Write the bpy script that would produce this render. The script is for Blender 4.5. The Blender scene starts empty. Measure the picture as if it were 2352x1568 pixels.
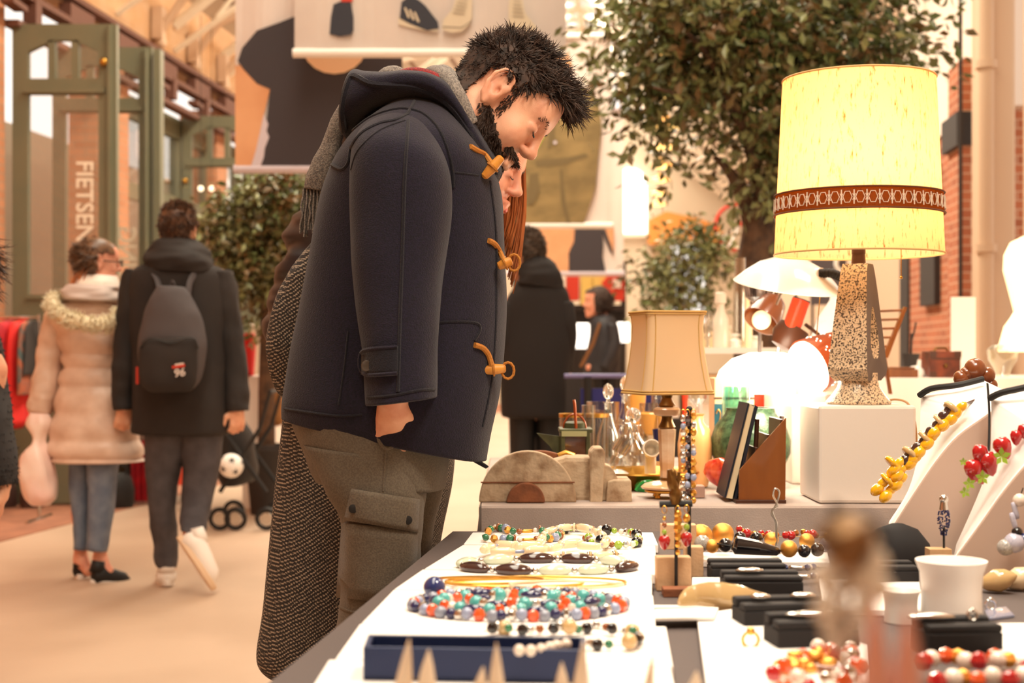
import bpy, bmesh, math, random
import numpy as np
from mathutils import Vector, Matrix, noise
sc = bpy.context.scene
C = sc.collection
random.seed(7); np.random.seed(7)
PI = math.pi
# ------------------------------------------------------------------ camera, world, light, exposure
F = 3300.0; W_, H_ = 2352, 1568; CX, CY = 1176.0, 810.0; CZ = 1.12
cd = bpy.data.cameras.new('camera'); cam = bpy.data.objects.new('camera', cd); C.objects.link(cam)
cam.location = (0, 0, CZ); cam.rotation_euler = (PI/2, 0, 0)
cd.sensor_width = 36; cd.lens = F/W_*36; cd.shift_y = (784-CY)/-W_ ; cd.clip_end = 200; cd.clip_start = .02
cd.dof.use_dof = True; cd.dof.focus_distance = 2.95; cd.dof.aperture_fstop = 4.0
sc.camera = cam
sc.view_settings.view_transform = 'Standard'; sc.view_settings.look = 'None'
sc.view_settings.gamma = 1; sc.view_settings.use_curve_mapping = False
sc.view_settings.exposure = 0.08
wd = bpy.data.worlds.new('world'); sc.world = wd; wd.use_nodes = True
bg = wd.node_tree.nodes['Background']; bg.inputs[0].default_value = (1.0, .90, .80, 1); bg.inputs[1].default_value = 1.4
def area(name, loc, rot, sx, sy, power, col):
    l = bpy.data.lights.new(name, 'AREA'); l.shape = 'RECTANGLE'; l.size = sx; l.size_y = sy; l.energy = power; l.color = col
    o = bpy.data.objects.new(name, l); C.objects.link(o); o.location = loc; o.rotation_euler = rot; return o
def point(name, loc, power, col, r=.03):
    l = bpy.data.lights.new(name, 'POINT'); l.energy = power; l.color = col; l.shadow_soft_size = r
    o = bpy.data.objects.new(name, l); C.objects.link(o); o.location = loc; return o
area('skylight_light', (-.6, 4, 7.0), (0, 0, -.1), 1.8, 14, 650, (1, .89, .70))
area('skylight_light', (-.4, 12, 7.0), (0, 0, -.1), 1.8, 8, 950, (1, .89, .70))
area('skylight_light', (1.0, 24, 7.0), (0, 0, -.1), 1.8, 14, 1500, (1, .91, .76))
area('stall_light', (0.75, 1.7, 2.75), (.15, 0.1, 0), .5, .6, 36, (1, .90, .74))
area('stall_light', (1.5, 3.9, 2.9), (0, .1, 0), .6, .4, 22, (1, .84, .66))

# ------------------------------------------------------------------ helpers
def P(px, py, Y): return Vector(((px-CX)*Y/F, Y, CZ-(py-CY)*Y/F))
def YT(py, Z): return (CZ-Z)*F/(py-CY)          # distance of a point at height Z seen at row py
def G(px, py, Z=0.0): return P(px, py, YT(py, Z))
def S(Y): return Y/F                             # metres per pixel at distance Y
ORG = {}
MATS = {}
def lin(c):
    f = lambda v: v/12.92 if v <= .04045 else ((v+.055)/1.055)**2.4
    return tuple(f(v/255.0) for v in c[:3])+(1.0,)
def M(name, col=None, rough=.6, metal=0, bump=0, bscale=200, noise_c=None, nscale=8, nstr=.5, trans=0, ior=1.45,
      emit=None, estr=0, coat=0, stretch=(1, 1, 1), sheen=0, alpha=1, detail=4, sss=0, spec=.5, nlo=.38, nhi=.62):
    if name in MATS and col is None: return MATS[name]
    m = bpy.data.materials.new(name); m.use_nodes = True; nt = m.node_tree; b = nt.nodes['Principled BSDF']
    c = lin(col); b.inputs['Base Color'].default_value = c; b.inputs['Roughness'].default_value = rough
    b.inputs['Metallic'].default_value = metal; b.inputs['IOR'].default_value = ior
    b.inputs['Transmission Weight'].default_value = trans; b.inputs['Coat Weight'].default_value = coat
    b.inputs['Alpha'].default_value = alpha; b.inputs['Specular IOR Level'].default_value = spec
    if sheen: b.inputs['Sheen Weight'].default_value = sheen; b.inputs['Sheen Roughness'].default_value = .5
    if sss: b.inputs['Subsurface Weight'].default_value = sss; b.inputs['Subsurface Radius'].default_value = (.02, .008, .004); b.inputs['Subsurface Scale'].default_value = .5
    if emit: b.inputs['Emission Color'].default_value = lin(emit); b.inputs['Emission Strength'].default_value = estr
    if bump or noise_c:
        tc = nt.nodes.new('ShaderNodeTexCoord'); mp = nt.nodes.new('ShaderNodeMapping'); nt.links.new(tc.outputs['Object'], mp.inputs[0])
        mp.inputs['Scale'].default_value = stretch
    if noise_c:
        n = nt.nodes.new('ShaderNodeTexNoise'); n.inputs['Scale'].default_value = nscale; n.inputs['Detail'].default_value = detail
        nt.links.new(mp.outputs[0], n.inputs['Vector'])
        r = nt.nodes.new('ShaderNodeValToRGB'); r.color_ramp.elements[0].position = nlo; r.color_ramp.elements[1].position = nhi
        c2 = lin(noise_c); r.color_ramp.elements[0].color = c
        r.color_ramp.elements[1].color = tuple(c[i]*(1-nstr)+c2[i]*nstr for i in range(3))+(1,)
        nt.links.new(n.outputs[0], r.inputs[0]); nt.links.new(r.outputs[0], b.inputs['Base Color'])
    if bump:
        n = nt.nodes.new('ShaderNodeTexNoise'); n.inputs['Scale'].default_value = bscale; n.inputs['Detail'].default_value = 3
        nt.links.new(mp.outputs[0], n.inputs['Vector'])
        bp = nt.nodes.new('ShaderNodeBump'); bp.inputs['Strength'].default_value = bump; bp.inputs['Distance'].default_value = .004
        nt.links.new(n.outputs[0], bp.inputs['Height']); nt.links.new(bp.outputs[0], b.inputs['Normal'])
    MATS[name] = m; return m
def brick_mat(name, c1, c2, mortar, scale=1.0):
    m = bpy.data.materials.new(name); m.use_nodes = True; nt = m.node_tree; b = nt.nodes['Principled BSDF']
    tc = nt.nodes.new('ShaderNodeTexCoord'); sp = nt.nodes.new('ShaderNodeSeparateXYZ'); cb = nt.nodes.new('ShaderNodeCombineXYZ')
    ad = nt.nodes.new('ShaderNodeMath'); nt.links.new(tc.outputs['Object'], sp.inputs[0])
    nt.links.new(sp.outputs[0], ad.inputs[0]); nt.links.new(sp.outputs[1], ad.inputs[1])
    nt.links.new(ad.outputs[0], cb.inputs[0]); nt.links.new(sp.outputs[2], cb.inputs[1])
    br = nt.nodes.new('ShaderNodeTexBrick'); nt.links.new(cb.outputs[0], br.inputs[0])
    br.inputs['Color1'].default_value = lin(c1); br.inputs['Color2'].default_value = lin(c2); br.inputs['Mortar'].default_value = lin(mortar)
    br.inputs['Scale'].default_value = scale; br.inputs['Brick Width'].default_value = .21; br.inputs['Row Height'].default_value = .062
    br.inputs['Mortar Size'].default_value = .006
    nt.links.new(br.outputs[0], b.inputs['Base Color']); b.inputs['Roughness'].default_value = .9
    MATS[name] = m; return m
def shade_mat(name, col, tcol, mix=.6, speck=None, sscale=(60, 60, 9)):
    m = bpy.data.materials.new(name); m.use_nodes = True; nt = m.node_tree; nt.nodes.clear()
    o = nt.nodes.new('ShaderNodeOutputMaterial'); d = nt.nodes.new('ShaderNodeBsdfDiffuse'); t = nt.nodes.new('ShaderNodeBsdfTranslucent')
    mx = nt.nodes.new('ShaderNodeMixShader'); mx.inputs[0].default_value = mix
    d.inputs[0].default_value = lin(col); t.inputs[0].default_value = lin(tcol)
    if speck:
        tc = nt.nodes.new('ShaderNodeTexCoord'); mp = nt.nodes.new('ShaderNodeMapping'); mp.inputs['Scale'].default_value = sscale
        n = nt.nodes.new('ShaderNodeTexNoise'); n.inputs['Scale'].default_value = 2.2; n.inputs['Detail'].default_value = 3; n.inputs['Roughness'].default_value = .7
        nt.links.new(tc.outputs['Object'], mp.inputs[0]); nt.links.new(mp.outputs[0], n.inputs['Vector'])
        for tgt, cc in ((d, col), (t, tcol)):
            r = nt.nodes.new('ShaderNodeValToRGB'); r.color_ramp.elements[0].position = .55; r.color_ramp.elements[1].position = .70
            r.color_ramp.elements[0].color = lin(cc); r.color_ramp.elements[1].color = lin(speck)
            nt.links.new(n.outputs[0], r.inputs[0]); nt.links.new(r.outputs[0], tgt.inputs[0])
    nt.links.new(d.outputs[0], mx.inputs[1]); nt.links.new(t.outputs[0], mx.inputs[2]); nt.links.new(mx.outputs[0], o.inputs[0])
    MATS[name] = m; return m

class MB:
    def __init__(s): s.v = []; s.f = []; s.mi = []; s.cur = 0
    def add(s, vs, fs):
        n = len(s.v); s.v.extend(Vector(v) for v in vs)
        for f in fs: s.f.append(tuple(n+i for i in f)); s.mi.append(s.cur)
        return s
    def box(s, c, d, R=None, z0=False):
        c = Vector(c); x, y, z = d[0]/2, d[1]/2, d[2]/2
        off = Vector((0, 0, z)) if z0 else Vector((0, 0, 0))
        vs = [Vector((a*x, b*y, e*z))+off for a in (-1, 1) for b in (-1, 1) for e in (-1, 1)]
        if R is not None: vs = [R @ v for v in vs]
        return s.add([v+c for v in vs], [(0, 1, 3, 2), (4, 6, 7, 5), (0, 4, 5, 1), (2, 3, 7, 6), (0, 2, 6, 4), (1, 5, 7, 3)])
    def rings(s, rs, cap=True, closed=False):
        n = len(rs[0]); vs = [v for r in rs for v in r]; fs = []
        m = len(rs)
        for i in range(m if closed else m-1):
            for j in range(n):
                a = i*n+j; b = i*n+(j+1) % n; i2 = (i+1) % m; c = i2*n+(j+1) % n; d = i2*n+j
                fs.append((a, b, c, d))
        if cap and not closed: fs.append(tuple(range(n-1, -1, -1))); fs.append(tuple((m-1)*n+j for j in range(n)))
        return s.add(vs, fs)
    def tube(s, pts, r, seg=8, closed=False, flat=1.0):
        pts = [Vector(p) for p in pts]; n = len(pts); rr = r if isinstance(r, (list, tuple)) else [r]*n
        rs = []; up = None
        for i, p in enumerate(pts):
            a = pts[(i-1) % n] if (i > 0 or closed) else p; b = pts[(i+1) % n] if (i < n-1 or closed) else p
            t = (b-a); t = t.normalized() if t.length > 1e-9 else Vector((0, 0, 1))
            if up is None: up = t.orthogonal().normalized() if abs(t.z) > .9 else t.cross(Vector((0, 0, 1))).normalized()
            up = (up-t*up.dot(t)); up = up.normalized() if up.length > 1e-6 else t.orthogonal().normalized()
            w = t.cross(up)
            rs.append([p+up*(math.cos(2*PI*k/seg)*rr[i])+w*(math.sin(2*PI*k/seg)*rr[i]*flat) for k in range(seg)])
        return s.rings(rs, closed=closed)
    def cyl(s, a, b, r1, r2=None, seg=20): return s.tube([a, b], [r1, r1 if r2 is None else r2], seg)
    def lathe(s, c, prof, seg=28, R=None, closed=False, sx=1, sy=1, phase=0):
        c = Vector(c); rs = []
        for r, z in prof:
            ring = [Vector((math.cos(2*PI*k/seg+phase)*r*sx, math.sin(2*PI*k/seg+phase)*r*sy, z)) for k in range(seg)]
            if R is not None: ring = [R @ v for v in ring]
            rs.append([v+c for v in ring])
        return s.rings(rs, closed=closed)
    def sph(s, c, r, seg=14, n=9, R=None):
        r = (r, r, r) if not isinstance(r, (list, tuple)) else r; c = Vector(c); rs = []
        for i in range(n+1):
            a = PI*(i+.02 if i == 0 else (i-.02 if i == n else i))/n
            ring = [Vector((math.sin(a)*math.cos(2*PI*k/seg)*r[0], math.sin(a)*math.sin(2*PI*k/seg)*r[1], -math.cos(a)*r[2])) for k in range(seg)]
            if R is not None: ring = [R @ v for v in ring]
            rs.append([v+c for v in ring])
        return s.rings(rs)
    def prism(s, pts, off):
        n = len(pts); off = Vector(off); p = [Vector(v) for v in pts]
        fs = [tuple(range(n)), tuple(range(2*n-1, n-1, -1))]+[(i, i+n, (i+1) % n+n, (i+1) % n) for i in range(n)]
        return s.add(p+[v+off for v in p], fs)
    def quad(s, *v): return s.add(v, [tuple(range(len(v)))])
def rot(axis, deg): return Matrix.Rotation(math.radians(deg), 3, axis)
def align(d): return Vector((0, 0, 1)).rotation_difference(Vector(d).normalized()).to_matrix()

def mesh_from(name, v, f, mi, mats, smooth):
    me = bpy.data.meshes.new(name); me.from_pydata(v, [], f)
    for m in mats: me.materials.append(m)
    if mi is not None and len(mats) > 1: me.polygons.foreach_set('material_index', mi)
    bm = bmesh.new(); bm.from_mesh(me); bmesh.ops.recalc_face_normals(bm, faces=bm.faces); bm.to_mesh(me); bm.free()
    me.polygons.foreach_set('use_smooth', [smooth]*len(me.polygons)); me.update()
    return me
def obj(name, mb, mat, parent=None, smooth=True, bevel=0, sub=0, label=None, sharp=True, solid=0):
    mats = mat if isinstance(mat, (list, tuple)) else [mat]
    v = [tuple(p) for p in mb.v]
    if parent is None:
        a = np.array(v); o0 = Vector((float((a[:, 0].min()+a[:, 0].max())/2), float((a[:, 1].min()+a[:, 1].max())/2), float(a[:, 2].min())))
    else: o0 = ORG[parent.name]
    me = mesh_from(name, [(p[0]-o0.x, p[1]-o0.y, p[2]-o0.z) for p in v], mb.f, mb.mi, mats, smooth)
    o = bpy.data.objects.new(name, me); C.objects.link(o)
    if parent is None: o.location = o0
    else: o.parent = parent
    ORG[o.name] = o0
    if smooth and sharp and not sub:
        try: me.set_sharp_from_angle(angle=math.radians(38))
        except Exception: pass
    if solid: md = o.modifiers.new('solid', 'SOLIDIFY'); md.thickness = solid; md.offset = 0
    if bevel: md = o.modifiers.new('bevel', 'BEVEL'); md.width = bevel; md.segments = 2; md.limit_method = 'ANGLE'
    if sub: md = o.modifiers.new('sub', 'SUBSURF'); md.levels = sub; md.render_levels = sub
    if label: o['label'] = label
    return o
def T(name, label, cat, loc, group=None):
    o = bpy.data.objects.new(name, None); C.objects.link(o); o.location = loc; o.empty_display_size = .05
    ORG[o.name] = Vector(loc); return tag(o, label, cat, group)
def tag(o, label, cat, group=None, kind=None):
    o['label'] = label; o['category'] = cat
    if group: o['group'] = group
    if kind: o['kind'] = kind
    return o
def ST(o): o['kind'] = 'structure'; return o
def dup(root, loc, rz=0, label=None, group=None, sc_=None):
    r = root.copy(); C.objects.link(r); r.location = loc; r.rotation_euler = (0, 0, rz); ORG[r.name] = Vector(loc)
    if sc_: r.scale = (sc_,)*3 if not isinstance(sc_, tuple) else sc_
    if label: r['label'] = label
    if group: r['group'] = group
    for ch in list(root.children):
        c = ch.copy(); C.objects.link(c); c.parent = r
        for g in list(ch.children): d = g.copy(); C.objects.link(d); d.parent = c
    return r
def text_mesh(name, s, size, origin, xdir, ydir, mat, parent, depth=.004, align_x='LEFT', mirror=False, sx=1):
    cu = bpy.data.curves.new(name, 'FONT'); cu.body = s; cu.size = size; cu.extrude = depth/2; cu.offset = size*.012; cu.align_x = align_x; cu.resolution_u = 3
    t = bpy.data.objects.new(name+'_tmp', cu); C.objects.link(t)
    bpy.context.view_layer.update()
    me = bpy.data.meshes.new_from_object(t.evaluated_get(bpy.context.evaluated_depsgraph_get()))
    bpy.data.objects.remove(t); me.name = name
    xd = Vector(xdir).normalized(); yd = Vector(ydir).normalized(); zd = xd.cross(yd)
    o0 = ORG[parent.name] if parent else Vector(origin)
    for v in me.vertices: v.co = Vector(origin)+xd*v.co.x*sx+yd*v.co.y+zd*v.co.z-o0
    me.materials.clear(); me.materials.append(mat)
    o = bpy.data.objects.new(name, me); C.objects.link(o)
    if parent: o.parent = parent
    else: o.location = o0
    ORG[o.name] = o0
    return o

def catmull(P_, n):
    P_ = [np.array(p, float) for p in P_]; out = []
    m = len(P_)
    for i in range(m-1):
        p0 = P_[max(i-1, 0)]; p1 = P_[i]; p2 = P_[i+1]; p3 = P_[min(i+2, m-1)]
        for k in range(n):
            t = k/n
            out.append(.5*((2*p1)+(-p0+p2)*t+(2*p0-5*p1+4*p2-p3)*t*t+(-p0+3*p1-3*p2+p3)*t**3))
    out.append(P_[-1]); return out
def spline(pts, n=6): return [Vector(tuple(p)) for p in catmull([tuple(p) for p in pts], n)]
def loft(rows, seg=40, n=6, ex=2.3, folds=0, fscale=6, fdir=(1, 1, 1), quilt=None, seed=0, mb=None, cap=True, off=(0, 0, 0)):
    """rows: (ax,ay,bx,by,Y,half) - ring between two outline points at distance Y, half depth 'half' metres"""
    mb = mb or MB(); rr = catmull(rows, n); rs = []; tot = len(rr)
    for i, r in enumerate(rr):
        A = P(r[0], r[1], r[4]); B = P(r[2], r[3], r[4]); c = (A+B)/2; u = (B-A)/2; v = Vector((0, max(r[5], .002), 0)); ring = []
        q = 1.0
        if quilt:
            ph = i/(tot-1)*quilt[0]; q = 1-quilt[1]*(1-abs(math.sin(PI*ph))**.5)
        for k in range(seg):
            t = 2*PI*k/seg; ct, st = math.cos(t), math.sin(t)
            x = math.copysign(abs(ct)**(2/ex), ct); y = math.copysign(abs(st)**(2/ex), st)
            p = c+u*x*q+v*y*q
            if folds:
                e = Vector((p.x*fdir[0], p.y*fdir[1], p.z*fdir[2]))*fscale+Vector((seed, seed*.7, 0))
                d = noise.noise(e)+.5*noise.noise(e*2.1)
                nrm = (u.normalized()*x+Vector((0, 1, 0))*y)
                if nrm.length > 1e-6: p += nrm.normalized()*d*folds
            ring.append(p+Vector(off))
        rs.append(ring)
    return mb.rings(rs, cap=cap)

# ---- signed distance bodies -> one continuous surface
class SDF:
    def __init__(s): s.p = []
    def cap(s, a, b, ra, rb=None, k=.02): s.p.append(('c', np.array(a, float), np.array(b, float), ra, ra if rb is None else rb, k, 1)); return s
    def ell(s, c, r, R=None, k=.02, sub=False): s.p.append(('e', np.array(c, float), np.array(r, float), np.array(R if R is not None else np.eye(3), float), None, k, -1 if sub else 1)); return s
    def chain(s, pts, rs, k=.02):
        for i in range(len(pts)-1): s.cap(pts[i], pts[i+1], rs[i], rs[i+1], k)
        return s
    def d1(s, q, X):
        if q[0] == 'c':
            a, b, ra, rb = q[1], q[2], q[3], q[4]; ab = b-a; L = max(float(ab@ab), 1e-12)
            h = np.clip(((X-a)@ab)/L, 0, 1); return np.linalg.norm(X-a-h[:, None]*ab, axis=1)-(ra+(rb-ra)*h)
        Y = (X-q[1])@q[3]; k0 = np.linalg.norm(Y/q[2], axis=1); k1 = np.linalg.norm(Y/q[2]**2, axis=1)+1e-9
        return k0*(k0-1)/k1
    def ev(s, X, prims=None):
        d = None
        for q in (prims or s.p):
            e = s.d1(q, X); k = q[5]
            if d is None: d = e; continue
            if q[6] > 0:
                h = np.maximum(k-np.abs(d-e), 0)/k; d = np.minimum(d, e)-h*h*k/4
            else:
                e = -e; h = np.maximum(k-np.abs(d-e), 0)/k; d = np.maximum(d, e)+h*h*k/4
        return d
    def mesh(s, res, B=12):
        lo = np.full(3, 1e9); hi = -lo
        for q in s.p:
            if q[6] < 0: continue
            if q[0] == 'c': r = max(q[3], q[4]); pts = [q[1]-r, q[1]+r, q[2]-r, q[2]+r]
            else: r = q[2].max(); pts = [q[1]-r, q[1]+r]
            for p in pts: lo = np.minimum(lo, p); hi = np.maximum(hi, p)
        lo = lo-res*3-.01; n = np.ceil((hi+.01+res*3-lo)/res).astype(int); nb = np.ceil(n/B).astype(int)
        gi = np.arange(B+1); off = np.stack(np.meshgrid(gi, gi, gi, indexing='ij'), -1).reshape(-1, 3)
        bi = np.stack(np.meshgrid(*[np.arange(k) for k in nb], indexing='ij'), -1).reshape(-1, 3)
        cen = lo+(bi*B+B/2)*res; rad = B*res*.87
        D = np.stack([s.d1(q, cen) for q in s.p], 1); pos = np.array([q[6] > 0 for q in s.p])
        dmin = D[:, pos].min(1); act = np.where((dmin < rad+.03))[0]
        N = (nb*B+2).astype(np.int64); ids = []; vs = []; quads = []
        def gid(c): return (c[:, 0]*N[1]+c[:, 1])*N[2]+c[:, 2]
        for a in act:
            # far inside?
            base = bi[a]*B; prims = [q for j, q in enumerate(s.p) if D[a, j] < max(dmin[a], 0)+2*rad+.04 or j == 0]
            g = s.ev(lo+(base+off)*res, prims).reshape(B+1, B+1, B+1)
            if g.min() > 0 or g.max() < 0: continue
            sg = g < 0
            c8 = [sg[i:B+i, j:B+j, k:B+k] for i in (0, 1) for j in (0, 1) for k in (0, 1)]
            sm = sum(c.astype(np.int8) for c in c8); cell = np.argwhere((sm > 0) & (sm < 8))
            if len(cell) == 0: continue
            acc = np.zeros((len(cell), 3)); cnt = np.zeros(len(cell))
            for ax in range(3):
                o1 = [1 if i == ax else 0 for i in range(3)]
                for u in (0, 1):
                    for v in (0, 1):
                        st = [0, 0, 0]; ot = [i for i in range(3) if i != ax]; st[ot[0]] = u; st[ot[1]] = v
                        p0 = cell+st; p1 = p0+o1; a0 = g[p0[:, 0], p0[:, 1], p0[:, 2]]; a1 = g[p1[:, 0], p1[:, 1], p1[:, 2]]
                        m = (a0 < 0) != (a1 < 0); t = np.where(m, a0/(a0-a1+1e-12), 0)
                        pt = p0+t[:, None]*np.array(o1); acc += pt*m[:, None]; cnt += m
            vs.append(lo+(base+acc/cnt[:, None])*res); ids.append(gid(base+cell))
            for ax in range(3):
                sl0 = [slice(0, B)]*3; sl1 = [slice(0, B)]*3; sl1[ax] = slice(1, B+1)
                e = np.argwhere(sg[tuple(sl0)] != sg[tuple(sl1)])
                if len(e) == 0: continue
                fl = sg[e[:, 0], e[:, 1], e[:, 2]]
                ot = [(ax+1) % 3, (ax+2) % 3]; du = np.zeros(3, int); du[ot[0]] = 1; dv = np.zeros(3, int); dv[ot[1]] = 1
                w = base+e; q4 = np.stack([gid(w), gid(w-du), gid(w-du-dv), gid(w-dv)], 1)
                q4[~fl] = q4[~fl][:, ::-1]; quads.append(q4)
        ids = np.concatenate(ids); vs = np.concatenate(vs); quads = np.concatenate(quads)
        u, ix = np.unique(ids, return_index=True); vs = vs[ix]; k = np.searchsorted(u, quads); k = np.clip(k, 0, len(u)-1)
        ok = (u[k] == quads).all(1); mb = MB(); mb.v = [Vector(p) for p in vs.tolist()]; mb.f = [tuple(x) for x in k[ok].tolist()]; mb.mi = [0]*len(mb.f)
        return mb
# ------------------------------------------------------------------ the hall
M('floor_m', (198, 170, 146), .45, noise_c=(186, 158, 134), nscale=1.2, nstr=1, bump=.05, bscale=60)
M('pave_m', (168, 112, 84), .7, noise_c=(146, 96, 72), nscale=5, nstr=1)
brick_mat('brick_m', (204, 142, 104), (184, 124, 88), (176, 140, 112)); brick_mat('brick_red', (182, 106, 70), (160, 92, 62), (196, 152, 122))
M('plaster_or', (214, 178, 142), .9, noise_c=(206, 160, 116), nscale=2.2, nstr=1)
M('rust', (104, 64, 48), .7); M('cream', (240, 228, 208), .8); M('cream_d', (205, 190, 166), .8)
M('green', (110, 110, 88), .5, noise_c=(118, 114, 90), nscale=3, nstr=1); M('green_d', (70, 78, 60), .6)
M('roof_m', (196, 180, 160), .9); M('roof_d', (128, 98, 78), .9); M('greybeige', (214, 184, 156), .7)
M('white_p', (240, 226, 212), .8, noise_c=(196, 170, 146), nscale=3.2, nstr=1, stretch=(1, 1, .15), nlo=.58, nhi=.66)
M('white', (244, 240, 234), .6); M('black', (26, 24, 24), .6); M('dark', (48, 42, 40), .7); M('daylight', (255, 255, 250), .5, emit=(255, 250, 240), estr=2.2)
M('chrome', (200, 196, 190), .18, metal=1); M('brass', (196, 146, 66), .3, metal=1); M('gold', (230, 176, 84), .3, metal=1); M('silver', (210, 208, 204), .28, metal=1)
def thin_glass(name, col=(1, 1, 1), gl=.10, rough=.03):
    m = bpy.data.materials.new(name); m.use_nodes = True; nt = m.node_tree; nt.nodes.clear()
    o = nt.nodes.new('ShaderNodeOutputMaterial'); t = nt.nodes.new('ShaderNodeBsdfTransparent'); g = nt.nodes.new('ShaderNodeBsdfGlossy'); mx = nt.nodes.new('ShaderNodeMixShader')
    lw = nt.nodes.new('ShaderNodeLayerWeight'); lw.inputs[0].default_value = .35; ma = nt.nodes.new('ShaderNodeMath'); ma.operation = 'MULTIPLY_ADD'
    nt.links.new(lw.outputs['Facing'], ma.inputs[0]); ma.inputs[1].default_value = .55; ma.inputs[2].default_value = gl
    t.inputs[0].default_value = tuple(col)+(1,); g.inputs['Roughness'].default_value = rough
    nt.links.new(ma.outputs[0], mx.inputs[0]); nt.links.new(t.outputs[0], mx.inputs[1]); nt.links.new(g.outputs[0], mx.inputs[2]); nt.links.new(mx.outputs[0], o.inputs[0])
    MATS[name] = m; return m
thin_glass('pane'); thin_glass('clear', (.95, .95, .93), .12); thin_glass('teal_glass', (.62, .88, .84), .14); thin_glass('acrylic', (.97, .95, .92), .1)
K = .093
def XL(y): return K*y-4.66
def XR(y): return K*y+2.3
def wallquad(mb, xf, y0, y1, z0, z1, th):
    mb.prism([(xf(y0), y0, z0), (xf(y1), y1, z0), (xf(y1), y1, z1), (xf(y0), y0, z1)], (th, 0, 0))
mb = MB(); mb.box((1.5, 18, -.05), (24, 60, .1)); ST(obj('floor', mb, MATS['floor_m'], smooth=False))
mb = MB(); pv = lambda y: .15*y-4.3
mb.prism([(XL(4), 4, 0), (pv(4), 4, 0), (pv(31), 31, 0), (XL(31), 31, 0)], (0, 0, .006)); ST(obj('trim_1', mb, MATS['pave_m'], smooth=False))
# left wall: brick pier, openings with green glazing, rust lintel, plaster above
mb = MB(); wallquad(mb, XL, -9, 10.45, 0, 4.05, -.4)
for y0, y1 in ((12.6, 12.95), (15.6, 16.0), (18.6, 19.0), (21.5, 22), (24.8, 25.3), (28, 32)): wallquad(mb, XL, y0, y1, 0, 3.75, -.4)
ST(obj('wall_left', mb, MATS['brick_m'], smooth=False))
mb = MB(); wallquad(mb, XL, 10.45, 32, 3.98, 4.75, -.4); wallquad(mb, XL, -9, 10.45, 4.05, 4.75, -.4); ST(obj('wall_left_plaster', mb, MATS['plaster_or'], smooth=False))
mb = MB()
for z in (3.94, 3.74, 3.5): wallquad(mb, lambda y: XL(y)+.10, 10.45, 32, z, z+.045, -.12)
y = 10.6
while y < 31:
    p = Vector((XL(y)+.05, y, 3.84)); mb.box(p, (.1, .5, .12), rot('Z', -5)); mb.box(p+Vector((.02, .2, -.16)), (.1, .14, .2)); mb.box(p+Vector((.02, -.2, -.2)), (.1, .3, .04)); y += 1.05
ST(obj('trim_2', mb, MATS['rust'], smooth=False))
for i, (y0, y1) in enumerate(((12.95, 15.6), (16, 18.6), (19, 21.5), (22, 24.8))):
    f = MB(); xf = lambda y: XL(y)-.1
    for z0, z1 in ((0, 1.1), (2.55, 2.7), (3.3, 3.5)): wallquad(f, xf, y0, y1, z0, z1, -.08)
    for k in range(4):
        yy = y0+(y1-y0)*k/3; wallquad(f, xf, yy-.05, yy+.05, 0, 3.5, -.1)
    w = ST(obj('window_%d' % (i+1), f, MATS['green'], smooth=False))
    g = MB(); wallquad(g, lambda y: XL(y)-.13, y0, y1, 1.1, 3.3, -.006); obj('window_pane', g, MATS['pane'], w, smooth=False)
# side room seen through the openings
mb = MB(); wallquad(mb, lambda y: XL(y)-2.2, 8, 33, 0, 3.6, -.1); ST(obj('wall_side_room', mb, MATS['cream_d'], smooth=False))
# right wall
mb = MB(); wallquad(mb, XR, 10.9, 12.9, 0, 3.2, .3); wallquad(mb, lambda y: XR(y)-.12, 9.9, 10.35, 0, 3.15, .5); ST(obj('wall_right', mb, MATS['brick_red'], smooth=False))
mb = MB(); wallquad(mb, XR, 12.9, 32, 0, 4.75, .3); wallquad(mb, XR, 6.2, 9.6, 0, 1.15, .3); wallquad(mb, XR, -9, 6.2, 0, 4.75, .3); ST(obj('wall_right_plaster', mb, MATS['greybeige'], smooth=False))
mb = MB(); wallquad(mb, lambda y: XR(y)-.02, 9.75, 12.9, 2.8, 4.75, .3); ST(obj('wall_right_panel', mb, MATS['white_p'], smooth=False))
mb = MB(); wallquad(mb, lambda y: XR(y)-.16, 9.88, 10.4, 2.55, 2.78, .2); wallquad(mb, lambda y: XR(y)-.05, 11.2, 11.8, 1.5, 2.6, .1); wallquad(mb, lambda y: XR(y)-.02, 12.5, 12.9, .9, 2.4, .1); ST(obj('trim_3', mb, MATS['dark'], smooth=False))
mb = MB(); mb.box((XR(9.55)-.02, 9.55, 2.4), (.14, .3, 4.8)); mb.box((XR(9.2)-.06, 9.2, 2.4), (.16, .3, 4.8)); ST(obj('trim_4', mb, MATS['greybeige'], smooth=False, bevel=.02))
for nm, y, r, m in (('blue-black thin cable pipe running up beside the red brick pier', 9.72, .013, 'dark'), ('beige round drainpipe running up the post right of the glowing fabric lamp', 9.0, .05, 'greybeige')):
    mb = MB(); x = XR(y)-.17; mb.cyl((x, y, 0), (x, y, 4.8), r, seg=12)
    if r > .03:
        for z in (1.75, 2.9): mb.cyl((x, y, z), (x, y, z+.05), r*1.35, seg=12)
    tag(obj('drainpipe', mb, MATS[m]), nm, 'pipe')
f = MB(); wallquad(f, XR, 6.2, 8.7, 1.15, 1.3, .15); wallquad(f, XR, 8.55, 8.75, 1.15, 4.7, .15); wallquad(f, XR, 6.2, 8.7, 3.9, 4.0, .12)
w = ST(obj('window_9', f, MATS['greybeige'], smooth=False))
g = MB(); wallquad(g, lambda y: XR(y)+.06, 6.2, 8.6, 1.3, 4.7, .006); obj('window_pane', g, MATS['pane'], w, smooth=False)
for i, ch in enumerate('TEVAKED'):
    p = P(2340, 40+i*44, 8.58); text_mesh('window_letter', ch, .15, (XR(8.62)-.01, p.y, p.z-.08), (1, -.25, 0), (0, 0, 1), MATS['cream'], w)
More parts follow.
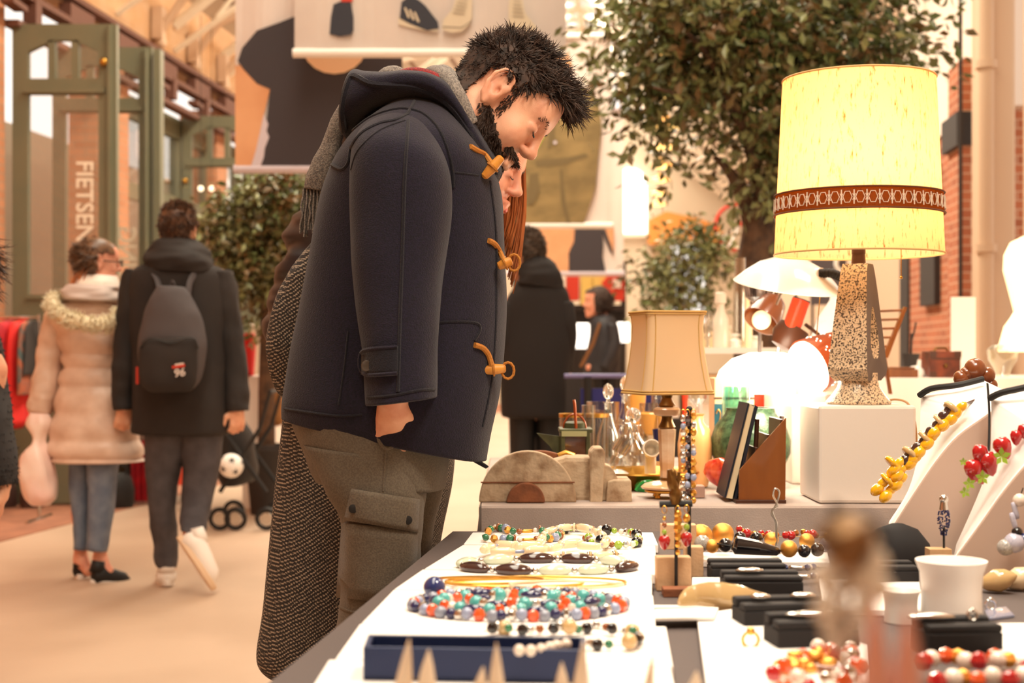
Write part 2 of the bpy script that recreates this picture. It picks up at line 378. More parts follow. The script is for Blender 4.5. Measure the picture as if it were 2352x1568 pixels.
# end wall
mb = MB()
for x0, x1 in ((-2.2, 3.55), (4.35, 5.6)): mb.box(((x0+x1)/2, 32.2, 3.2), (x1-x0, .3, 6.4))
mb.box((-1.3, -9.2, 3.4), (9, .3, 6.8)); mb.box((3.95, 32.2, 5.2), (.8, .3, 2.4)); mb.box((3.95, 32.2, .9), (.8, .3, 1.8)); ST(obj('wall_end', mb, MATS['cream_d'], smooth=False))  # first box: unseen wall behind the camera, added to close off world light
# roof: two slopes with a glazed strip at the ridge, rafters, purlins
def RX(y): return K*y-1.18
mb = MB()
for s, xe in ((-1, XL), (1, XR)):
    def pt(y, t, dz=0): return Vector((xe(y)+(RX(y)+s*1.0-xe(y))*t, y, 4.7+2.3*t+dz))
    mb.prism([pt(-9, -.05), pt(-9, 1), pt(33, 1), pt(33, -.05)], (0, 0, .08))
ST(obj('ceiling', mb, MATS['roof_m'], smooth=False))
mb = MB(); mb2 = MB()
for s, xe in ((-1, XL), (1, XR)):
    def pt(y, t, dz=0): return Vector((xe(y)+(RX(y)-xe(y))*t, y, 4.7+2.9*t*.95+dz))
    y = 8.0
    while y < 32:
        a, b = pt(y, 0, -.35), pt(y, 1.0, -.3); d = (b-a)
        mb.tube([a, b], .055, 4); mb.tube([pt(y, 0, -.6), pt(y, .55, -.75)], .03, 4); mb.tube([pt(y, .55, -.75), pt(y, .8, -.5)], .025, 4)
        mb.tube([pt(y, .12, -.6), pt(y, .3, -.3)], .025, 4); mb.tube([pt(y, .3, -.3), pt(y, .5, -.7)], .025, 4); y += 1.55
    for t in (.1, .22, .34, .46, .58, .7, .82): mb2.tube([pt(5, t, -.22), pt(33, t, -.22)], .035, 4)
ST(obj('trim_5', mb, MATS['cream'], smooth=False)); ST(obj('trim_6', mb2, MATS['roof_d'], smooth=False))
mb = MB(); y = -9
while y < 33: mb.box((RX(y), y, 7.2), (2.1, .06, .06)); y += .8
for dx in (-1, 0, 1): mb.tube([(RX(5)+dx, 5, 7.2), (RX(33)+dx, 33, 7.2)], .04, 4)
ST(obj('window_7', mb, MATS['cream'], smooth=False))
mb = MB(); mb.prism([(RX(-9)-1, -9, 7.26), (RX(-9)+1, -9, 7.26), (RX(33)+1, 33, 7.26), (RX(33)-1, 33, 7.26)], (0, 0, .01)); o = obj('window_glass', mb, MATS['pane'], bpy.data.objects['window_7'], smooth=False)
# iron brackets on the left wall
br = None
for i, (px, py) in enumerate(((350, 55), (432, 112), (500, 160))):
    y = 4.66/(K+(CX-px)/F); c = P(px, py, y)
    mb = MB(); mb.box(c+Vector((.06, 0, 0)), (.1, .16, .3)); mb.tube([c+Vector((.05, 0, -.1)), c+Vector((.3, 0, .25)), c+Vector((.8, 0, .5))], .04, 6); mb.sph(c+Vector((.08, 0, -.18)), .06, 8, 6)
    tag(obj('roof_bracket', mb, MATS['greybeige']), ('grey iron roof bracket high on the left plaster wall, nearest the camera', 'grey iron roof bracket on the left plaster wall, middle of three', 'grey iron roof bracket on the left plaster wall next to the big shirt banner')[i], 'bracket', 'roof brackets on the left wall')

# arched glowing window in the end wall
f = MB(); Y = 31.95
def arch(x0, x1, y0, y1, n=10):
    r = (x1-x0)/2; return [(x0, y1)]+[(x0+r-r*math.cos(PI*k/n), y0+r-r*math.sin(PI*k/n)) for k in range(n+1)]+[(x1, y1)]
gl = MB(); gl.prism([P(a, b, Y) for a, b in arch(1410, 1486, 386, 536)], (0, .05, 0))
w = ST(obj('window_8', gl, MATS['daylight'], smooth=False))
f.box(P(1448, 540, Y-.04), (.85, .1, .08)); f.box(P(1448, 432, Y-.04), (.74, .05, .03)); obj('window_frame', f, MATS['cream'], w, smooth=False)
mb = MB(); mb.prism([P(a, b, 31.5) for a, b in ((1490, 560), (1490, 505), (1530, 485), (1600, 500), (1660, 520), (1660, 560))], (0, .3, 0)); tag(obj('awning', mb, M('orange_m', (214, 140, 66), .7)), 'orange brown awning at the far end right of the glowing arched window', 'awning')

# ------------------------------------------------------------------ green door leaves
def leaf(name, Y, x0, x1, yt, gx0, gx1, arch_y, tr0, tr1, gb, knob=None):
    s = S(Y); d = lambda a, b, m: m.prism([P(a[0], a[1], Y), P(b[0], a[1], Y), P(b[0], b[1], Y), P(a[0], b[1], Y)], (0, .06, 0))
    f = MB(); bot = CY+1.10/s
    d((x0, yt), (gx0, bot), f); d((gx1, yt), (x1, bot), f); d((gx0, tr0), (gx1, tr1), f); d((gx0, gb), (gx1, bot), f)
    n = 14; top = [(gx0, yt), (gx1, yt)]; w = gx1-gx0
    arc = [(gx1-w*k/n, arch_y+ (arch_y*0+28*(gx1-gx0)/170)*(1-math.sin(PI*k/n))) for k in range(n+1)]
    for k in range(n): f.prism([P(arc[k][0], yt, Y), P(arc[k+1][0], yt, Y), P(*arc[k+1], Y), P(*arc[k], Y)], (0, .06, 0))
    for k in (1, 2):
        x = gx0+w*k/3; d((x-w*.05, arch_y), (x+w*.05, tr0), f)
    f.prism([P(gx0-12, tr1-14, Y-.03), P(gx1+12, tr1-14, Y-.03), P(gx1+12, tr1-4, Y-.03), P(gx0-12, tr1-4, Y-.03)], (0, .05, 0))
    f.prism([P(x1-22, yt, Y-.03), P(x1-14, yt, Y-.03), P(x1-14, bot, Y-.03), P(x1-22, bot, Y-.03)], (0, .04, 0))
    f.prism([P(gx0-6, gb-4, Y-.02), P(gx1+6, gb-4, Y-.02), P(gx1+6, gb+6, Y-.02), P(gx0-6, gb+6, Y-.02)], (0, .03, 0))
    o = ST(obj(name, f, MATS['green'], smooth=False))
    g = MB(); g.prism([P(gx0, arch_y, Y+.03), P(gx1, arch_y, Y+.03), P(gx1, gb, Y+.03), P(gx0, gb, Y+.03)], (0, .005, 0)); obj('door_glass', g, MATS['pane'], o, smooth=False)
    if knob:
        k = MB(); k.sph(P(*knob, Y-.03), .03, 10, 6); obj('door_knob', k, MATS['brass'], o)
    return o
d1 = leaf('door_1', 10.5, 28, 268, 55, 64, 226, 92, 180, 216, 680, (238, 142))
text_mesh('door_lettering', 'FIETSENSTALLING', .175, P(176, 368, 10.49), (0, 0, -1), (1, 0, 0), MATS['cream'], d1, sx=.96)
d2 = leaf('door_2', 11.35, 120, 350, 108, 150, 318, 150, 225, 258, 690)
dd = MB(); dd.prism([P(352, 112, 11.3), P(368, 112, 11.3), P(368, 1140, 11.3), P(352, 1140, 11.3)], (0, .12, 0)); dd.cyl(P(336, 118, 11.28), P(336, 1140, 11.28), .015, seg=8); obj('door_stile', dd, MATS['green'], d2, smooth=False)
text_mesh('door_lettering', 'FIETSENSTALLING', .20, P(272, 960, 11.29), (0, 0, 1), (1, 0, 0), MATS['cream_d'], d2, sx=.94)
d3 = leaf('door_3', 14.7, 418, 600, 266, 440, 562, 292, 362, 384, 700, (425, 415))
d4 = leaf('door_4', 17.6, 556, 700, 360, 580, 672, 380, 430, 446, 720)
for i, (px, py) in enumerate(((461, 433), (486, 433))):
    r = T('globe_lamp', '', 'lamp', P(px, py, 14.3)); mb = MB(); mb.sph(P(px, py, 14.3), .028, 10, 8); obj('bulb', mb, M('globe_m', (255, 240, 210), .3, emit=(255, 236, 200), estr=1.6), r); mb = MB(); mb.cyl(P(px, py-3, 14.3), P(px, py-400, 14.3), .003, seg=5); obj('cord', mb, MATS['dark'], r)
    tag(r, ('small glowing globe bulb hanging left of its twin before the far green door', 'small glowing globe bulb hanging right of its twin before the far green door')[i], 'lamp')

# ------------------------------------------------------------------ banners
M('print_bg', (222, 208, 200), .7); M('tee', (62, 56, 60), .8); M('skin_p', (224, 168, 124), .7, noise_c=(204, 140, 96), nscale=1.5, nstr=1); M('skin_l', (240, 200, 160), .7)
M('lav', (206, 196, 206), .7); M('olive', (148, 126, 82), .8, noise_c=(120, 102, 66), nscale=3.5, nstr=1, stretch=(1, 1, 2)); M('olive_d', (112, 96, 64), .8); M('lime', (176, 186, 62), .7)
M('shoe_d', (50, 52, 62), .7); M('shoe_w', (214, 200, 176), .7); M('grey_p', (214, 202, 194), .7, noise_c=(198, 186, 180), nscale=1.2, nstr=1); M('red_p', (206, 62, 44), .7); M('shoe_line', (150, 138, 122), .7)
def banner(label, Y, x0, x1, y0, y1, bgm, layers, rod='white', lean=0):
    mats = [MATS[bgm]]; mb = MB()
    # cloth with a soft wave
    n = 24; h = 8
    grid = [[P(x0+(x1-x0)*i/n, y0+(y1-y0)*j/h, Y)+Vector((0, .012*math.sin(i*.9+j*.3), 0)) for i in range(n+1)] for j in range(h+1)]
    mb.add([v for r in grid for v in r], [(j*(n+1)+i, j*(n+1)+i+1, (j+1)*(n+1)+i+1, (j+1)*(n+1)+i) for j in range(h) for i in range(n)])
    k = 0
    for m, poly in layers:
        if MATS[m] not in mats: mats.append(MATS[m])
        mb.cur = mats.index(MATS[m]); k += 1; mb.prism([P(a, b, Y-.018-.0016*k) for a, b in poly], (0, .001, 0))
    r = T('hanging_banner', label, 'banner', P((x0+x1)/2, y1, Y), 'printed banners hanging over the hall')
    obj('printed_cloth', mb, mats, r, smooth=False)
    q = MB(); q.cyl(P(x0-3, y1, Y), P(x1+3, y1, Y), .028, seg=10); obj('bottom_rod', q, MATS[rod], r)
    q = MB(); q.cyl(P(x0-3, y0, Y), P(x1+3, y0, Y), .028, seg=10); obj('top_rod', q, MATS[rod], r)
    q = MB()
    for x in (x0+20, x1-20): q.cyl(P(x, y0, Y), P(x, y0, Y)+Vector((0, 0, 2.6)), .004, seg=5)
    obj('hanging_cord', q, MATS['dark'], r)
    return r
def ell(cx, cy, rx, ry, n=20, a0=0, a1=360): return [(cx+rx*math.cos(math.radians(a0+(a1-a0)*k/n)), cy+ry*math.sin(math.radians(a0+(a1-a0)*k/n))) for k in range(n+(0 if a1-a0 == 360 else 1))]
banner('tall printed banner of a person in a black shirt, hanging behind the sneaker banner', 8.95, 540, 924, -330, 388, 'print_bg', [
    ('skin_p', [(540, 150), (560, 150), (620, 205), (612, 240), (600, 290), (590, 340), (575, 386), (540, 386)]),
    ('tee', [(546, 140), (556, 110), (590, 70), (640, 52), (680, 36), (700, -60), (924, -60), (924, 386), (596, 386), (604, 330), (612, 280), (620, 205), (590, 192), (560, 160)]),
    ('lav', [(606, 262), (616, 285), (612, 300), (618, 315), (608, 340), (606, 360), (596, 388), (575, 388), (588, 345), (598, 300)]),
    ('skin_l', ell(768, 100, 76, 70))], 'lav')
sh = [('shoe_d', [(757, 78), (760, 40), (766, 10), (790, 0), (806, 5), (812, 40), (812, 70), (806, 80), (780, 84)]),
      ('red_p', [(782, -30), (812, -30), (810, 4), (784, 4)]),
      ('shoe_w', [(914, 40), (916, 56), (935, 62), (975, 70), (1004, 72), (1006, 64), (930, 44)]),
      ('shoe_d', [(918, 42), (922, 5), (940, -10), (962, 0), (978, 14), (1006, 50), (1008, 66), (980, 70), (940, 54)])]
for k in range(3): sh.append(('shoe_w', [(928+k*11, 18+k*5), (932+k*11, 17+k*5), (942+k*11, 40+k*5), (937+k*11, 41+k*5)]))
sh += [('shoe_w', [(1015, 68), (1018, 46), (1040, 20), (1052, -20), (1084, -20), (1084, 40), (1078, 56), (1062, 72), (1036, 75)]),
       ('shoe_line', [(1016, 60), (1060, 62), (1082, 48), (1082, 50), (1061, 65), (1016, 63)]),
       ('shoe_w', [(1168, 60), (1168, 10), (1174, -20), (1196, -20), (1206, 30), (1232, 62), (1226, 72), (1180, 72)])]
for k in range(5): sh.append(('shoe_line', [(1040+k*3, 28-k*8), (1066+k*2, 32-k*8), (1066+k*2, 34-k*8), (1040+k*3, 30-k*8)])); sh.append(('shoe_line', [(1176+k, 36-k*9), (1204-k*2, 38-k*9), (1204-k*2, 40-k*9), (1176+k, 38-k*9)]))
banner('wide printed banner showing four sneakers on a pale floor, above the bending man', 8.6, 676, 1300, -420, 122, 'grey_p', sh)
banner('printed banner of a person with folded arms in an olive jacket, behind the man\'s face', 12.0, 1130, 1404, 84, 518, 'print_bg', [
    ('skin_p', [(1284, 90), (1300, 96), (1308, 130), (1316, 155), (1260, 170), (1230, 120)]),
    ('lime', [(1180, 250), (1262, 230), (1250, 330), (1222, 360), (1180, 370)]),
    ('olive', [(1262, 200), (1300, 180), (1350, 205), (1376, 240), (1382, 290), (1374, 360), (1368, 430), (1352, 480), (1340, 516), (1180, 516), (1190, 380), (1235, 340), (1262, 290)]),
    ('olive_d', [(1230, 368), (1300, 362), (1345, 352), (1352, 360), (1300, 378), (1232, 384)]),
    ('olive_d', [(1262, 250), (1278, 240), (1274, 330), (1258, 345)]),
    ('olive_d', [(1286, 390), (1292, 390), (1300, 470), (1310, 510), (1302, 512), (1288, 460)]),
    ('olive_d', [(1216, 400), (1236, 396), (1240, 440), (1224, 470), (1212, 470)]),
    ('lav', ell(1275, 327, 4, 4, 8))])
banner('lower printed banner of a bare arm and black shirt, above the red goods stall', 14.2, 1165, 1432, 250, 628, 'print_bg', [
    ('skin_p', [(1170, 520), (1330, 520), (1320, 560), (1306, 580), (1306, 626), (1256, 626), (1250, 575), (1170, 560)]),
    ('tee', [(1320, 520), (1382, 520), (1386, 560), (1384, 590), (1392, 626), (1306, 626), (1308, 575), (1318, 555)]),
    ('skin_p', [(1384, 520), (1410, 520), (1410, 580), (1392, 545)]), ('tee', [(1376, 520), (1388, 520), (1408, 575), (1406, 585)])], 'lav')

# far goods stall under the banner
st = T('goods_stall', 'far stall with red and yellow goods below the lower banner', 'stall', G(1385, 1050))
Y = 15.6
q = MB(); q.prism([P(a, b, Y) for a, b in ((1180, 712), (1436, 712), (1436, 700), (1180, 700))], (0, .5, 0)); q.prism([P(a, b, Y+.3) for a, b in ((1180, 1050), (1436, 1050), (1436, 712), (1180, 712))], (0, .2, 0))
for x in (1184, 1432): q.cyl(P(x, 600, Y+.2), P(x, 1045, Y+.2), .03, seg=8)
obj('stall_frame', q, MATS['dark'], st, smooth=False)
for a, b, c, d, m in ((1300, 634, 1330, 690, 'red_p'), (1332, 632, 1360, 700, 'mustard'), (1360, 632, 1392, 690, 'mustard'), (1240, 634, 1298, 700, 'white')):
    M('mustard', (226, 196, 110), .8) if 'mustard' not in MATS else 0
    q = MB(); q.box(P((a+c)/2, (b+d)/2, Y), (S(Y)*(c-a)*.96, .25, S(Y)*(d-b))); obj('goods_pack', q, MATS[m], st, smooth=False, bevel=.01)
q = MB(); q.prism([P(a, b, Y-.2) for a, b in ((1382, 650), (1398, 630), (1412, 620), (1422, 630), (1434, 640), (1434, 690), (1404, 690), (1400, 668))], (0, .1, 0)); obj('red_garment', q, MATS['red_p'], st, smooth=False)
q = MB(); q.prism([P(a, b, Y-.22) for a, b in ((1408, 640), (1428, 642), (1426, 662), (1408, 660))], (0, .01, 0)); obj('garment_print', q, MATS['print_bg'], st, smooth=False)
for i, (a, b, c, d) in enumerate(((1318, 742, 1354, 800), (1415, 740, 1446, 786))):
    r = T('light_panel', '', 'lamp', G((a+c)/2, 1052)); q = MB(); q.box(P((a+c)/2, (b+d)/2, 15.3), (S(15.3)*(c-a), .06, S(15.3)*(d-b))); obj('panel', q, MATS['daylight'], r, smooth=False, bevel=.02); q = MB(); q.cyl(P((a+c)/2, d, 15.3), G((a+c)/2, 1052), .02, seg=6); obj('stand', q, MATS['dark'], r)
    tag(r, ('bright white light panel left of the far woman in black', 'bright white light panel right of the far woman in black')[i], 'lamp')

# pendant lamps in a row over the hall
pend = None; YY = [9.5, 11.5, 13.5, 16, 18.5, 21.5, 24.5, 27.5]; XS = [(1540, 130), (1536, 222), (1530, 290), (1524, 336), (1520, 380), (1516, 413), (1514, 444), (1512, 468)]
for i, ((px, py), y) in enumerate(zip(XS, YY)):
    loc = P(px, py, y)
    r = T('pendant_lamp', 'x', 'lamp', loc, 'shallow pendant lamps in a receding row') if pend is None else dup(pend, loc)
    if pend is None:
        pend = r; q = MB(); q.lathe(loc, [(.001, .10), (.03, .10), (.05, .05), (.16, .01), (.17, -.005), (.15, -.005), (.02, .03)], 20); obj('lamp_shade', q, M('pend_m', (230, 170, 90), .4), r)
        q = MB(); q.sph(loc+Vector((0, 0, -.012)), (.13, .13, .03), 14, 8); obj('bulb', q, M('pend_e', (255, 230, 170), .4, emit=(255, 206, 120), estr=2.5), r)
        q = MB(); q.cyl(loc+Vector((0, 0, .1)), loc+Vector((0, 0, 2.8)), .006, seg=5); obj('cable', q, MATS['dark'], r)
    r['label'] = 'shallow glowing pendant lamp, %s of the row hanging over the hall' % ['nearest and highest', 'second nearest', 'third nearest', 'fourth from the camera', 'fifth from the camera', 'third from the far end', 'second from the far end', 'farthest and lowest'][i]

# ------------------------------------------------------------------ trees
M('leaf_a', (78, 94, 50), .3, noise_c=(140, 140, 92), nscale=3, nstr=1); M('leaf_b', (122, 94, 58), .5, noise_c=(84, 82, 48), nscale=3, nstr=1); M('bark', (98, 72, 52), .9, noise_c=(70, 52, 40), nscale=14, nstr=1, bump=.6, bscale=40)
def tree(label, Y, blobs, nleaf, lsize, trunk, depth=.8, pot=None, brown=.35):
    base = trunk[0][0]
    r = T('potted_tree', label, 'tree', P(base[0], base[1], Y)); rnd = random.Random(len(label)+int(Y*10))
    mb = MB()
    for path in trunk:
        pts = [P(a, b, Y+dy) for a, b, w, dy in path]; mb.tube(spline(pts, 4), [float(v)*S(Y)/2 for v in catmull([(w, 0) for a, b, w, dy in path], 4) for v in [v[0]]], 9)
    obj('trunk', mb, MATS['bark'], r)
    area_ = [rx*ry for cx, cy, rx, ry in blobs]; tot = sum(area_); A = MB(); mats = [MATS['leaf_a'], MATS['leaf_b']]
    for (cx, cy, rx, ry), a in zip(blobs, area_):
        k = int(nleaf*a/tot)
        # twig clusters inside the blob
        nc = max(3, k//14)
        for _ in range(nc):
            while True:
                u, v, w = rnd.uniform(-1, 1), rnd.uniform(-1, 1), rnd.uniform(-1, 1)
                if u*u+v*v+w*w < 1: break
            cc = P(cx+u*rx, cy+v*ry, Y)+Vector((0, w*depth*rx*S(Y)*1.0, 0)); dirc = Vector((u+rnd.uniform(-.5, .5), w+rnd.uniform(-.5, .5), -v*.4-rnd.uniform(.1, .9))).normalized()
            for j in range(14):
                p = cc+dirc*(j*lsize*.42-lsize*2)+Vector([rnd.gauss(0, lsize*.55) for _ in range(3)]); d = (dirc+Vector([rnd.gauss(0, .7) for _ in range(3)])).normalized()
                sd = d.orthogonal(); sd = (Matrix.Rotation(rnd.uniform(0, 2*PI), 3, d) @ sd).normalized()
                L = lsize*rnd.uniform(.7, 1.25); w_ = L*.24; nrm = d.cross(sd)*L*.06
                A.cur = 1 if rnd.random() < brown*(1 if (u*u+v*v) < .5 else .25)*1.3 else 0
                A.add([p, p+d*L*.5+sd*w_+nrm, p+d*L, p+d*L*.5-sd*w_+nrm], [(0, 1, 2), (0, 2, 3)])
    o = obj('foliage', A, mats, r, smooth=False)
    if pot:
        x0, x1, yt, yb = pot; q = MB(); c = P((x0+x1)/2, yb, Y); w = (x1-x0)/2*S(Y); h = (yb-yt)*S(Y)
        q.lathe(c, [(w*.7, 0), (w*.95, h*.9), (w, h*.92), (w, h), (w*.88, h), (w*.85, h*.85)], 20); obj('plant_pot', q, MATS['dark'], r)
    return r
gy = CY+CZ/S(8.0)
tree('big leafy tree with dark brown trunk behind the glowing fabric lamp', 8.0,
     [(1700, 60, 230, 170), (1500, 110, 110, 120), (1560, 200, 130, 90), (1760, 200, 170, 130), (1900, 60, 160, 120), (2010, 60, 110, 150), (2080, 110, 70, 70), (1470, 230, 60, 60), (1390, 140, 45, 28), (1520, 320, 50, 60), (1740, 330, 100, 120), (1800, 420, 80, 80), (1830, 260, 120, 110), (1560, -60, 150, 90), (1900, -120, 250, 120), (1640, 10, 200, 130), (1720, 120, 180, 140), (1600, 120, 120, 100)],
     12000, .075, [[(1740, gy, 120, 0), (1740, 800, 110, 0), (1738, 640, 100, 0), (1742, 560, 84, 0), (1748, 510, 76, 0)], [(1744, 540, 70, 0), (1715, 460, 44, 0), (1672, 390, 22, 0), (1640, 360, 12, 0)], [(1746, 530, 60, 0), (1775, 430, 44, .1), (1790, 300, 34, .1), (1830, 150, 24, .2), (1900, 20, 14, .2)], [(1745, 520, 50, 0), (1740, 400, 36, 0), (1690, 250, 24, -.1), (1620, 120, 14, -.2), (1560, 60, 8, -.2)], [(1780, 330, 24, .1), (1860, 230, 18, .2), (1980, 130, 10, .2)], [(1690, 250, 18, -.1), (1600, 230, 12, -.2), (1500, 200, 6, -.2)]], pot=(1640, 1840, 1000, gy))
gy2 = CY+CZ/S(12.5)
tree('small airy tree with sparse leaves behind the cream pleated lamp', 12.5, [(1570, 600, 95, 75), (1500, 640, 40, 50), (1560, 680, 70, 50), (1640, 590, 40, 50), (1600, 550, 60, 40)], 2600, .07,
     [[(1568, gy2, 16, 0), (1566, 760, 15, 0), (1560, 680, 11, 0), (1575, 600, 6, 0)], [(1562, 700, 8, 0), (1520, 630, 5, 0), (1500, 600, 3, 0)], [(1560, 680, 7, 0), (1610, 620, 4, 0), (1640, 580, 3, 0)]], pot=(1530, 1610, 960, gy2), brown=.2)
gy3 = CY+CZ/S(10.0)
tree('bushy small-leaved tree behind the backpack man, left of the bending man', 10.0, [(640, 470, 90, 75), (560, 500, 80, 60), (620, 560, 100, 80), (540, 580, 70, 50), (660, 620, 60, 80), (600, 640, 60, 70), (500, 520, 30, 40), (700, 520, 60, 90)], 7600, .07,
     [[(612, gy3, 44, 0), (612, 900, 38, 0), (614, 760, 34, 0), (610, 660, 28, 0), (600, 580, 18, 0), (620, 480, 10, 0)], [(610, 660, 18, 0), (560, 590, 10, 0), (520, 540, 6, 0)], [(612, 680, 16, 0), (660, 600, 10, 0), (690, 520, 6, 0)]], pot=(560, 670, 1020, gy3), brown=.55)
# red bicycle hanging high at right
b = T('bicycle', 'red bicycle hung up behind the trunk of the big tree', 'bicycle', P(1700, 575, 13.5))
def wheel(px, py, r, Y):
    w = T('x', 'x', 'x', (0, 0, 0)); return w
for px in (1697, 1800):
    q = MB(); c = P(px, 522, 13.5); q.tube([c+Vector((math.cos(a)*.22, math.sin(a)*.06, math.sin(a)*.225)) for a in [2*PI*k/28 for k in range(28)]], .018, 6, closed=True)
    wq = obj('wheel', q, MATS['red_p'], b); q = MB()
    for k in range(12): a = 2*PI*k/12; q.cyl(c, c+Vector((math.cos(a)*.22, math.sin(a)*.06, math.sin(a)*.225)), .003, seg=4)
    q.sph(c, .02, 8, 6); obj('spokes', q, MATS['silver'], wq)
q = MB(); pp = [P(a, c, 13.5) for a, c in ((1697, 522), (1725, 480), (1780, 478), (1800, 522), (1750, 520))]
for i, j in ((0, 1), (1, 2), (2, 3), (1, 4), (2, 4), (3, 4)): q.cyl(pp[i], pp[j], .013, seg=7)
obj('frame', q, MATS['red_p'], b); q = MB(); q.cyl(P(1740, 470, 13.5), P(1740, -260, 13.5), .008, seg=5); q.box(P(1717, 497, 13.4), (.07, .05, .05)); obj('hook', q, MATS['dark'], b)
# notice board with ring emblem on right wall
nb = T('notice_board', 'dark board with a pale ring emblem under the big fabric lamp shade', 'board', G(1905, 960)); Y = 15.0
q = MB(); q.prism([P(a, c, Y) for a, c in ((1862, 590), (1945, 590), (1945, 700), (1862, 700))], (0, .03, 0)); obj('panel', q, M('board_m', (84, 78, 84), .7), nb, smooth=False)
q = MB(); c = P(1940, 605, Y-.02); q.tube([c+Vector((math.cos(a)*.09, 0, math.sin(a)*.09)) for a in [2*PI*k/20 for k in range(20)]], .022, 6, closed=True); obj('ring_emblem', q, MATS['white'], nb)
q = MB()
for x in (1866, 1941): q.cyl(P(x, 700, Y), G(x, 1055), .015, seg=6)
obj('stand_leg', q, MATS['dark'], nb)
# ------------------------------------------------------------------ people
from mathutils.bvhtree import BVHTree
M('skin', (232, 176, 144), .5, noise_c=(216, 150, 120), nscale=22, nstr=1, bump=.12, bscale=500, sss=.12)
M('skin_w', (236, 170, 142), .48, sss=.12, noise_c=(220, 146, 120), nscale=20, nstr=1)
M('lip', (196, 104, 92), .4); M('eye_white', (232, 224, 216), .2, coat=.5); M('iris', (54, 38, 28), .2)
M('hair_dark', (44, 34, 30), .75, noise_c=(74, 54, 44), nscale=60, nstr=1); M('hair_brown', (104, 70, 48), .45, noise_c=(66, 46, 36), nscale=30, nstr=1)
M('hair_red', (196, 116, 62), .4, noise_c=(150, 84, 46), nscale=40, nstr=1, stretch=(1, 1, .1)); M('hair_grey', (112, 96, 84), .6, noise_c=(70, 58, 50), nscale=40, nstr=1)
M('beard', (58, 40, 30), .6)
def wool(name, c1, c2, bump=.5):
    return M(name, c1, .95, noise_c=c2, nscale=260, nstr=1, bump=bump, bscale=420, sheen=.12)
wool('navy', (24, 17, 39), (14, 10, 26)); wool('navy_d', (20, 17, 30), (14, 12, 22)); wool('scarf_m', (150, 140, 130), (104, 96, 92), .8); wool('red_wool', (150, 34, 36), (96, 24, 28))
M('trouser', (104, 94, 80), .9, noise_c=(88, 79, 68), nscale=300, nstr=1, bump=.25, bscale=380, sheen=.1)
M('toggle', (214, 146, 58), .4, noise_c=(180, 108, 36), nscale=30, nstr=1, stretch=(1, 1, .3)); M('cord_m', (176, 112, 40), .8, bump=.6, bscale=300)
M('nylon', (38, 35, 40), .42, bump=.4, bscale=18, noise_c=(34, 31, 36), nscale=4, nstr=1)
def tweed(name):
    m = bpy.data.materials.new(name); m.use_nodes = True; nt = m.node_tree; b = nt.nodes['Principled BSDF']; N = nt.nodes.new; L = nt.links.new
    tc = N('ShaderNodeTexCoord'); sp = N('ShaderNodeSeparateXYZ'); L(tc.outputs['Object'], sp.inputs[0])
    def math_(op, a, b_=None, c=None):
        n = N('ShaderNodeMath'); n.operation = op
        for i, v in enumerate((a, b_, c)):
            if v is None: continue
            if isinstance(v, (int, float)): n.inputs[i].default_value = v
            else: L(v, n.inputs[i])
        return n.outputs[0]
    ns = N('ShaderNodeTexNoise'); ns.inputs['Scale'].default_value = 26; L(tc.outputs['Object'], ns.inputs[0])
    xy = math_('ADD', sp.outputs[0], math_('MULTIPLY', sp.outputs[1], .6))
    d = math_('ADD', math_('MULTIPLY', xy, 520), math_('MULTIPLY', sp.outputs[2], -720)); d = math_('ADD', d, math_('MULTIPLY', ns.outputs[0], 9))
    e = math_('ADD', math_('MULTIPLY', xy, 900), math_('MULTIPLY', sp.outputs[2], 700)); e = math_('ADD', e, math_('MULTIPLY', ns.outputs[0], 12))
    v = math_('ADD', math_('SINE', d), math_('MULTIPLY', math_('SINE', e), .75))
    n2 = N('ShaderNodeTexNoise'); n2.inputs['Scale'].default_value = 330; L(tc.outputs['Object'], n2.inputs[0])
    v = math_('ADD', v, math_('MULTIPLY', math_('SUBTRACT', n2.outputs[0], .5), 5.0))
    r = N('ShaderNodeValToRGB'); L(math_('MULTIPLY_ADD', v, .25, .5), r.inputs[0]); r.color_ramp.elements[0].position = .50; r.color_ramp.elements[1].position = .92
    r.color_ramp.elements[0].color = lin((38, 34, 34)); r.color_ramp.elements[1].color = lin((168, 152, 134)); L(r.outputs[0], b.inputs['Base Color']); b.inputs['Roughness'].default_value = .95
    MATS[name] = m
tweed('tweed')

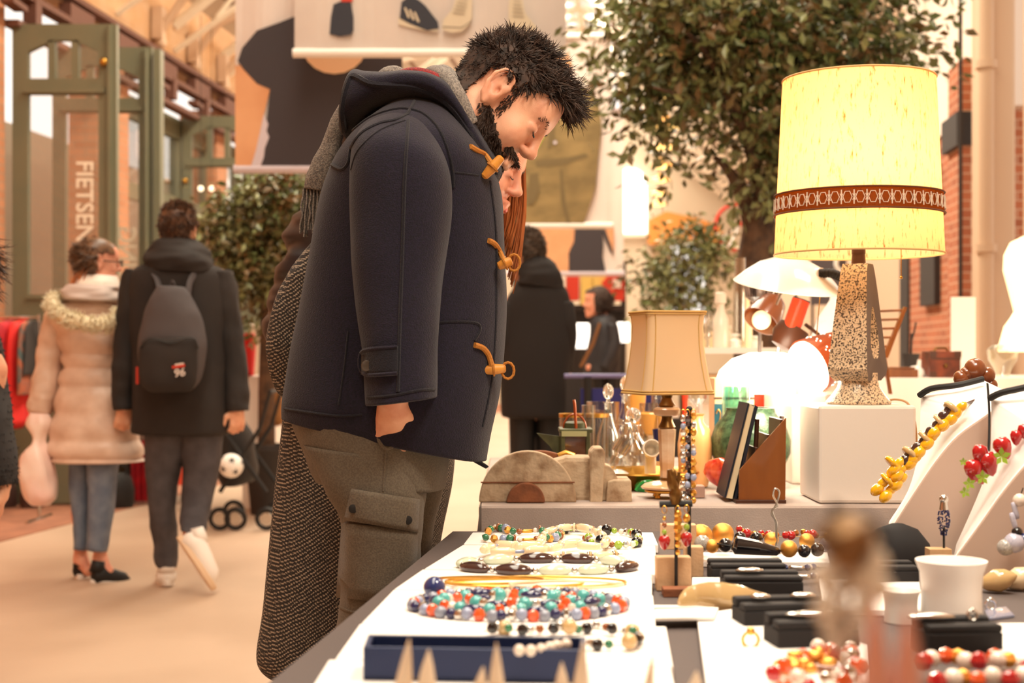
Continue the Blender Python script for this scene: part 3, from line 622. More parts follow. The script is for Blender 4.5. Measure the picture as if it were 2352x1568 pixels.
def frame(fwd, up):
    f = Vector(fwd).normalized(); u = Vector(up); u = (u-f*u.dot(f)).normalized(); l = u.cross(f)   # local y = left
    return Matrix((f, l, u)).transposed()
def head(s, o, R, k=1.0, neck=None, nr=.058, jaw=1.0):
    o = Vector(o); W = lambda x, y, z: o+R @ Vector((x*k, y*k, z*k)); Rn = np.array(R)
    E = lambda c, r, kk=.02, sub=False, RR=None: s.ell(W(*c), [a*k for a in r], Rn if RR is None else np.array(R @ RR), kk*k, sub)
    Cp = lambda a, b, ra, rb=None, kk=.015: s.cap(W(*a), W(*b), ra*k, (ra if rb is None else rb)*k, kk*k)
    E((-.014, 0, .038), (.098, .076, .090)); E((.030, 0, -.025), (.060, .058, .080), .03)
    for y in (-1, 1):
        Cp((-.004, .05*y, -.060), (.066, .018*y, -.104), .020, .018, .03)
        E((.060, .036*y, -.028), (.026, .024, .028), .02)
    E((.080, 0, -.104), (.018, .020*jaw, .016), .02); Cp((.082, -.034, .032), (.082, .034, .032), .013, .013, .02); E((.070, 0, .055), (.026, .05, .04), .03)
    for y in (-1, 1): E((.098, .032*y, .006), (.016, .017, .012), .012, True)
    for y in (-1, 1): E((.080, .032*y, .004), (.0145, .016, .0125), .004)
    Cp((.092, 0, .022), (.109, 0, -.022), .0080, .0115, .012); E((.113, 0, -.026), (.0115, .011, .010), .008)
    for y in (-1, 1): E((.101, .0125*y, -.031), (.012, .008, .008), .006)
    for y in (-1, 1): E((.106, .0075*y, -.040), (.006, .0035, .004), .003, True)
    Cp((.092, -.017, -.059), (.092, .017, -.059), .0075, kk=.008); Cp((.099, -.008, -.0585), (.099, .008, -.0585), .0065, kk=.006); Cp((.095, -.014, -.075), (.095, .014, -.075), .0085, kk=.007)
    Cp((.108, -.02, -.067), (.108, .02, -.067), .0045, kk=.004); s.p[-1] = s.p[-1][:6]+(-1,)
    for y in (-1, 1):
        RR = rot('Y', -14) @ rot('Z', 24*y)
        E((-.010, .082*y, .002), (.017, .0055, .032), .005, False, RR); E((-.006, .075*y, -.010), (.014, .012, .024), .010, False, RR)
        rim = [(.004, .082*y, -.010), (.010, .084*y, .010), (.006, .087*y, .028), (-.006, .090*y, .037), (-.020, .092*y, .032), (-.028, .092*y, .014), (-.026, .089*y, -.006), (-.018, .085*y, -.026), (-.008, .082*y, -.037)]
        for i in range(8): Cp(rim[i], rim[i+1], .0042 if i < 6 else .0055, .0042 if i < 6 else .0062, .004)
        E((-.012, .0925*y, .004), (.0125, .0075, .021), .004, True, RR); E((-.004, .088*y, -.006), (.0065, .009, .0085), .003, True, RR)
    if neck is not None: s.cap(W(-.030, 0, -.045), neck, nr*k, (nr+.008)*k, .03*k)
    return W
def hand(s, wrist, d, nrm, thumb, curl=.5, k=1.0, spread=.12):
    w = Vector(wrist); d = Vector(d).normalized(); n = Vector(nrm); n = (n-d*n.dot(d)).normalized(); t = Vector(thumb); t = (t-d*t.dot(d)-n*t.dot(n)).normalized()
    s.cap(w, w+d*.035*k, .024*k, .026*k, .02)
    for i, L in enumerate((.082, .092, .086, .068)):
        q = (1.5-i)*.0195*k; a = w+d*.02*k+t*q*.6; b = w+d*(.088-abs(i-1)*.004)*k+t*q; s.cap(a, b, .0135*k, .0115*k, .012)
        sp = spread*(1.5-i)*.35; dd = (d+t*sp).normalized(); ang = curl*.75; p = b; rr = [.0098, .0088, .0080, .0070]
        for j, f in enumerate((.46, .30, .24)):
            v = (dd*math.cos(ang)+n*math.sin(ang)); q2 = p+v*L*f*k; s.cap(p, q2, rr[j]*k, rr[j+1]*k, .004); p = q2; ang += curl*1.1
    a = w+d*.022*k+t*.022*k; b = a+(d*.6+t*.75+n*.25).normalized()*.040*k; c = b+(d*.9+t*.25+n*.35).normalized()*.032*k; e = c+(d*.95+n*.35).normalized()*.026*k
    s.chain([a, b, c, e], [.017*k, .0125*k, .0105*k, .0085*k], .01)
def person(label, loc, s, res, skin, smooth_it=2, cat='person'):
    mb = s.mesh(res); r = T('person', label, cat, loc)
    # the body itself is the thing: replace the empty by the mesh
    bpy.data.objects.remove(r); o0 = Vector(loc)
    me = mesh_from('person', [tuple(v-o0) for v in mb.v], mb.f, None, [MATS[skin]], True)
    o = bpy.data.objects.new('person', me); C.objects.link(o); o.location = o0; ORG[o.name] = o0; tag(o, label, cat)
    md = o.modifiers.new('smooth', 'SMOOTH'); md.factor = .5; md.iterations = smooth_it
    return o, mb
def roots(mb, o, R, pred, n, rnd, k=1.0):
    V = np.array([tuple(v) for v in mb.v]); loc = (V-np.array(o))@np.array(R)/k
    nr = np.zeros_like(V)
    f = np.array(mb.f); a = V[f[:, 1]]-V[f[:, 0]]; b = V[f[:, 3]]-V[f[:, 0]]; fn = np.cross(a, b)
    for j in range(4): np.add.at(nr, f[:, j], fn)
    nr /= np.linalg.norm(nr, axis=1)[:, None]+1e-12; ln = nr@np.array(R)
    cen = np.array([0, 0, .0]);
    idx = [i for i in np.where(np.linalg.norm(loc, axis=1) < .2)[0] if pred(*loc[i])]
    if not idx: return []
    out = []
    for _ in range(n):
        i = rnd.choice(idx); nn = ln[i]
        if nn@(loc[i]-cen) < 0: nn = -nn
        out.append((Vector(loc[i]), Vector(nn)))
    return out
def hairs(name, parent, o, R, rts, dirf, lenf, wid, mat, rnd, k=1.0, seg=4, grav=0, clump=0):
    mb = MB(); o = Vector(o); jj = .13
    for p, nn in rts:
        d = Vector(dirf(p, nn)); cl = noise.noise_vector(p*38)*.55; d = (d+cl+Vector([rnd.gauss(0, jj) for _ in range(3)])).normalized(); L = lenf(p)*rnd.uniform(.7, 1.25); w = wid*rnd.uniform(.7, 1.3)
        q = p+Vector([rnd.gauss(0, .001) for _ in range(3)])-nn*.003; rs = []; side = d.cross(nn); side = side.normalized() if side.length > .01 else Vector((0, 1, 0)); bend = Vector([rnd.gauss(0, .12) for _ in range(3)])
        for j in range(seg):
            t = j/(seg-1); ww = w*(1-t)**.6+w*.06; up = d.cross(side).normalized()
            rs.append([o+R @ ((q+side*ww)*k), o+R @ ((q+up*ww*.8-side*ww*.3)*k), o+R @ ((q-side*ww*.7-up*ww*.5)*k)])
            q = q+d*L/(seg-1); d = (d+bend-nn*grav+Vector((0, 0, 0))).normalized()
        mb.rings(rs, cap=False)
    return obj(name, mb, mat, parent, sharp=False)
def bvh(*mbs):
    vs = []; fs = []
    for m in mbs: n = len(vs); vs += [tuple(v) for v in m.v]; fs += [tuple(n+i for i in f) for f in m.f]
    return BVHTree.FromPolygons(vs, fs)
def surf(t, px, py, lift=.001, Yd=3.0):
    o = Vector((0, 0, CZ)); d = (P(px, py, 1.0)-o).normalized(); h = t.ray_cast(o, d)
    return (h[0]-d*lift) if h[0] is not None else P(px, py, Yd)
def seam(mb, t, pts, r=.0035, lift=.000, n=6, flat=1.0):
    q = [surf(t, a, b, lift) for a, b in [tuple(x) for x in catmull(pts, n)]]; mb.tube(q, r, 6, flat=flat); return mb

def haircap(parent, mb, o, R, pred, off, mat, k=1.0, name='hair_base'):
    V = np.array([tuple(v) for v in mb.v]); loc = (V-np.array(o))@np.array(R)/k; f = np.array(mb.f); sel = np.zeros(len(V), bool)
    near = np.where(np.linalg.norm(loc, axis=1) < .2)[0]; cc = {}
    for i in near: sel[i] = pred(*loc[i])
    fs = f[sel[f].all(1)]
    if len(fs) == 0: return None
    nr = np.zeros_like(V); a = V[f[:, 1]]-V[f[:, 0]]; b = V[f[:, 3]]-V[f[:, 0]]; fn = np.cross(a, b)
    for j in range(4): np.add.at(nr, f[:, j], fn)
    nr /= np.linalg.norm(nr, axis=1)[:, None]+1e-12; out = ((nr@np.array(R))*loc).sum(1); nr[out < 0] *= -1
    u, inv = np.unique(fs, return_inverse=True); q = MB(); q.add([Vector(p) for p in (V[u]+nr[u]*off).tolist()], [tuple(x) for x in inv.reshape(fs.shape).tolist()])
    return obj(name, q, mat, parent, sharp=False)
_hairs = hairs
def hairs(name, parent, o, R, rts, dirf, lenf, wid, mat, rnd, k=1.0, seg=4, grav=0, clump=0):
    if name == 'eyebrow': pass
    if name == 'hair' and PEND.get(parent.name): haircap(parent, PEND[parent.name], o, R, LASTPRED[0], .007, mat, k)
    if name == 'beard': haircap(parent, PEND[parent.name], o, R, LASTPRED[0], .002, mat, k, 'beard_base')
    return _hairs(name, parent, o, R, rts, dirf, lenf, wid, mat, rnd, k, seg, grav, clump)
PEND = {}; LASTPRED = [None]
_roots = roots
def roots(mb, o, R, pred, n, rnd, k=1.0): LASTPRED[0] = pred; return _roots(mb, o, R, pred, n, rnd, k)
_person = person
def person(label, loc, s, res, skin, smooth_it=2, cat='person'):
    o, mb = _person(label, loc, s, res, skin, smooth_it, cat); PEND[o.name] = mb; return o, mb
def patch(nm, poly, lift, th_, tree_, mat, par, bev=.003):
    q = MB(); n = 6
    (x0, y0), (x1, y1), (x2, y2), (x3, y3) = poly; G_ = []
    for j in range(n+1):
        for i in range(n+1):
            u, v = i/n, j/n; a = x0+(x1-x0)*u; b = y0+(y1-y0)*u; c = x3+(x2-x3)*u; d = y3+(y2-y3)*u
            G_.append(surf(tree_, a+(c-a)*v, b+(d-b)*v, lift))
    q.add(G_, [(j*(n+1)+i, j*(n+1)+i+1, (j+1)*(n+1)+i+1, (j+1)*(n+1)+i) for j in range(n) for i in range(n)])
    o = obj(nm, q, mat, par, sharp=False, solid=th_, bevel=0); return o
# ---- the man in the navy duffle coat
Y0 = 2.92; s0 = 1/S(Y0)
pitch = math.radians(47); hf = Vector((math.cos(pitch), -.10, -math.sin(pitch))); hu = Vector((math.sin(pitch), .10, math.cos(pitch)))
HR = frame(hf, hu); HO = P(1150, 238, Y0); HO.y = Y0
sb = SDF(); HW = head(sb, HO, HR, 1.06, neck=P(1010, 330, Y0), nr=.056)
sb.cap(P(1075, 250, Y0), P(1000, 330, Y0), .058, .07, .03)
sb.chain([P(985, 350, Y0), P(930, 520, Y0), P(900, 760, Y0), P(885, 980, Y0)], [.09, .12, .11, .10], .05)
sh = P(930, 360, 2.76); el = P(925, 640, 2.735); wr = P(904, 905, 2.732); sb.chain([P(960, 350, Y0), sh, el, wr], [.08, .055, .042, .030], .03)
hand(sb, P(900, 922, 2.729), (-.07, .40, -1), (0, 1, .3), (1, 0, .1), .2, .86, -.05)
sb.chain([P(960, 350, Y0), P(930, 360, 3.08), P(940, 640, 3.10), P(930, 900, 3.08)], [.08, .055, .042, .030], .03); hand(sb, P(930, 915, 3.08), (-.05, -.04, -1), (0, -1, 0), (1, 0, 0), .25, 1.05)
for yy, kx, fx in ((2.83, 860, 870), (3.02, 930, 960)):
    gyy = CY+CZ*s0; sb.chain([P(890, 980, yy), P(kx, 1500, yy), P(fx-70, gyy-80, yy), P(fx-20, gyy-40, yy)], [.06, .045, .036, .034], .03)
man, mman = person('bending man in a navy duffle coat, one hand in his cargo trousers pocket', (P(900, 900, Y0).x, Y0, 0), sb, .0042, 'skin', 2)
rnd = random.Random(3)
def hairpred(x, y, z):
    if x < .02 and z < -.02 and not (x < -.045 and z > -.055): return False
    if abs(y) > .074 and z < .035 and x > -.035: return False
    if x > .02: return z > .045+max(0, (x-.03))*.55 and not (x > .072 and z < .085)
    if x > -.045: return z > .026
    return z > -.058
cap_r = roots(mman, HO, HR, hairpred, 7500, rnd, 1.06)
def hdir(p, nn):
    if p.z > .07: return nn*.30+Vector((.45+max(-.3, min(.5, p.x*6)), 0, .22))
    a = max(0, min(1, (p.z-.02)/.05)); return nn*.4+Vector((-.2+.5*a, 0, -.7+.8*a))
def hlen(p):
    if p.z > .075: return .034+.022*max(0, p.x+.02)/.08
    if p.z > .045: return .030
    return .017
hairs('hair', man, HO, HR, cap_r, hdir, hlen, .0019, MATS['hair_dark'], rnd, 1.06, 6, .10)
fr = [q for q in cap_r if q[0].x > .03 and q[0].z > .075][:700]
hairs('fringe', man, HO, HR, fr, lambda p, nn: Vector((1, nn.y*.5, .42)), lambda p: .056, .0022, MATS['hair_dark'], rnd, 1.06, 7, .12)
def beardpred(x, y, z):
    if x > .108 or z > -.018 or z < -.128 or abs(y) > .070: return False
    if x < -.012: return False
    if x > .086 and -.083 < z < -.056 and abs(y) < .022: return False
    if x > .086: return (z < -.080) or (-.058 < z < -.045 and abs(y) < .03)
    if x > .064 and -.058 < z < -.046: return abs(y) < .034
    return z < -.030-.52*max(0, x-.01)
hairs('beard', man, HO, HR, roots(mman, HO, HR, beardpred, 4200, rnd, 1.06), lambda p, nn: nn*.55+Vector((.25, 0, -.75)), lambda p: .017, .0016, MATS['beard'], rnd, 1.06, 3)
for sg_ in (-1, 1): hairs('sideburn', man, HO, HR, roots(mman, HO, HR, lambda x, y, z: .014 < x < .030 and -.03 < z < .05 and .045 < y*sg_ < .076, 210, rnd, 1.06), lambda p, nn: nn*.3+Vector((.2, 0, -1)), lambda p: .014, .0016, MATS['beard'], rnd, 1.06, 3)
for y in (-1, 1):
    q = MB(); hw = lambda x, yy, z: HW(x, yy*y, z)
    hairs('eyebrow', man, HO, HR, roots(mman, HO, HR, lambda a, b, c: .07 < a < .1 and .014 < b*y < .05 and .020 < c < .031, 130, rnd, 1.06), lambda p, nn: nn*.3+Vector((0, y, .25)), lambda p: .008, .0009, MATS['hair_dark'], rnd, 1.06, 3)
    q.tube([hw(.0955, .021, -.001), hw(.0975, .028, -.0045), hw(.0965, .036, -.005), hw(.092, .045, -.002)], [.0008, .0019, .0020, .0008], 6); obj('eyelash', q, MATS['black'], man)
q = MB(); q.sph(HW(.0975, 0, -.0605), (.004, .016, .004), 14, 8, HR); q.sph(HW(.0985, 0, -.0745), (.005, .015, .005), 14, 8, HR); obj('lip', q, MATS['lip'], man)
# coat
coat = MB(); loft([(652, 962, 1118, 1062, Y0, .17), (652, 925, 1130, 1000, Y0, .185), (660, 870, 1150, 910, Y0, .19), (672, 800, 1158, 830, Y0, .19), (694, 700, 1162, 705, Y0, .185), (714, 600, 1158, 590, Y0, .185), (733, 490, 1154, 470, Y0, .195), (750, 425, 1146, 425, Y0, .205), (776, 365, 1132, 385, Y0, .215), (815, 315, 1110, 345, Y0, .205), (862, 275, 1080, 305, Y0, .17), (905, 245, 1052, 270, Y0, .12), (940, 228, 1030, 250, Y0, .07)],
     seg=56, n=6, ex=2.6, folds=.008, fscale=5, fdir=(1, 1, .5), mb=coat)
obj('duffle_coat', coat, MATS['navy'], man, sharp=False, sub=1)
hem = MB(); loft([(960, 950, 1045, 1030, 2.86, .05), (985, 985, 1100, 1060, 2.86, .03), (1040, 1022, 1122, 1070, 2.86, .012), (1060, 1045, 1116, 1076, 2.86, .006)], seg=20, mb=hem)
obj('coat_flap', hem, MATS['navy_d'], man)
slv = MB(); loft([(900, 262, 975, 275, 2.80, .05), (850, 282, 1000, 300, 2.775, .075), (818, 325, 1022, 350, 2.745, .092), (806, 390, 1036, 410, 2.735, .095), (803, 480, 1036, 490, 2.735, .092), (808, 580, 1024, 590, 2.735, .088), (815, 680, 1012, 690, 2.735, .084), (824, 790, 1004, 790, 2.73, .080), (832, 880, 1002, 870, 2.725, .078), (838, 935, 1000, 915, 2.72, .076)],
     seg=44, n=6, ex=2.3, folds=.007, fscale=9, fdir=(1, 1, .5), seed=4, mb=slv)
obj('sleeve', slv, MATS['navy'], man, sharp=False, sub=1)
t = bvh(coat, slv)
q = MB()
seam(q, t, [(762, 378), (785, 388), (800, 372), (806, 340), (830, 306), (870, 284), (905, 276), (935, 262)]); seam(q, t, [(808, 302), (850, 270), (900, 252), (938, 250), (975, 262), (1005, 292), (1026, 335), (1040, 390), (1042, 430)])
seam(q, t, [(935, 262), (952, 232)]); seam(q, t, [(938, 276), (930, 400), (926, 520), (922, 640), (918, 760), (914, 900)]); seam(q, t, [(1042, 395), (1100, 402)], .002)
seam(q, t, [(654, 938), (700, 945), (780, 955), (832, 952)], .003); seam(q, t, [(845, 912), (900, 908), (960, 896), (998, 893)], .003); seam(q, t, [(1010, 740), (1050, 738), (1096, 742), (1102, 760), (1090, 782)], .003); seam(q, t, [(800, 760), (790, 850), (778, 930)], .002)
seam(q, t, [(1125, 415), (1138, 520), (1140, 640), (1138, 760), (1128, 880), (1108, 980)], .003); seam(q, t, [(930, 276), (870, 300), (822, 345), (806, 390)], .002)
obj('seam_piping', q, MATS['navy_d'], man)
q = MB(); tab = [(828, 812), (850, 802), (912, 795), (914, 856), (850, 862), (832, 856), (824, 836)]
tb = patch('cuff_tab', [(832, 806), (914, 795), (914, 858), (832, 860)], .007, .006, t, MATS['navy_d'], man); seam(q, t, [(912, 796), (850, 801), (832, 808), (826, 822), (826, 842), (834, 856), (850, 861), (912, 857)], .004, .009); obj('tab_edge', q, MATS['navy'], tb)
q = MB(); c = surf(t, 843, 840, .014); q.lathe(c, [(.001, 0), (.009, 0), (.0105, .002), (.009, .004), (.006, .003), (.001, .003)], 18, rot('X', 90)); obj('button', q, M('button_m', (70, 60, 52), .3), tb)
# toggles and their leather loops
M('cord_m'); 
for i, (a, b, loop) in enumerate((((1110, 408), (1153, 360), [(1080, 336), (1095, 345), (1115, 356), (1130, 378)]), ((1143, 612), (1176, 598), [(1122, 552), (1136, 560), (1148, 578), (1158, 600)]), ((1106, 850), (1162, 846), [(1090, 792), (1108, 798), (1122, 815), (1130, 842)]))):
    yy = (2.775, 2.80, 2.80)[i]; A, B = P(*a, yy), P(*b, yy); d = (B-A).normalized(); q = MB()
    q.tube([A, A+(B-A)*.06, A+(B-A)*.45, A+(B-A)*.5, A+(B-A)*.55, A+(B-A)*.94, B], [.004, .0075, .0105, .008, .0105, .0085, .005], 12); tg = obj('toggle', q, MATS['toggle'], man)
    q = MB(); q.tube([(A+B)/2+Vector((math.cos(x)*.001, 0, 0)) for x in (0, 1)], .001, 6)
    pts = [surf(t, *p_, .004) for p_ in loop[:-1]]+[P(*loop[-1], yy-.004)]; q.tube(spline(pts, 5), .0055, 7)
    e = (A+B)/2; ax = d.cross(Vector((0, 1, 0))).normalized()
    q.tube([e+ax*math.cos(x)*.012+Vector((0, 1, 0))*math.sin(x)*.012 for x in [2*PI*k/12 for k in range(12)]], .0022, 5, closed=True)
    if i: q.tube([B+Vector((.004, 0, -.004))+Vector((math.cos(x)*.012, 0, math.sin(x)*.016)) for x in [2*PI*k/12 for k in range(12)]], .0028, 5, closed=True)
    obj('toggle_cord', q, MATS['cord_m'], tg)
# hood lying round the neck: a broad folded collar, open towards the neck
hd = MB(); rows = [(782, 300, 790, 250, Y0, .05), (792, 312, 798, 200, Y0, .095), (812, 300, 816, 168, Y0, .12), (850, 272, 850, 176, Y0, .135), (892, 248, 895, 182, Y0, .14), (935, 238, 945, 180, Y0, .14), (975, 240, 995, 186, Y0, .138), (1015, 262, 1040, 208, Y0, .132), (1050, 298, 1074, 250, Y0, .124), (1080, 345, 1098, 298, Y0, .115), (1104, 390, 1128, 345, Y0, .10), (1122, 418, 1150, 378, Y0, .07), (1135, 432, 1154, 400, Y0, .03)]
loft(rows, seg=44, n=6, ex=2.6, folds=.006, fscale=9, mb=hd); hood = obj('hood', hd, MATS['navy'], man, sharp=False, sub=1)
th = bvh(hd); q = MB(); seam(q, th, [(790, 300), (786, 250), (800, 190), (815, 176), (850, 192), (900, 196), (950, 200), (1000, 218), (1040, 250), (1075, 300), (1105, 350), (1140, 395)], .007, -.002); seam(q, th, [(838, 268), (870, 246), (905, 234), (945, 228)], .004); obj('hood_edge', q, MATS['navy_d'], hood)
# trousers
tr = MB(); loft([(668, 930, 1040, 1000, 2.92, .17), (672, 965, 1036, 1020, 2.92, .17), (700, 1035, 1030, 1060, 2.92, .172), (728, 1100, 1022, 1120, 2.92, .17)], seg=44, n=5, folds=.004, fscale=12, mb=tr)
GY = CY+CZ*s0
loft([(700, 1020, 985, 1050, 2.84, .09), (745, 1120, 980, 1130, 2.83, .095), (785, 1200, 968, 1215, 2.83, .092), (788, 1330, 958, 1340, 2.83, .088), (772, 1450, 950, 1450, 2.83, .085), (775, 1560, 930, 1560, 2.83, .08), (790, 1750, 920, 1750, 2.83, .072), (800, GY-60, 915, GY-60, 2.83, .066)], seg=36, n=6, ex=2.2, folds=.006, fscale=11, mb=tr)
loft([(860, 1020, 1036, 1030, 3.0, .085), (880, 1120, 1020, 1130, 3.01, .085), (880, 1250, 992, 1250, 3.02, .08), (870, 1450, 985, 1450, 3.02, .078), (880, 1750, 985, 1750, 3.02, .07), (885, GY-60, 980, GY-60, 3.02, .064)], seg=32, n=6, ex=2.2, folds=.006, fscale=11, seed=3, mb=tr)
trs = obj('cargo_trousers', tr, MATS['trouser'], man, sharp=False)
tt = bvh(tr); q = MB()
rim = [(858, 962), (862, 990), (874, 1018), (886, 1030), (905, 1022), (930, 998), (945, 970), (948, 940)]
seam(q, tt, rim, .004, .001); seam(q, tt, [(886, 1030), (884, 1060), (880, 1128)], .002)
seam(q, tt, [(800, 1150), (840, 1158), (900, 1168), (948, 1172)], .002); seam(q, tt, [(772, 1388), (800, 1402), (850, 1412)], .003); obj('trouser_seam', q, MATS['trouser'], trs)
ck = patch('cargo_pocket', [(790, 1200), (956, 1215), (948, 1385), (778, 1372)], .006, .012, tt, MATS['trouser'], trs)
fl = patch('pocket_flap', [(808, 1122), (960, 1146), (956, 1222), (794, 1192)], .012, .010, tt, MATS['trouser'], trs)
for a, b in ((811, 1168), (937, 1194)): q = MB(); q.lathe(surf(tt, a, b, .018), [(.001, -.001), (.0085, -.001), (.0085, .002), (.005, .003), (.001, .003)], 16, rot('X', 90)); obj('snap_button', q, MATS['black'], fl)
# shoes
for yy, fx in ((2.83, 860), (3.02, 932)):
    b = P(fx, 1500, yy); q = MB(); b.x -= .10; q.tube([(b.x-.06, yy, .05), (b.x-.02, yy, .06), (b.x+.08, yy, .045), (b.x+.18, yy, .03), (b.x+.21, yy, .028)], [.03, .05, .045, .035, .012], 14); q.box((b.x+.07, yy, .012), (.29, .09, .024)); obj('shoe', q, MATS['dark'], man)
# scarf: top-level? it is worn clothing -> child
q = MB(); loft([(806, 205, 830, 250, 2.99, .02), (775, 250, 802, 290, 2.99, .022), (745, 310, 788, 320, 2.985, .02), (722, 360, 775, 368, 2.98, .018), (704, 405, 760, 410, 2.975, .014), (696, 432, 748, 440, 2.975, .010)], seg=24, n=5, folds=.004, fscale=20, mb=q)
q.tube(spline([P(870, 186, 2.90), P(895, 172, 2.90), P(920, 172, 2.92)], 5), [.012, .014, .016, .017, .018, .018, .018, .018, .018, .016, .014], 10)
q.tube(spline([P(975, 186, 2.93), P(998, 170, 2.90), P(1024, 180, 2.85), P(1045, 212, 2.82), P(1062, 246, 2.82), P(1078, 285, 2.83)], 5), .018, 12)
q.tube(spline([P(1000, 168, 2.96), P(1022, 166, 2.92), P(1044, 190, 2.88), P(1060, 222, 2.86)], 5), .015, 12)
scf = obj('scarf', q, MATS['scarf_m'], man, sharp=False)
q = MB(); q.tube(spline([P(905, 190, 2.88), P(940, 176, 2.86), P(975, 178, 2.85), P(1008, 192, 2.85)], 5), .018, 10); obj('scarf_lining', q, MATS['red_wool'], scf)
q = MB(); rnd = random.Random(5)
for i in range(20):
    u = i/19; a = P(697+50*u, 433+7*u, 2.972+.006*(i % 3)); pts = [a]
    L = (545-435)*rnd.uniform(.8, 1.02)
    for k in range(1, 6): pts.append(P(697+50*u-(4-6*u)*k/5*2+rnd.gauss(0, 1.4), 433+7*u+L*k/5, 2.972+.004*(i % 3)))
    q.tube(spline(pts, 3), .0026, 5)
obj('fringe', q, MATS['scarf_m'], scf)

# ---- the woman in tweed behind him
Y1 = 3.38; WO = P(1100, 382, Y1); p1 = math.radians(22); WR = frame((math.cos(p1), -.22, -math.sin(p1)), (math.sin(p1), 0, math.cos(p1)))
sb = SDF(); WW = head(sb, WO, WR, .99, neck=P(1010, 520, Y1+.02), nr=.046, jaw=.8)
sb.chain([P(1010, 540, Y1), P(900, 700, Y1), P(800, 950, Y1)], [.09, .11, .12], .04)
sb.chain([P(1010, 560, Y1), P(920, 600, Y1-.16), P(760, 800, Y1-.14), P(820, 860, Y1-.1)], [.06, .05, .04, .028], .03); hand(sb, P(826, 862, Y1-.1), (1, 0, .1), (0, 1, 0), (0, 0, 1), .5, .9)
sb.chain([P(1010, 560, Y1), P(980, 600, Y1+.17), P(900, 800, Y1+.16), P(930, 870, Y1+.12)], [.06, .05, .04, .028], .03); hand(sb, P(935, 872, Y1+.12), (1, 0, -.2), (0, -1, 0), (0, 0, 1), .5, .9)
g1 = CY+CZ/S(Y1)
for yy in (Y1-.09, Y1+.09): sb.chain([P(800, 960, yy), P(830, 1500, yy), P(800, g1-60, yy), P(870, g1-30, yy)], [.06, .04, .034, .028], .03)
wom, mwom = person('woman with long reddish hair and tweed coat leaning in behind the duffle-coat man', (P(800, 900, Y1).x, Y1, 0), sb, .005, 'skin_w', 2)
rnd = random.Random(9)
for y in (-1, 1):
    hw = lambda x, yy, z: WW(x, yy*y, z)
    hairs('eyebrow', wom, WO, WR, roots(mwom, WO, WR, lambda a, b, c: .065 < a < .1 and .012 < b*y < .05 and .020 < c < .032, 110, rnd, .99), lambda p, nn: nn*.2+Vector((0, y, .2)), lambda p: .010, .0012, MATS['hair_brown'], rnd, .99, 3)
    q = MB(); q.tube([hw(.0955, .021, -.001), hw(.0975, .028, -.0045), hw(.0965, .036, -.005), hw(.092, .045, -.002)], [.0006, .0014, .0014, .0006], 6); obj('eyelash', q, MATS['black'], wom)
q = MB(); q.sph(WW(.0985, 0, -.060), (.005, .016, .0045), 14, 8, WR); q.sph(WW(.0995, 0, -.0755), (.006, .014, .006), 14, 8, WR); obj('lip', q, M('lip_w', (206, 92, 84), .35), wom)
q = MB()
def curtain(mb, sgn):
    for i in range(260):
        a = rnd.uniform(-.09, .075); top = Vector((a, sgn*(.03+.05*math.sqrt(max(0, 1-(a/.1)**2))*rnd.uniform(.3, 1)), .12*math.sqrt(max(0, 1-((a+.012)/.105)**2)))); 
        pts = [top*1.0]
        for k in range(1, 8): t_ = k/7; w0 = WO+WR @ top; pts.append(None)
        w0 = WO+WR @ top; side = WR @ Vector((0, sgn, 0)); L = rnd.uniform(.22, .32); P_ = []
        for k in range(8): t_ = k/7; P_.append(w0+side*(.035*math.sin(PI*min(1, t_*1.6)*.6))+WR @ Vector((.02*t_, 0, 0))+Vector((rnd.gauss(0, .001)-.05*t_*t_, 0, -L*t_)))
        mb.tube(P_, [.0035*(1-.5*k/7) for k in range(8)], 4)
curtain(q, 1); obj('hair_curtain', q, MATS['hair_red'], wom, sharp=False)
hairs('hair', wom, WO, WR, roots(mwom, WO, WR, lambda x, y, z: z > .075 or (x < -.0 and z > -.05) or (x < .04 and z > .05), 2600, rnd, .99), lambda p, nn: Vector((-.9, nn.y*.4, -.3))+nn*.12, lambda p: .07, .003, MATS['hair_red'], rnd, .99, 5, .1)
tw = MB(); loft([(1010, 500, 1100, 560, Y1, .08), (920, 520, 1110, 640, Y1, .15), (800, 545, 1100, 720, Y1, .19), (715, 600, 1085, 800, Y1, .2), (690, 720, 1070, 880, Y1, .19), (660, 850, 1060, 940, Y1, .18), (655, 960, 1050, 1010, Y1, .19), (640, 1100, 1040, 1110, Y1, .2), (625, 1250, 1012, 1240, Y1, .21), (612, 1390, 1000, 1380, Y1, .22), (598, 1505, 990, 1500, Y1, .22), (640, 1545, 960, 1545, Y1, .19)],
     seg=48, n=6, ex=2.3, folds=.010, fscale=5, fdir=(1, 1, .25), mb=tw)
obj('tweed_coat', tw, MATS['tweed'], wom, sharp=False, sub=1)
q = MB(); loft([(760, 500, 850, 560, Y1-.16, .07), (712, 560, 830, 640, Y1-.17, .085), (660, 640, 780, 740, Y1-.17, .085), (628, 700, 740, 800, Y1-.17, .08), (612, 770, 720, 850, Y1-.17, .078), (618, 840, 720, 890, Y1-.16, .07), (640, 905, 760, 930, Y1-.15, .06), (690, 935, 860, 930, Y1-.13, .05)], seg=36, n=6, folds=.008, fscale=12, mb=q); obj('coat_sleeve', q, MATS['tweed'], wom, sharp=False, sub=1)
q = MB()
for yy in (Y1-.09, Y1+.09): q.tube([P(800, 1520, yy), P(810, g1-50, yy)], [.07, .05], 12); q.box((P(835, 1500, yy).x, yy, .04), (.24, .08, .08))
obj('boots', q, MATS['black'], wom)

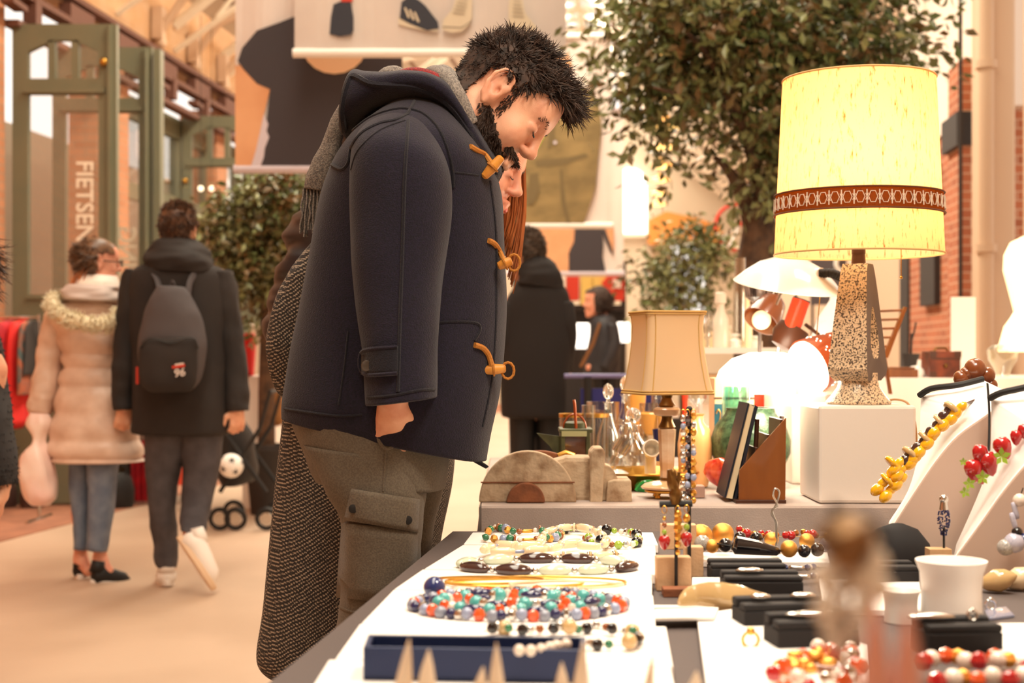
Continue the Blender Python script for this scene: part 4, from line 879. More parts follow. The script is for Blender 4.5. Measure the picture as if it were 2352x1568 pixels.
# ---- dark nylon jacket man further back
Y2 = 3.95; s2 = 1/S(Y2); g2 = CY+CZ*s2; R2 = frame((.95, -.1, -.25), (.2, 0, 1)); sb = SDF(); head(sb, P(870, 330, Y2), R2, 1, neck=P(820, 470, Y2))
sb.chain([P(800, 540, Y2), P(780, 880, Y2)], [.10, .09], .03)
for yy in (Y2-.1, Y2+.1): sb.chain([P(780, 900, yy), P(790, 1300, yy), P(780, g2-50, yy), P(840, g2-25, yy)], [.055, .042, .034, .03], .03)
pm, mm2 = person('person in a dark nylon jacket almost hidden behind the tweed coat', (P(780, 900, Y2).x, Y2, 0), sb, .008, 'skin', 2)
hairs('hair', pm, P(870, 330, Y2), R2, roots(mm2, P(870, 330, Y2), R2, hairpred, 1200, rnd), hdir, hlen, .004, MATS['hair_dark'], rnd, 1, 4)
q = MB(); loft([(790, 405, 862, 425, Y2, .075), (770, 440, 875, 465, Y2, .10), (705, 470, 900, 490, Y2, .17), (672, 530, 900, 550, Y2, .21), (650, 600, 890, 620, Y2, .21), (626, 670, 880, 700, Y2, .2), (618, 740, 880, 760, Y2, .2), (640, 860, 880, 880, Y2, .19), (660, 940, 880, 950, Y2, .18)], seg=44, n=9, folds=.026, fscale=9, fdir=(.6, .6, 2.6), mb=q); obj('nylon_jacket', q, MATS['nylon'], pm, sharp=False, sub=1)
q = MB()
for yy in (Y2-.1, Y2+.1): q.tube([P(780, 930, yy), P(785, 1300, yy), P(780, g2-30, yy)], [.11, .085, .07], 14)
obj('trousers', q, MATS['dark'], pm)

# ---- the walking couple
M('coat_blk', (46, 40, 38), .85, noise_c=(38, 33, 32), nscale=5, nstr=1, bump=.4, bscale=9); M('pack_m', (78, 72, 74), .75); M('jeans_d', (80, 76, 80), .85, noise_c=(66, 62, 66), nscale=12, nstr=1); M('shoe_white', (240, 232, 224), .5); M('sole_m', (226, 196, 164), .6)
M('puffer', (232, 204, 186), .36, noise_c=(210, 178, 158), nscale=7, nstr=1, bump=.5, bscale=16); M('jeans_b', (128, 140, 158), .85, noise_c=(104, 116, 136), nscale=12, nstr=1); M('fur', (236, 222, 190), .9); M('hood_g', (196, 178, 170), .6); M('shawl', (246, 234, 222), .8)
Yb = 6.92; HB = P(411, 530, Yb); RB = frame((.12, 1, -.05), (0, 0, 1)); sb = SDF(); WB = head(sb, HB, RB, 1.0, neck=P(411, 620, Yb))
gb = CY+CZ/S(Yb)
sb.chain([P(411, 640, Yb), P(415, 800, Yb), P(415, 980, Yb)], [.12, .12, .09], .05)
sb.chain([P(411, 620, Yb), P(320, 650, Yb), P(298, 800, Yb), P(284, 925, Yb-.02)], [.08, .06, .045, .03], .03); hand(sb, P(284, 930, Yb-.02), (-.05, 0, -1), (-.4, .9, 0), (.9, .4, 0), .9, 1)
sb.chain([P(411, 620, Yb), P(505, 650, Yb), P(535, 800, Yb), P(546, 930, Yb-.05)], [.08, .06, .045, .03], .03); hand(sb, P(546, 935, Yb-.05), (.0, -.1, -1), (-.5, .85, 0), (-.8, -.4, 0), .9, 1)
sb.chain([P(385, 980, Yb), P(372, 1160, Yb-.03), P(385, gb-40, Yb), P(385, gb-22, Yb+.1)], [.055, .042, .034, .032], .03)
sb.chain([P(460, 980, Yb), P(455, 1120, Yb), P(440, 1222, Yb-.19), P(452, 1246, Yb-.22)], [.055, .042, .034, .03], .03)
bm, mbm = person('man in a long black hooded coat with a grey backpack walking away', (P(411, 800, Yb).x, Yb, 0), sb, .0075, 'skin', 2)
allh = lambda x, y, z: (z > .03 or (x < -.03 and z > -.07)) and not (x > .06 and z < .07) and not (abs(y) > .076 and z < .03)
hairs('hair', bm, HB, RB, roots(mbm, HB, RB, allh, 2300, rnd), lambda p, nn: nn*.5+Vector((-.2, 0, -.6 if p.z < .08 else .1)), lambda p: .03, .0045, MATS['hair_brown'], rnd, 1, 4)
q = MB(); loft([(360, 600, 466, 600, Yb, .11), (312, 618, 515, 620, Yb, .15), (296, 660, 532, 665, Yb, .16), (300, 760, 528, 770, Yb, .17), (306, 880, 528, 880, Yb, .17), (304, 1000, 532, 1004, Yb, .17)], seg=40, n=6, ex=2.6, folds=.012, fscale=5, mb=q); obj('long_coat', q, MATS['coat_blk'], bm, sharp=False, sub=1)
for rows in ([(292, 615, 345, 625, Yb, .09), (276, 660, 345, 670, Yb, .1), (266, 760, 330, 765, Yb, .09), (258, 850, 318, 850, Yb, .085), (260, 920, 310, 918, Yb, .075), (262, 942, 306, 940, Yb, .07)], [(478, 625, 535, 618, Yb, .09), (486, 670, 546, 662, Yb, .1), (502, 760, 556, 755, Yb, .09), (512, 850, 568, 846, Yb, .085), (522, 925, 573, 925, Yb-.03, .075), (524, 945, 574, 942, Yb-.03, .07)]):
    q = MB(); loft(rows, seg=30, n=6, folds=.012, fscale=9, fdir=(1, 1, 2), mb=q); obj('coat_sleeve', q, MATS['coat_blk'], bm, sharp=False, sub=1)
q = MB(); loft([(345, 625, 486, 632, Yb-.06, .1), (332, 600, 492, 605, Yb-.05, .14), (340, 575, 482, 578, Yb-.03, .14), (356, 555, 462, 556, Yb-.01, .12), (368, 548, 452, 548, Yb, .09)], seg=36, n=5, folds=.02, fscale=7, fdir=(1, 1, 2.5), mb=q); obj('hood', q, MATS['coat_blk'], bm, sharp=False, sub=1)
q = MB(); loft([(332, 985, 450, 985, Yb, .12), (336, 1060, 420, 1060, Yb, .1), (342, 1150, 404, 1150, Yb-.02, .085), (352, 1240, 408, 1240, Yb, .075), (356, 1285, 408, 1290, Yb, .07), (362, 1300, 404, 1304, Yb, .065)], seg=26, n=5, folds=.008, fscale=12, mb=q)
loft([(405, 985, 512, 985, Yb, .12), (420, 1060, 508, 1060, Yb, .1), (420, 1130, 490, 1135, Yb-.03, .085), (414, 1190, 476, 1200, Yb-.13, .075), (418, 1215, 470, 1225, Yb-.18, .07)], seg=26, n=5, folds=.008, fscale=12, mb=q); obj('trousers', q, MATS['jeans_d'], bm, sharp=False)
def shoe(nm, heel, toe, up, par, mat, solem, w=.05, L=None):
    h = Vector(heel); d = (Vector(toe)-h); n = Vector(up).normalized(); d = d.normalized()*(L or d.length); q = MB()
    q.tube([h-d*.02, h+d*.05, h+d*.25+n*.01, h+d*.5, h+d*.8-n*.01, h+d*.98-n*.018], [.012, w*.85, w*.95, w*.92, w*.8, .012], 14)
    q.tube([h+d*.12+n*.02, h+d*.16+n*.075], [w*.85, w*.7], 14)
    o = obj(nm, q, mat, par, sharp=False); q = MB(); sd = d.normalized().cross(n); pl = []
    for k in range(20):
        a = 2*PI*k/20; u = .5-.56*math.cos(a); ww = w*(.86+.14*math.cos(a*1+PI)); pl.append(h+d*u+sd*math.sin(a)*ww-n*.045)
    q.prism(pl, n*.028); obj('sole', q, solem, o, bevel=.004); return o
shoe('shoe', P(384, gb-20, Yb-.06), P(376, gb-20, Yb+.2), (0, 0, 1), bm, MATS['shoe_white'], MATS['shoe_white'], .052)
shoe('shoe', P(428, 1228, Yb-.24), P(484, 1312, Yb-.26), (.80, .35, .50), bm, MATS['shoe_white'], MATS['sole_m'], .055, .27)
# backpack (worn: top-level thing resting on him)
bp = T('backpack', 'dark grey backpack with front pocket worn by the man in the long black coat', 'backpack', P(395, 905, Yb-.3)); yb = Yb-.25
q = MB(); loft([(352, 900, 440, 898, yb, .05), (325, 880, 462, 870, yb, .09), (316, 800, 474, 800, yb, .10), (330, 730, 464, 730, yb, .09), (348, 680, 440, 682, yb, .075), (362, 655, 424, 658, yb, .05)], seg=32, n=5, folds=.008, fscale=10, mb=q); obj('pack_body', q, MATS['pack_m'], bp, sharp=False, sub=1)
q = MB(); loft([(345, 902, 440, 900, yb-.09, .02), (322, 880, 450, 872, yb-.1, .04), (318, 820, 455, 812, yb-.1, .045), (326, 785, 452, 780, yb-.1, .03), (340, 775, 440, 772, yb-.09, .012)], seg=28, n=5, folds=.006, fscale=12, mb=q); fp = obj('front_pocket', q, MATS['coat_blk'], bp, sharp=False, sub=1)
q = MB(); q.tube(spline([P(322, 800, yb-.13), P(345, 778, yb-.14), (P(395, 788, yb-.145)), P(440, 776, yb-.14), P(455, 800, yb-.12)], 4), .004, 6); obj('zip', q, MATS['black'], fp)
q = MB()
for sx_ in (370, 430): q.tube(spline([P(sx_, 700, yb+.02), P(sx_+(6 if sx_ > 400 else -6), 650, yb+.06), P(sx_+(20 if sx_ > 400 else -20), 625, Yb-.13)], 4), .016, 8, flat=.4)
q.tube(spline([P(392, 664, yb), P(396, 645, yb-.02), P(404, 664, yb)], 4), .007, 6); obj('strap', q, MATS['pack_m'], bp)
zf = yb-.155; text_mesh('logo_number', '96', .052, P(400, 866, zf), (1, 0, .15), (0, 0, 1), MATS['print_bg'], fp)
q = MB(); q.box(P(410, 841, zf), (.058, .004, .012), rot('Y', -9)); obj('logo_band', q, MATS['red_p'], fp); q = MB(); q.box(P(412, 836, zf), (.04, .004, .008), rot('Y', -9)); obj('logo_top', q, MATS['print_bg'], fp)
q = MB(); q.box(P(316, 862, yb-.03), (.01, .02, .08)); obj('side_tag', q, MATS['red_p'], bp)

Yw = 7.1; HWm = P(226, 604, Yw); RW = frame((.86, .42, -.05), (0, 0, 1)); sb = SDF(); head(sb, HWm, RW, .95, neck=P(220, 690, Yw), nr=.05, jaw=.8)
gw = CY+CZ/S(Yw)
sb.chain([P(220, 700, Yw), P(215, 850, Yw), P(215, 1000, Yw)], [.11, .10, .09], .05); sb.chain([P(220, 700, Yw), P(140, 730, Yw), P(112, 850, Yw), P(98, 935, Yw-.05)], [.07, .055, .04, .028], .03); hand(sb, P(97, 940, Yw-.05), (0, 0, -1), (.9, .4, 0), (.3, -.9, 0), 1.0, .9)
sb.chain([P(220, 700, Yw), P(280, 730, Yw), P(300, 850, Yw+.03), P(292, 935, Yw-.05)], [.07, .055, .04, .028], .03); hand(sb, P(290, 938, Yw-.06), (-.1, -.1, -1), (-.3, .9, 0), (.8, .4, 0), .9, .9)
for a, b in ((185, Yw+.02), (230, Yw-.04)): sb.chain([P(a+5, 1040, b), P(a, 1180, b), P(a, gw-45, b), P(a+18, gw-20, b-.02)], [.055, .04, .03, .028], .03)
ww, mww = person('woman with glasses and ponytail in a pale pink quilted coat with fur hood', (P(215, 900, Yw).x, Yw, 0), sb, .0075, 'skin_w', 2)
hairs('hair', ww, HWm, RW, roots(mww, HWm, RW, lambda x, y, z: (z > .045 and not (x > .07 and z < .09)) or (x < -.015 and z > -.06), 1700, rnd, .95), lambda p, nn: Vector((-.8, 0, -.35))+nn*.1, lambda p: .05, .005, M('hair_br2', (128, 92, 66), .35, noise_c=(92, 66, 48), nscale=30, nstr=1), rnd, .95, 4)
q = MB()
for i in range(60):
    a = Vector((rnd.gauss(0, .012), rnd.gauss(0, .01), rnd.gauss(0, .01))); p_ = [P(196, 622, Yw-.05)+a, P(186, 638, Yw-.07)+a*1.3, P(180, 660, Yw-.08)+a*1.2]; q.tube(spline(p_, 3), .004, 4)
obj('ponytail', q, MATS['hair_red'], ww, sharp=False)
gl_ = MB(); Wg = lambda x, y, z: HWm+RW @ (Vector((x, y, z))*.95)
for y in (-1, 1): gl_.tube([Wg(.115, y*.034+math.cos(a)*.024, .005+math.sin(a)*.018) for a in [2*PI*k/12 for k in range(12)]], .0022, 5, closed=True); gl_.tube([Wg(.115, y*.058, .008), Wg(.0, y*.078, .01)], .0025, 5)
gl_.tube([Wg(.117, -.01, .008), Wg(.117, .01, .008)], .002, 5); obj('glasses', gl_, MATS['black'], ww)
q = MB(); loft([(178, 672, 268, 676, Yw, .11), (128, 700, 290, 702, Yw, .14), (118, 740, 296, 745, Yw, .15), (138, 800, 292, 805, Yw, .14), (142, 842, 288, 846, Yw, .135), (130, 900, 300, 900, Yw, .16), (116, 980, 318, 980, Yw, .18), (112, 1040, 330, 1045, Yw, .19), (128, 1062, 334, 1060, Yw, .18)], seg=44, n=9, ex=2.4, folds=.008, fscale=14, quilt=(10, .13), mb=q); obj('quilted_coat', q, MATS['puffer'], ww, sharp=False, sub=1)
for rows in ([(118, 690, 168, 710, Yw, .08), (100, 740, 165, 755, Yw, .095), (86, 810, 150, 815, Yw, .085), (74, 880, 136, 885, Yw-.03, .08), (66, 930, 124, 938, Yw-.05, .07), (68, 948, 118, 952, Yw-.05, .06)], [(262, 705, 302, 690, Yw+.05, .08), (280, 800, 330, 800, Yw+.08, .08), (275, 930, 318, 935, Yw, .065)]):
    q = MB(); loft(rows, seg=28, n=8, folds=.012, fscale=12, fdir=(1, 1, 2), quilt=(6, .05), mb=q); obj('coat_sleeve', q, MATS['puffer'], ww, sharp=False, sub=1)
q = MB(); q.tube(spline([P(128, 682, Yw-.08), P(120, 700, Yw-.16), P(150, 728, Yw-.22), (P(200, 742, Yw-.24)), P(250, 742, Yw-.22), P(282, 715, Yw-.14)], 5), .032, 12)
fc = obj('fur_trim', q, MATS['fur'], ww); q2 = MB()
for i in range(1400):
    p_ = rnd.choice(q.v); c_ = Vector((rnd.gauss(0, 1), rnd.gauss(-.6, 1), rnd.gauss(-.4, 1))).normalized(); q2.tube([p_, p_+c_*.03], [.0035, .0008], 3)
obj('fur', q2, MATS['fur'], fc, sharp=False)
q = MB(); loft([(150, 690, 278, 694, Yw-.08, .12), (146, 670, 280, 672, Yw-.06, .13), (160, 652, 274, 656, Yw-.04, .11)], seg=30, n=5, folds=.02, fscale=10, fdir=(1, 1, 3), mb=q); obj('hood', q, MATS['hood_g'], ww, sharp=False, sub=1)
q = MB(); loft([(168, 664, 274, 668, Yw-.01, .11), (174, 645, 274, 650, Yw-.01, .1), (190, 630, 270, 634, Yw, .08)], seg=30, n=4, folds=.01, fscale=14, mb=q); obj('white_shawl', q, MATS['shawl'], ww, sharp=False)
q = MB(); loft([(158, 1030, 220, 1030, Yw+.02, .09), (162, 1120, 214, 1120, Yw+.02, .08), (170, 1200, 206, 1200, Yw+.02, .07), (172, 1258, 202, 1262, Yw+.02, .06)], seg=24, n=5, folds=.006, fscale=12, mb=q); loft([(198, 1030, 274, 1030, Yw-.04, .1), (204, 1120, 266, 1120, Yw-.04, .085), (204, 1200, 256, 1200, Yw-.05, .07), (200, 1260, 246, 1266, Yw-.05, .062)], seg=24, n=5, folds=.006, fscale=12, mb=q); obj('jeans', q, MATS['jeans_b'], ww, sharp=False)
shoe('shoe', P(183, gw-20, Yw), P(200, gw-20, Yw+.16), (0, 0, 1), ww, MATS['black'], MATS['shoe_white'], .045)
shoe('shoe', P(212, gw-8, Yw-.1), P(268, gw-6, Yw-.02), (0, 0, 1), ww, MATS['black'], MATS['shoe_white'], .045, .2)
# plastic bag in her hand
q = MB(); loft([(70, 948, 104, 950, Yw-.1, .03), (60, 975, 112, 972, Yw-.1, .05), (76, 1010, 104, 1010, Yw-.1, .035), (50, 1045, 118, 1040, Yw-.1, .07), (48, 1100, 128, 1100, Yw-.1, .09), (60, 1140, 128, 1140, Yw-.1, .085), (82, 1160, 112, 1160, Yw-.1, .04)], seg=30, n=6, folds=.02, fscale=10, fdir=(1.5, 1.5, .7), mb=q)
tag(obj('plastic_bag', q, M('bag_m', (250, 226, 214), .35, bump=.4, bscale=22, noise_c=(248, 206, 196), nscale=4, nstr=1), sharp=False), 'white plastic shopping bag hanging from the hand of the woman in the quilted coat', 'bag')

# ---- man in the long black coat in the middle distance
Ym = 7.8; HM = P(1205, 585, Ym); RM = frame((-.75, .62, -.2), (-.15, 0, 1)); sb = SDF(); head(sb, HM, RM, 1.02, neck=P(1228, 670, Ym)); gm = CY+CZ/S(Ym)
sb.chain([P(1232, 690, Ym), P(1232, 930, Ym)], [.12, .09], .04)
for a in (1200, 1265): sb.chain([P(a, 960, Ym), P(a, gm-30, Ym), P(a-12, gm-18, Ym+.08)], [.055, .04, .035], .03)
for a, b in ((1174, 1168), (1290, 1298)): sb.chain([P(a, 700, Ym), P(b, 800, Ym), P(b, 870, Ym+.02)], [.05, .04, .03], .03); hand(sb, P(b, 872, Ym+.02), (0, .2, -1), (0, 1, 0), (1, 0, 0), .6, 1)
mm, mmm = person('grey-haired man in a long black hooded coat, back turned, beyond the table', (P(1232, 900, Ym).x, Ym, 0), sb, .0085, 'skin', 2)
hairs('hair', mm, HM, RM, roots(mmm, HM, RM, allh, 2200, rnd, 1.02), lambda p, nn: nn*.8, lambda p: .032, .0055, MATS['hair_grey'], rnd, 1.02, 4)
q = MB(); loft([(1205, 640, 1262, 640, Ym, .1), (1178, 662, 1298, 660, Ym, .15), (1158, 700, 1312, 695, Ym, .17), (1150, 780, 1320, 780, Ym, .18), (1148, 860, 1308, 860, Ym, .18), (1150, 962, 1310, 962, Ym, .18)], seg=40, n=6, ex=2.5, folds=.014, fscale=4, fdir=(1, 1, .5), mb=q); obj('long_coat', q, M('coat_b2', (34, 29, 28), .9), mm, sharp=False, sub=1)
q = MB(); loft([(1190, 655, 1290, 668, Ym-.05, .12), (1186, 625, 1292, 640, Ym-.04, .14), (1200, 598, 1280, 610, Ym-.02, .12), (1215, 585, 1258, 590, Ym, .08)], seg=32, n=5, folds=.02, fscale=7, fdir=(1, 1, 2.2), mb=q); obj('hood', q, MATS['coat_b2'], mm, sharp=False, sub=1)
for rows in ([(1150, 690, 1196, 690, Ym-.03, .09), (1142, 780, 1190, 785, Ym-.04, .09), (1146, 880, 1186, 885, Ym+.03, .075)], [(1272, 690, 1320, 690, Ym-.03, .09), (1282, 770, 1326, 770, Ym-.03, .09), (1280, 860, 1312, 860, Ym+.05, .075)]):
    q = MB(); loft(rows, seg=24, n=6, folds=.012, fscale=8, mb=q); obj('coat_sleeve', q, MATS['coat_b2'], mm, sharp=False, sub=1)
q = MB(); loft([(1168, 940, 1232, 940, Ym, .1), (1172, 1100, 1226, 1100, Ym, .085), (1178, gm-25, 1222, gm-25, Ym, .07)], seg=22, n=4, mb=q); loft([(1228, 940, 1300, 940, Ym, .1), (1234, 1100, 1292, 1100, Ym, .085), (1242, gm-25, 1286, gm-25, Ym, .07)], seg=22, n=4, mb=q); obj('trousers', q, MATS['black'], mm)
for a in (1200, 1265): shoe('shoe', P(a, gm-20, Ym-.08), P(a-12, gm-20, Ym+.18), (0, 0, 1), mm, MATS['black'], MATS['black'])
# ---- far woman with a shoulder strap
Yf = 11.7; HF = P(1372, 694, Yf); RF = frame((-1, .15, 0), (0, 0, 1)); sb = SDF(); head(sb, HF, RF, 1.0, neck=P(1385, 735, Yf), nr=.045, jaw=.8); gf = CY+CZ/S(Yf)
sb.chain([P(1386, 750, Yf), P(1386, 840, Yf)], [.09, .09], .03)
for a in (1374, 1402): sb.chain([P(a, 860, Yf), P(a, gf-20, Yf), P(a-14, gf-10, Yf)], [.05, .035, .03], .03)
sb.chain([P(1396, 755, Yf), P(1408, 800, Yf-.12), P(1386, 842, Yf-.12)], [.05, .035, .03], .02); hand(sb, P(1382, 846, Yf-.12), (-1, 0, 0), (0, 1, 0), (0, 0, 1), .6, .9)
fw, mfw = person('dark-haired woman in a black jacket with a brown shoulder strap, far down the hall', (P(1386, 860, Yf).x, Yf, 0), sb, .009, 'skin_w', 2)
hairs('hair', fw, HF, RF, roots(mfw, HF, RF, lambda x, y, z: z > .07 or (x < .02 and z > -.06), 1300, rnd), lambda p, nn: Vector((-.5, nn.y*.2, -1.2))+nn*.03, lambda p: .07, .006, MATS['hair_dark'], rnd, 1, 5)
q = MB(); loft([(1368, 722, 1402, 722, Yf, .08), (1356, 745, 1418, 742, Yf, .14), (1350, 790, 1424, 790, Yf, .16), (1340, 865, 1424, 865, Yf, .17)], seg=32, n=5, folds=.012, fscale=6, mb=q); obj('jacket', q, M('jk_m', (44, 42, 46), .6), fw, sharp=False, sub=1)
q = MB(); loft([(1392, 742, 1420, 745, Yf-.12, .07), (1396, 790, 1425, 795, Yf-.14, .07), (1376, 842, 1402, 852, Yf-.14, .06)], seg=20, n=5, folds=.008, fscale=9, mb=q); obj('jacket_sleeve', q, MATS['jk_m'], fw, sharp=False)
q = MB(); loft([(1360, 850, 1390, 850, Yf, .09), (1362, gf-15, 1384, gf-15, Yf, .06)], seg=18, n=3, mb=q); loft([(1388, 850, 1420, 850, Yf, .09), (1392, gf-15, 1414, gf-15, Yf, .06)], seg=18, n=3, mb=q); obj('trousers', q, MATS['black'], fw)
q = MB(); q.tube([P(1378, 742, Yf-.16), P(1362, 790, Yf-.2), P(1334, 842, Yf-.15)], .018, 6, flat=.3); obj('shoulder_strap', q, M('strap_m', (150, 104, 64), .6), fw)
# ---- person cut by the left edge
Yl = 4.6; HL = P(-88, 610, Yl); RL = frame((-.6, 1, -.1), (0, 0, 1)); sb = SDF(); head(sb, HL, RL, 1, neck=P(-110, 720, Yl)); gl2 = CY+CZ/S(Yl)
sb.chain([P(-110, 760, Yl), P(-130, 1100, Yl)], [.08, .08], .04)
sb.chain([P(-60, 800, Yl), P(-30, 850, Yl), P(-18, 980, Yl), P(4, 1105, Yl-.05)], [.07, .055, .04, .03], .03); hand(sb, P(3, 1110, Yl-.05), (-.06, -.05, -1), (-.9, -.35, 0), (-.2, -.95, 0), .45, 1.05)
for a in (-190, -120): sb.chain([P(a, 1100, Yl), P(a, gl2-40, Yl), P(a, gl2-20, Yl+.1)], [.06, .04, .04], .03)
lp, ml = person('person in a black fur coat cut off by the left edge of the picture', (P(-90, 900, Yl).x, Yl, 0), sb, .006, 'skin', 2)
hairs('hair', lp, HL, RL, roots(ml, HL, RL, allh, 1300, rnd), lambda p, nn: nn*.4+Vector((0, 0, -.9)), lambda p: .11, .004, MATS['hair_brown'], rnd, 1, 6)
q = MB(); loft([(-150, 668, -72, 676, Yl, .08), (-190, 715, -50, 725, Yl, .13), (-230, 780, -20, 790, Yl, .16), (-240, 950, -40, 950, Yl, .18), (-250, 1180, -50, 1180, Yl, .18)], seg=30, n=5, folds=.01, fscale=6, mb=q); obj('fur_coat', q, MATS['black'], lp, sharp=False)
q = MB(); loft([(-90, 728, -30, 735, Yl, .07), (-70, 770, -4, 790, Yl, .09), (-48, 880, 10, 885, Yl, .085), (-44, 980, 24, 975, Yl-.03, .085), (-40, 1080, 34, 1075, Yl-.05, .08), (-30, 1120, 36, 1108, Yl-.05, .075)], seg=26, n=6, folds=.006, fscale=12, mb=q); so = obj('fur_sleeve', q, M('furblack', (44, 40, 40), .9), lp, sharp=False)
q2 = MB()
for i in range(2600): p_ = rnd.choice(q.v); c_ = Vector((rnd.gauss(0, 1), rnd.gauss(-.6, 1), rnd.gauss(-.8, .6))).normalized(); q2.tube([p_, p_+c_*.012], [.0012, .0003], 3)
obj('fur', q2, MATS['furblack'], so, sharp=False)
q = MB(); q.box(P(-170, 1500, Yl), (.30, .22, .82)); obj('trousers', q, MATS['dark'], lp, bevel=.05)
# ------------------------------------------------------------------ rear stall table and what stands on it
TZ = .757; ZT = lambda py: YT(py, TZ)
M('cloth_g', (188, 172, 164), .85, bump=.25, bscale=300, noise_c=(176, 160, 152), nscale=6, nstr=1); M('cloth_w', (246, 238, 228), .85, bump=.2, bscale=200)
M('plaster', (206, 182, 152), .85, noise_c=(150, 118, 88), nscale=22, nstr=1, bump=.8, bscale=60, nlo=.45, nhi=.7); M('terra', (150, 92, 60), .85, noise_c=(120, 74, 50), nscale=20, nstr=1, bump=.5, bscale=70)
M('wood', (146, 84, 34), .35, noise_c=(112, 60, 24), nscale=9, nstr=1, stretch=(1, 1, .2), coat=.3); M('wood_l', (208, 170, 128), .6, noise_c=(190, 148, 104), nscale=14, nstr=1, stretch=(1, 1, .2)); M('wood_d', (72, 38, 22), .4)
M('cube_w', (240, 230, 220), .5, bump=.05, bscale=90); M('tin_green', (88, 90, 56), .5, noise_c=(66, 66, 42), nscale=20, nstr=1); M('marble', (226, 176, 130), .15, noise_c=(250, 222, 190), nscale=9, nstr=1, coat=.5, stretch=(1, 1, 2)); M('old_brass', (120, 86, 42), .35, metal=.8)
M('porcelain', (248, 244, 240), .15, coat=.6, noise_c=(110, 130, 180), nscale=9, nstr=.7, nlo=.62, nhi=.68); M('white_gloss', (250, 246, 238), .18, coat=.6); M('red_gloss', (226, 62, 34), .25, coat=.6); M('copper', (172, 78, 32), .35, metal=.4, coat=.3)
M('green_vase', (40, 68, 48), .3, noise_c=(82, 118, 84), nscale=60, nstr=1, bump=.5, bscale=160, coat=.3); M('peach', (255, 196, 130), .25, trans=.0, coat=.4, emit=(255, 190, 120), estr=.0); M('amber', (236, 168, 80), .2, coat=.5); M('cobalt', (30, 36, 92), .2, coat=.5)
M('leather_b', (28, 34, 48), .45); M('paper', (240, 218, 178), .8); M('green_gl', (40, 150, 70), .12, coat=.8); M('red_glass', (214, 40, 28), .12, coat=.8, noise_c=(255, 110, 70), nscale=60, nstr=1, stretch=(1, 1, .3))
M('glow_white', (255, 250, 240), .3, emit=(255, 244, 222), estr=3.0); M('glow_warm', (255, 240, 210), .4, emit=(255, 222, 160), estr=1.6); M('brown_bead', (124, 66, 34), .25, coat=.6)
def top_loc(px, py): return G(px, py, TZ)
x0, y0f = P(1106, 1155, 3.42).x, 3.42
q = MB(); rows = 10
# tabletop board hidden under cloth, legs, and the cloth with a hem and soft folds
tb = T('stall_table', 'rear stall table under a grey cloth carrying lamps and glassware', 'table', (1.1, 4.2, 0))
q.box((1.07, 4.22, TZ-.025), (2.3, 1.5, .03)); obj('tabletop', q, MATS['wood_l'], tb)
for a, b in ((.0, 3.55), (2.15, 3.55), (.0, 4.9), (2.15, 4.9)): q = MB(); q.box((a, b, (TZ-.04)/2), (.05, .05, TZ-.045)); obj('leg', q, MATS['dark'], tb)
q = MB(); n = 90; rim = []
xa, xb, ya, yb_ = x0, 2.26, y0f, 5.0
per = []
for i in range(n): t_ = i/n; per.append((xa+(xb-xa)*t_, ya, 0, -1))
for i in range(50): t_ = i/50; per.append((xb, ya+(yb_-ya)*t_, 1, 0))
for i in range(n): t_ = i/n; per.append((xb-(xb-xa)*t_, yb_, 0, 1))
for i in range(50): t_ = i/50; per.append((xa, yb_-(yb_-ya)*t_, -1, 0))
R_ = []
for z, o_, w in ((TZ-.001, 0, 0), (TZ-.006, .005, .0), (TZ-.10, .010, .004), (TZ-.3, .016, .012), (TZ-.5, .022, .02), (.08, .028, .03)):
    R_.append([Vector((a+nx*(o_+w*math.sin(k*.55)+w*.5*math.sin(k*1.3)), b+ny*(o_+w*math.sin(k*.55)+w*.5*math.sin(k*1.3)), z)) for k, (a, b, nx, ny) in enumerate(per)])
q.rings(R_, cap=False); q.add([Vector((a, b, TZ-.001)) for a, b, _, _ in per], [tuple(range(len(per)))])
tag(obj('tablecloth', q, MATS['cloth_g']), 'grey linen cloth hanging over the front of the rear stall table', 'tablecloth')

# big fabric lamp on the white cube
yc = 3.56; LX, LY = P(1972, 942, yc).x, yc; cube_s = 1/S(3.45)
q = MB(); q.box((P(1972, 0, 3.55).x, 3.575, TZ), (.236, .23, .236), z0=True)
q.v = [Vector((v.x, v.y, v.z)) for v in q.v]; tag(obj('display_cube', q, MATS['cube_w'], smooth=False, bevel=.008), 'large white display cube under the glowing fabric lamp', 'cube', 'white display cubes')
Zc = TZ+.236; s_ = S(yc); zz = lambda py: CZ-(py-CY)*s_
L = T('table_lamp', 'large glowing fabric drum lamp with a speckled ceramic foot and patterned band', 'lamp', (LX, LY, Zc))
def speckle(name, c1, c2, sc_):
    return M(name, c1, .35, noise_c=c2, nscale=sc_, nstr=1, bump=.5, bscale=sc_, coat=.25, nlo=.50, nhi=.58, detail=6)
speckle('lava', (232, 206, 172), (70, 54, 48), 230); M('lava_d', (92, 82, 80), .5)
# foot: flared round base below, tall tapered slab with a teardrop hole above
q = MB(); H0 = Zc
q.lathe((LX, LY, H0), [(.078*1.0, .001), (.080, .006), (.066, .022), (.052, .042), (.046, .062), (.046, .078)], 40); obj('lamp_foot', q, MATS['lava'], L)
prof = [(1918, 870), (1914, 840), (1918, 800), (1928, 740), (1938, 680), (1948, 630), (1953, 606), (1957, 604), (2012, 604), (2016, 612), (2022, 680), (2032, 750), (2038, 800), (2038, 845), (2032, 866), (2020, 872), (1930, 874)]
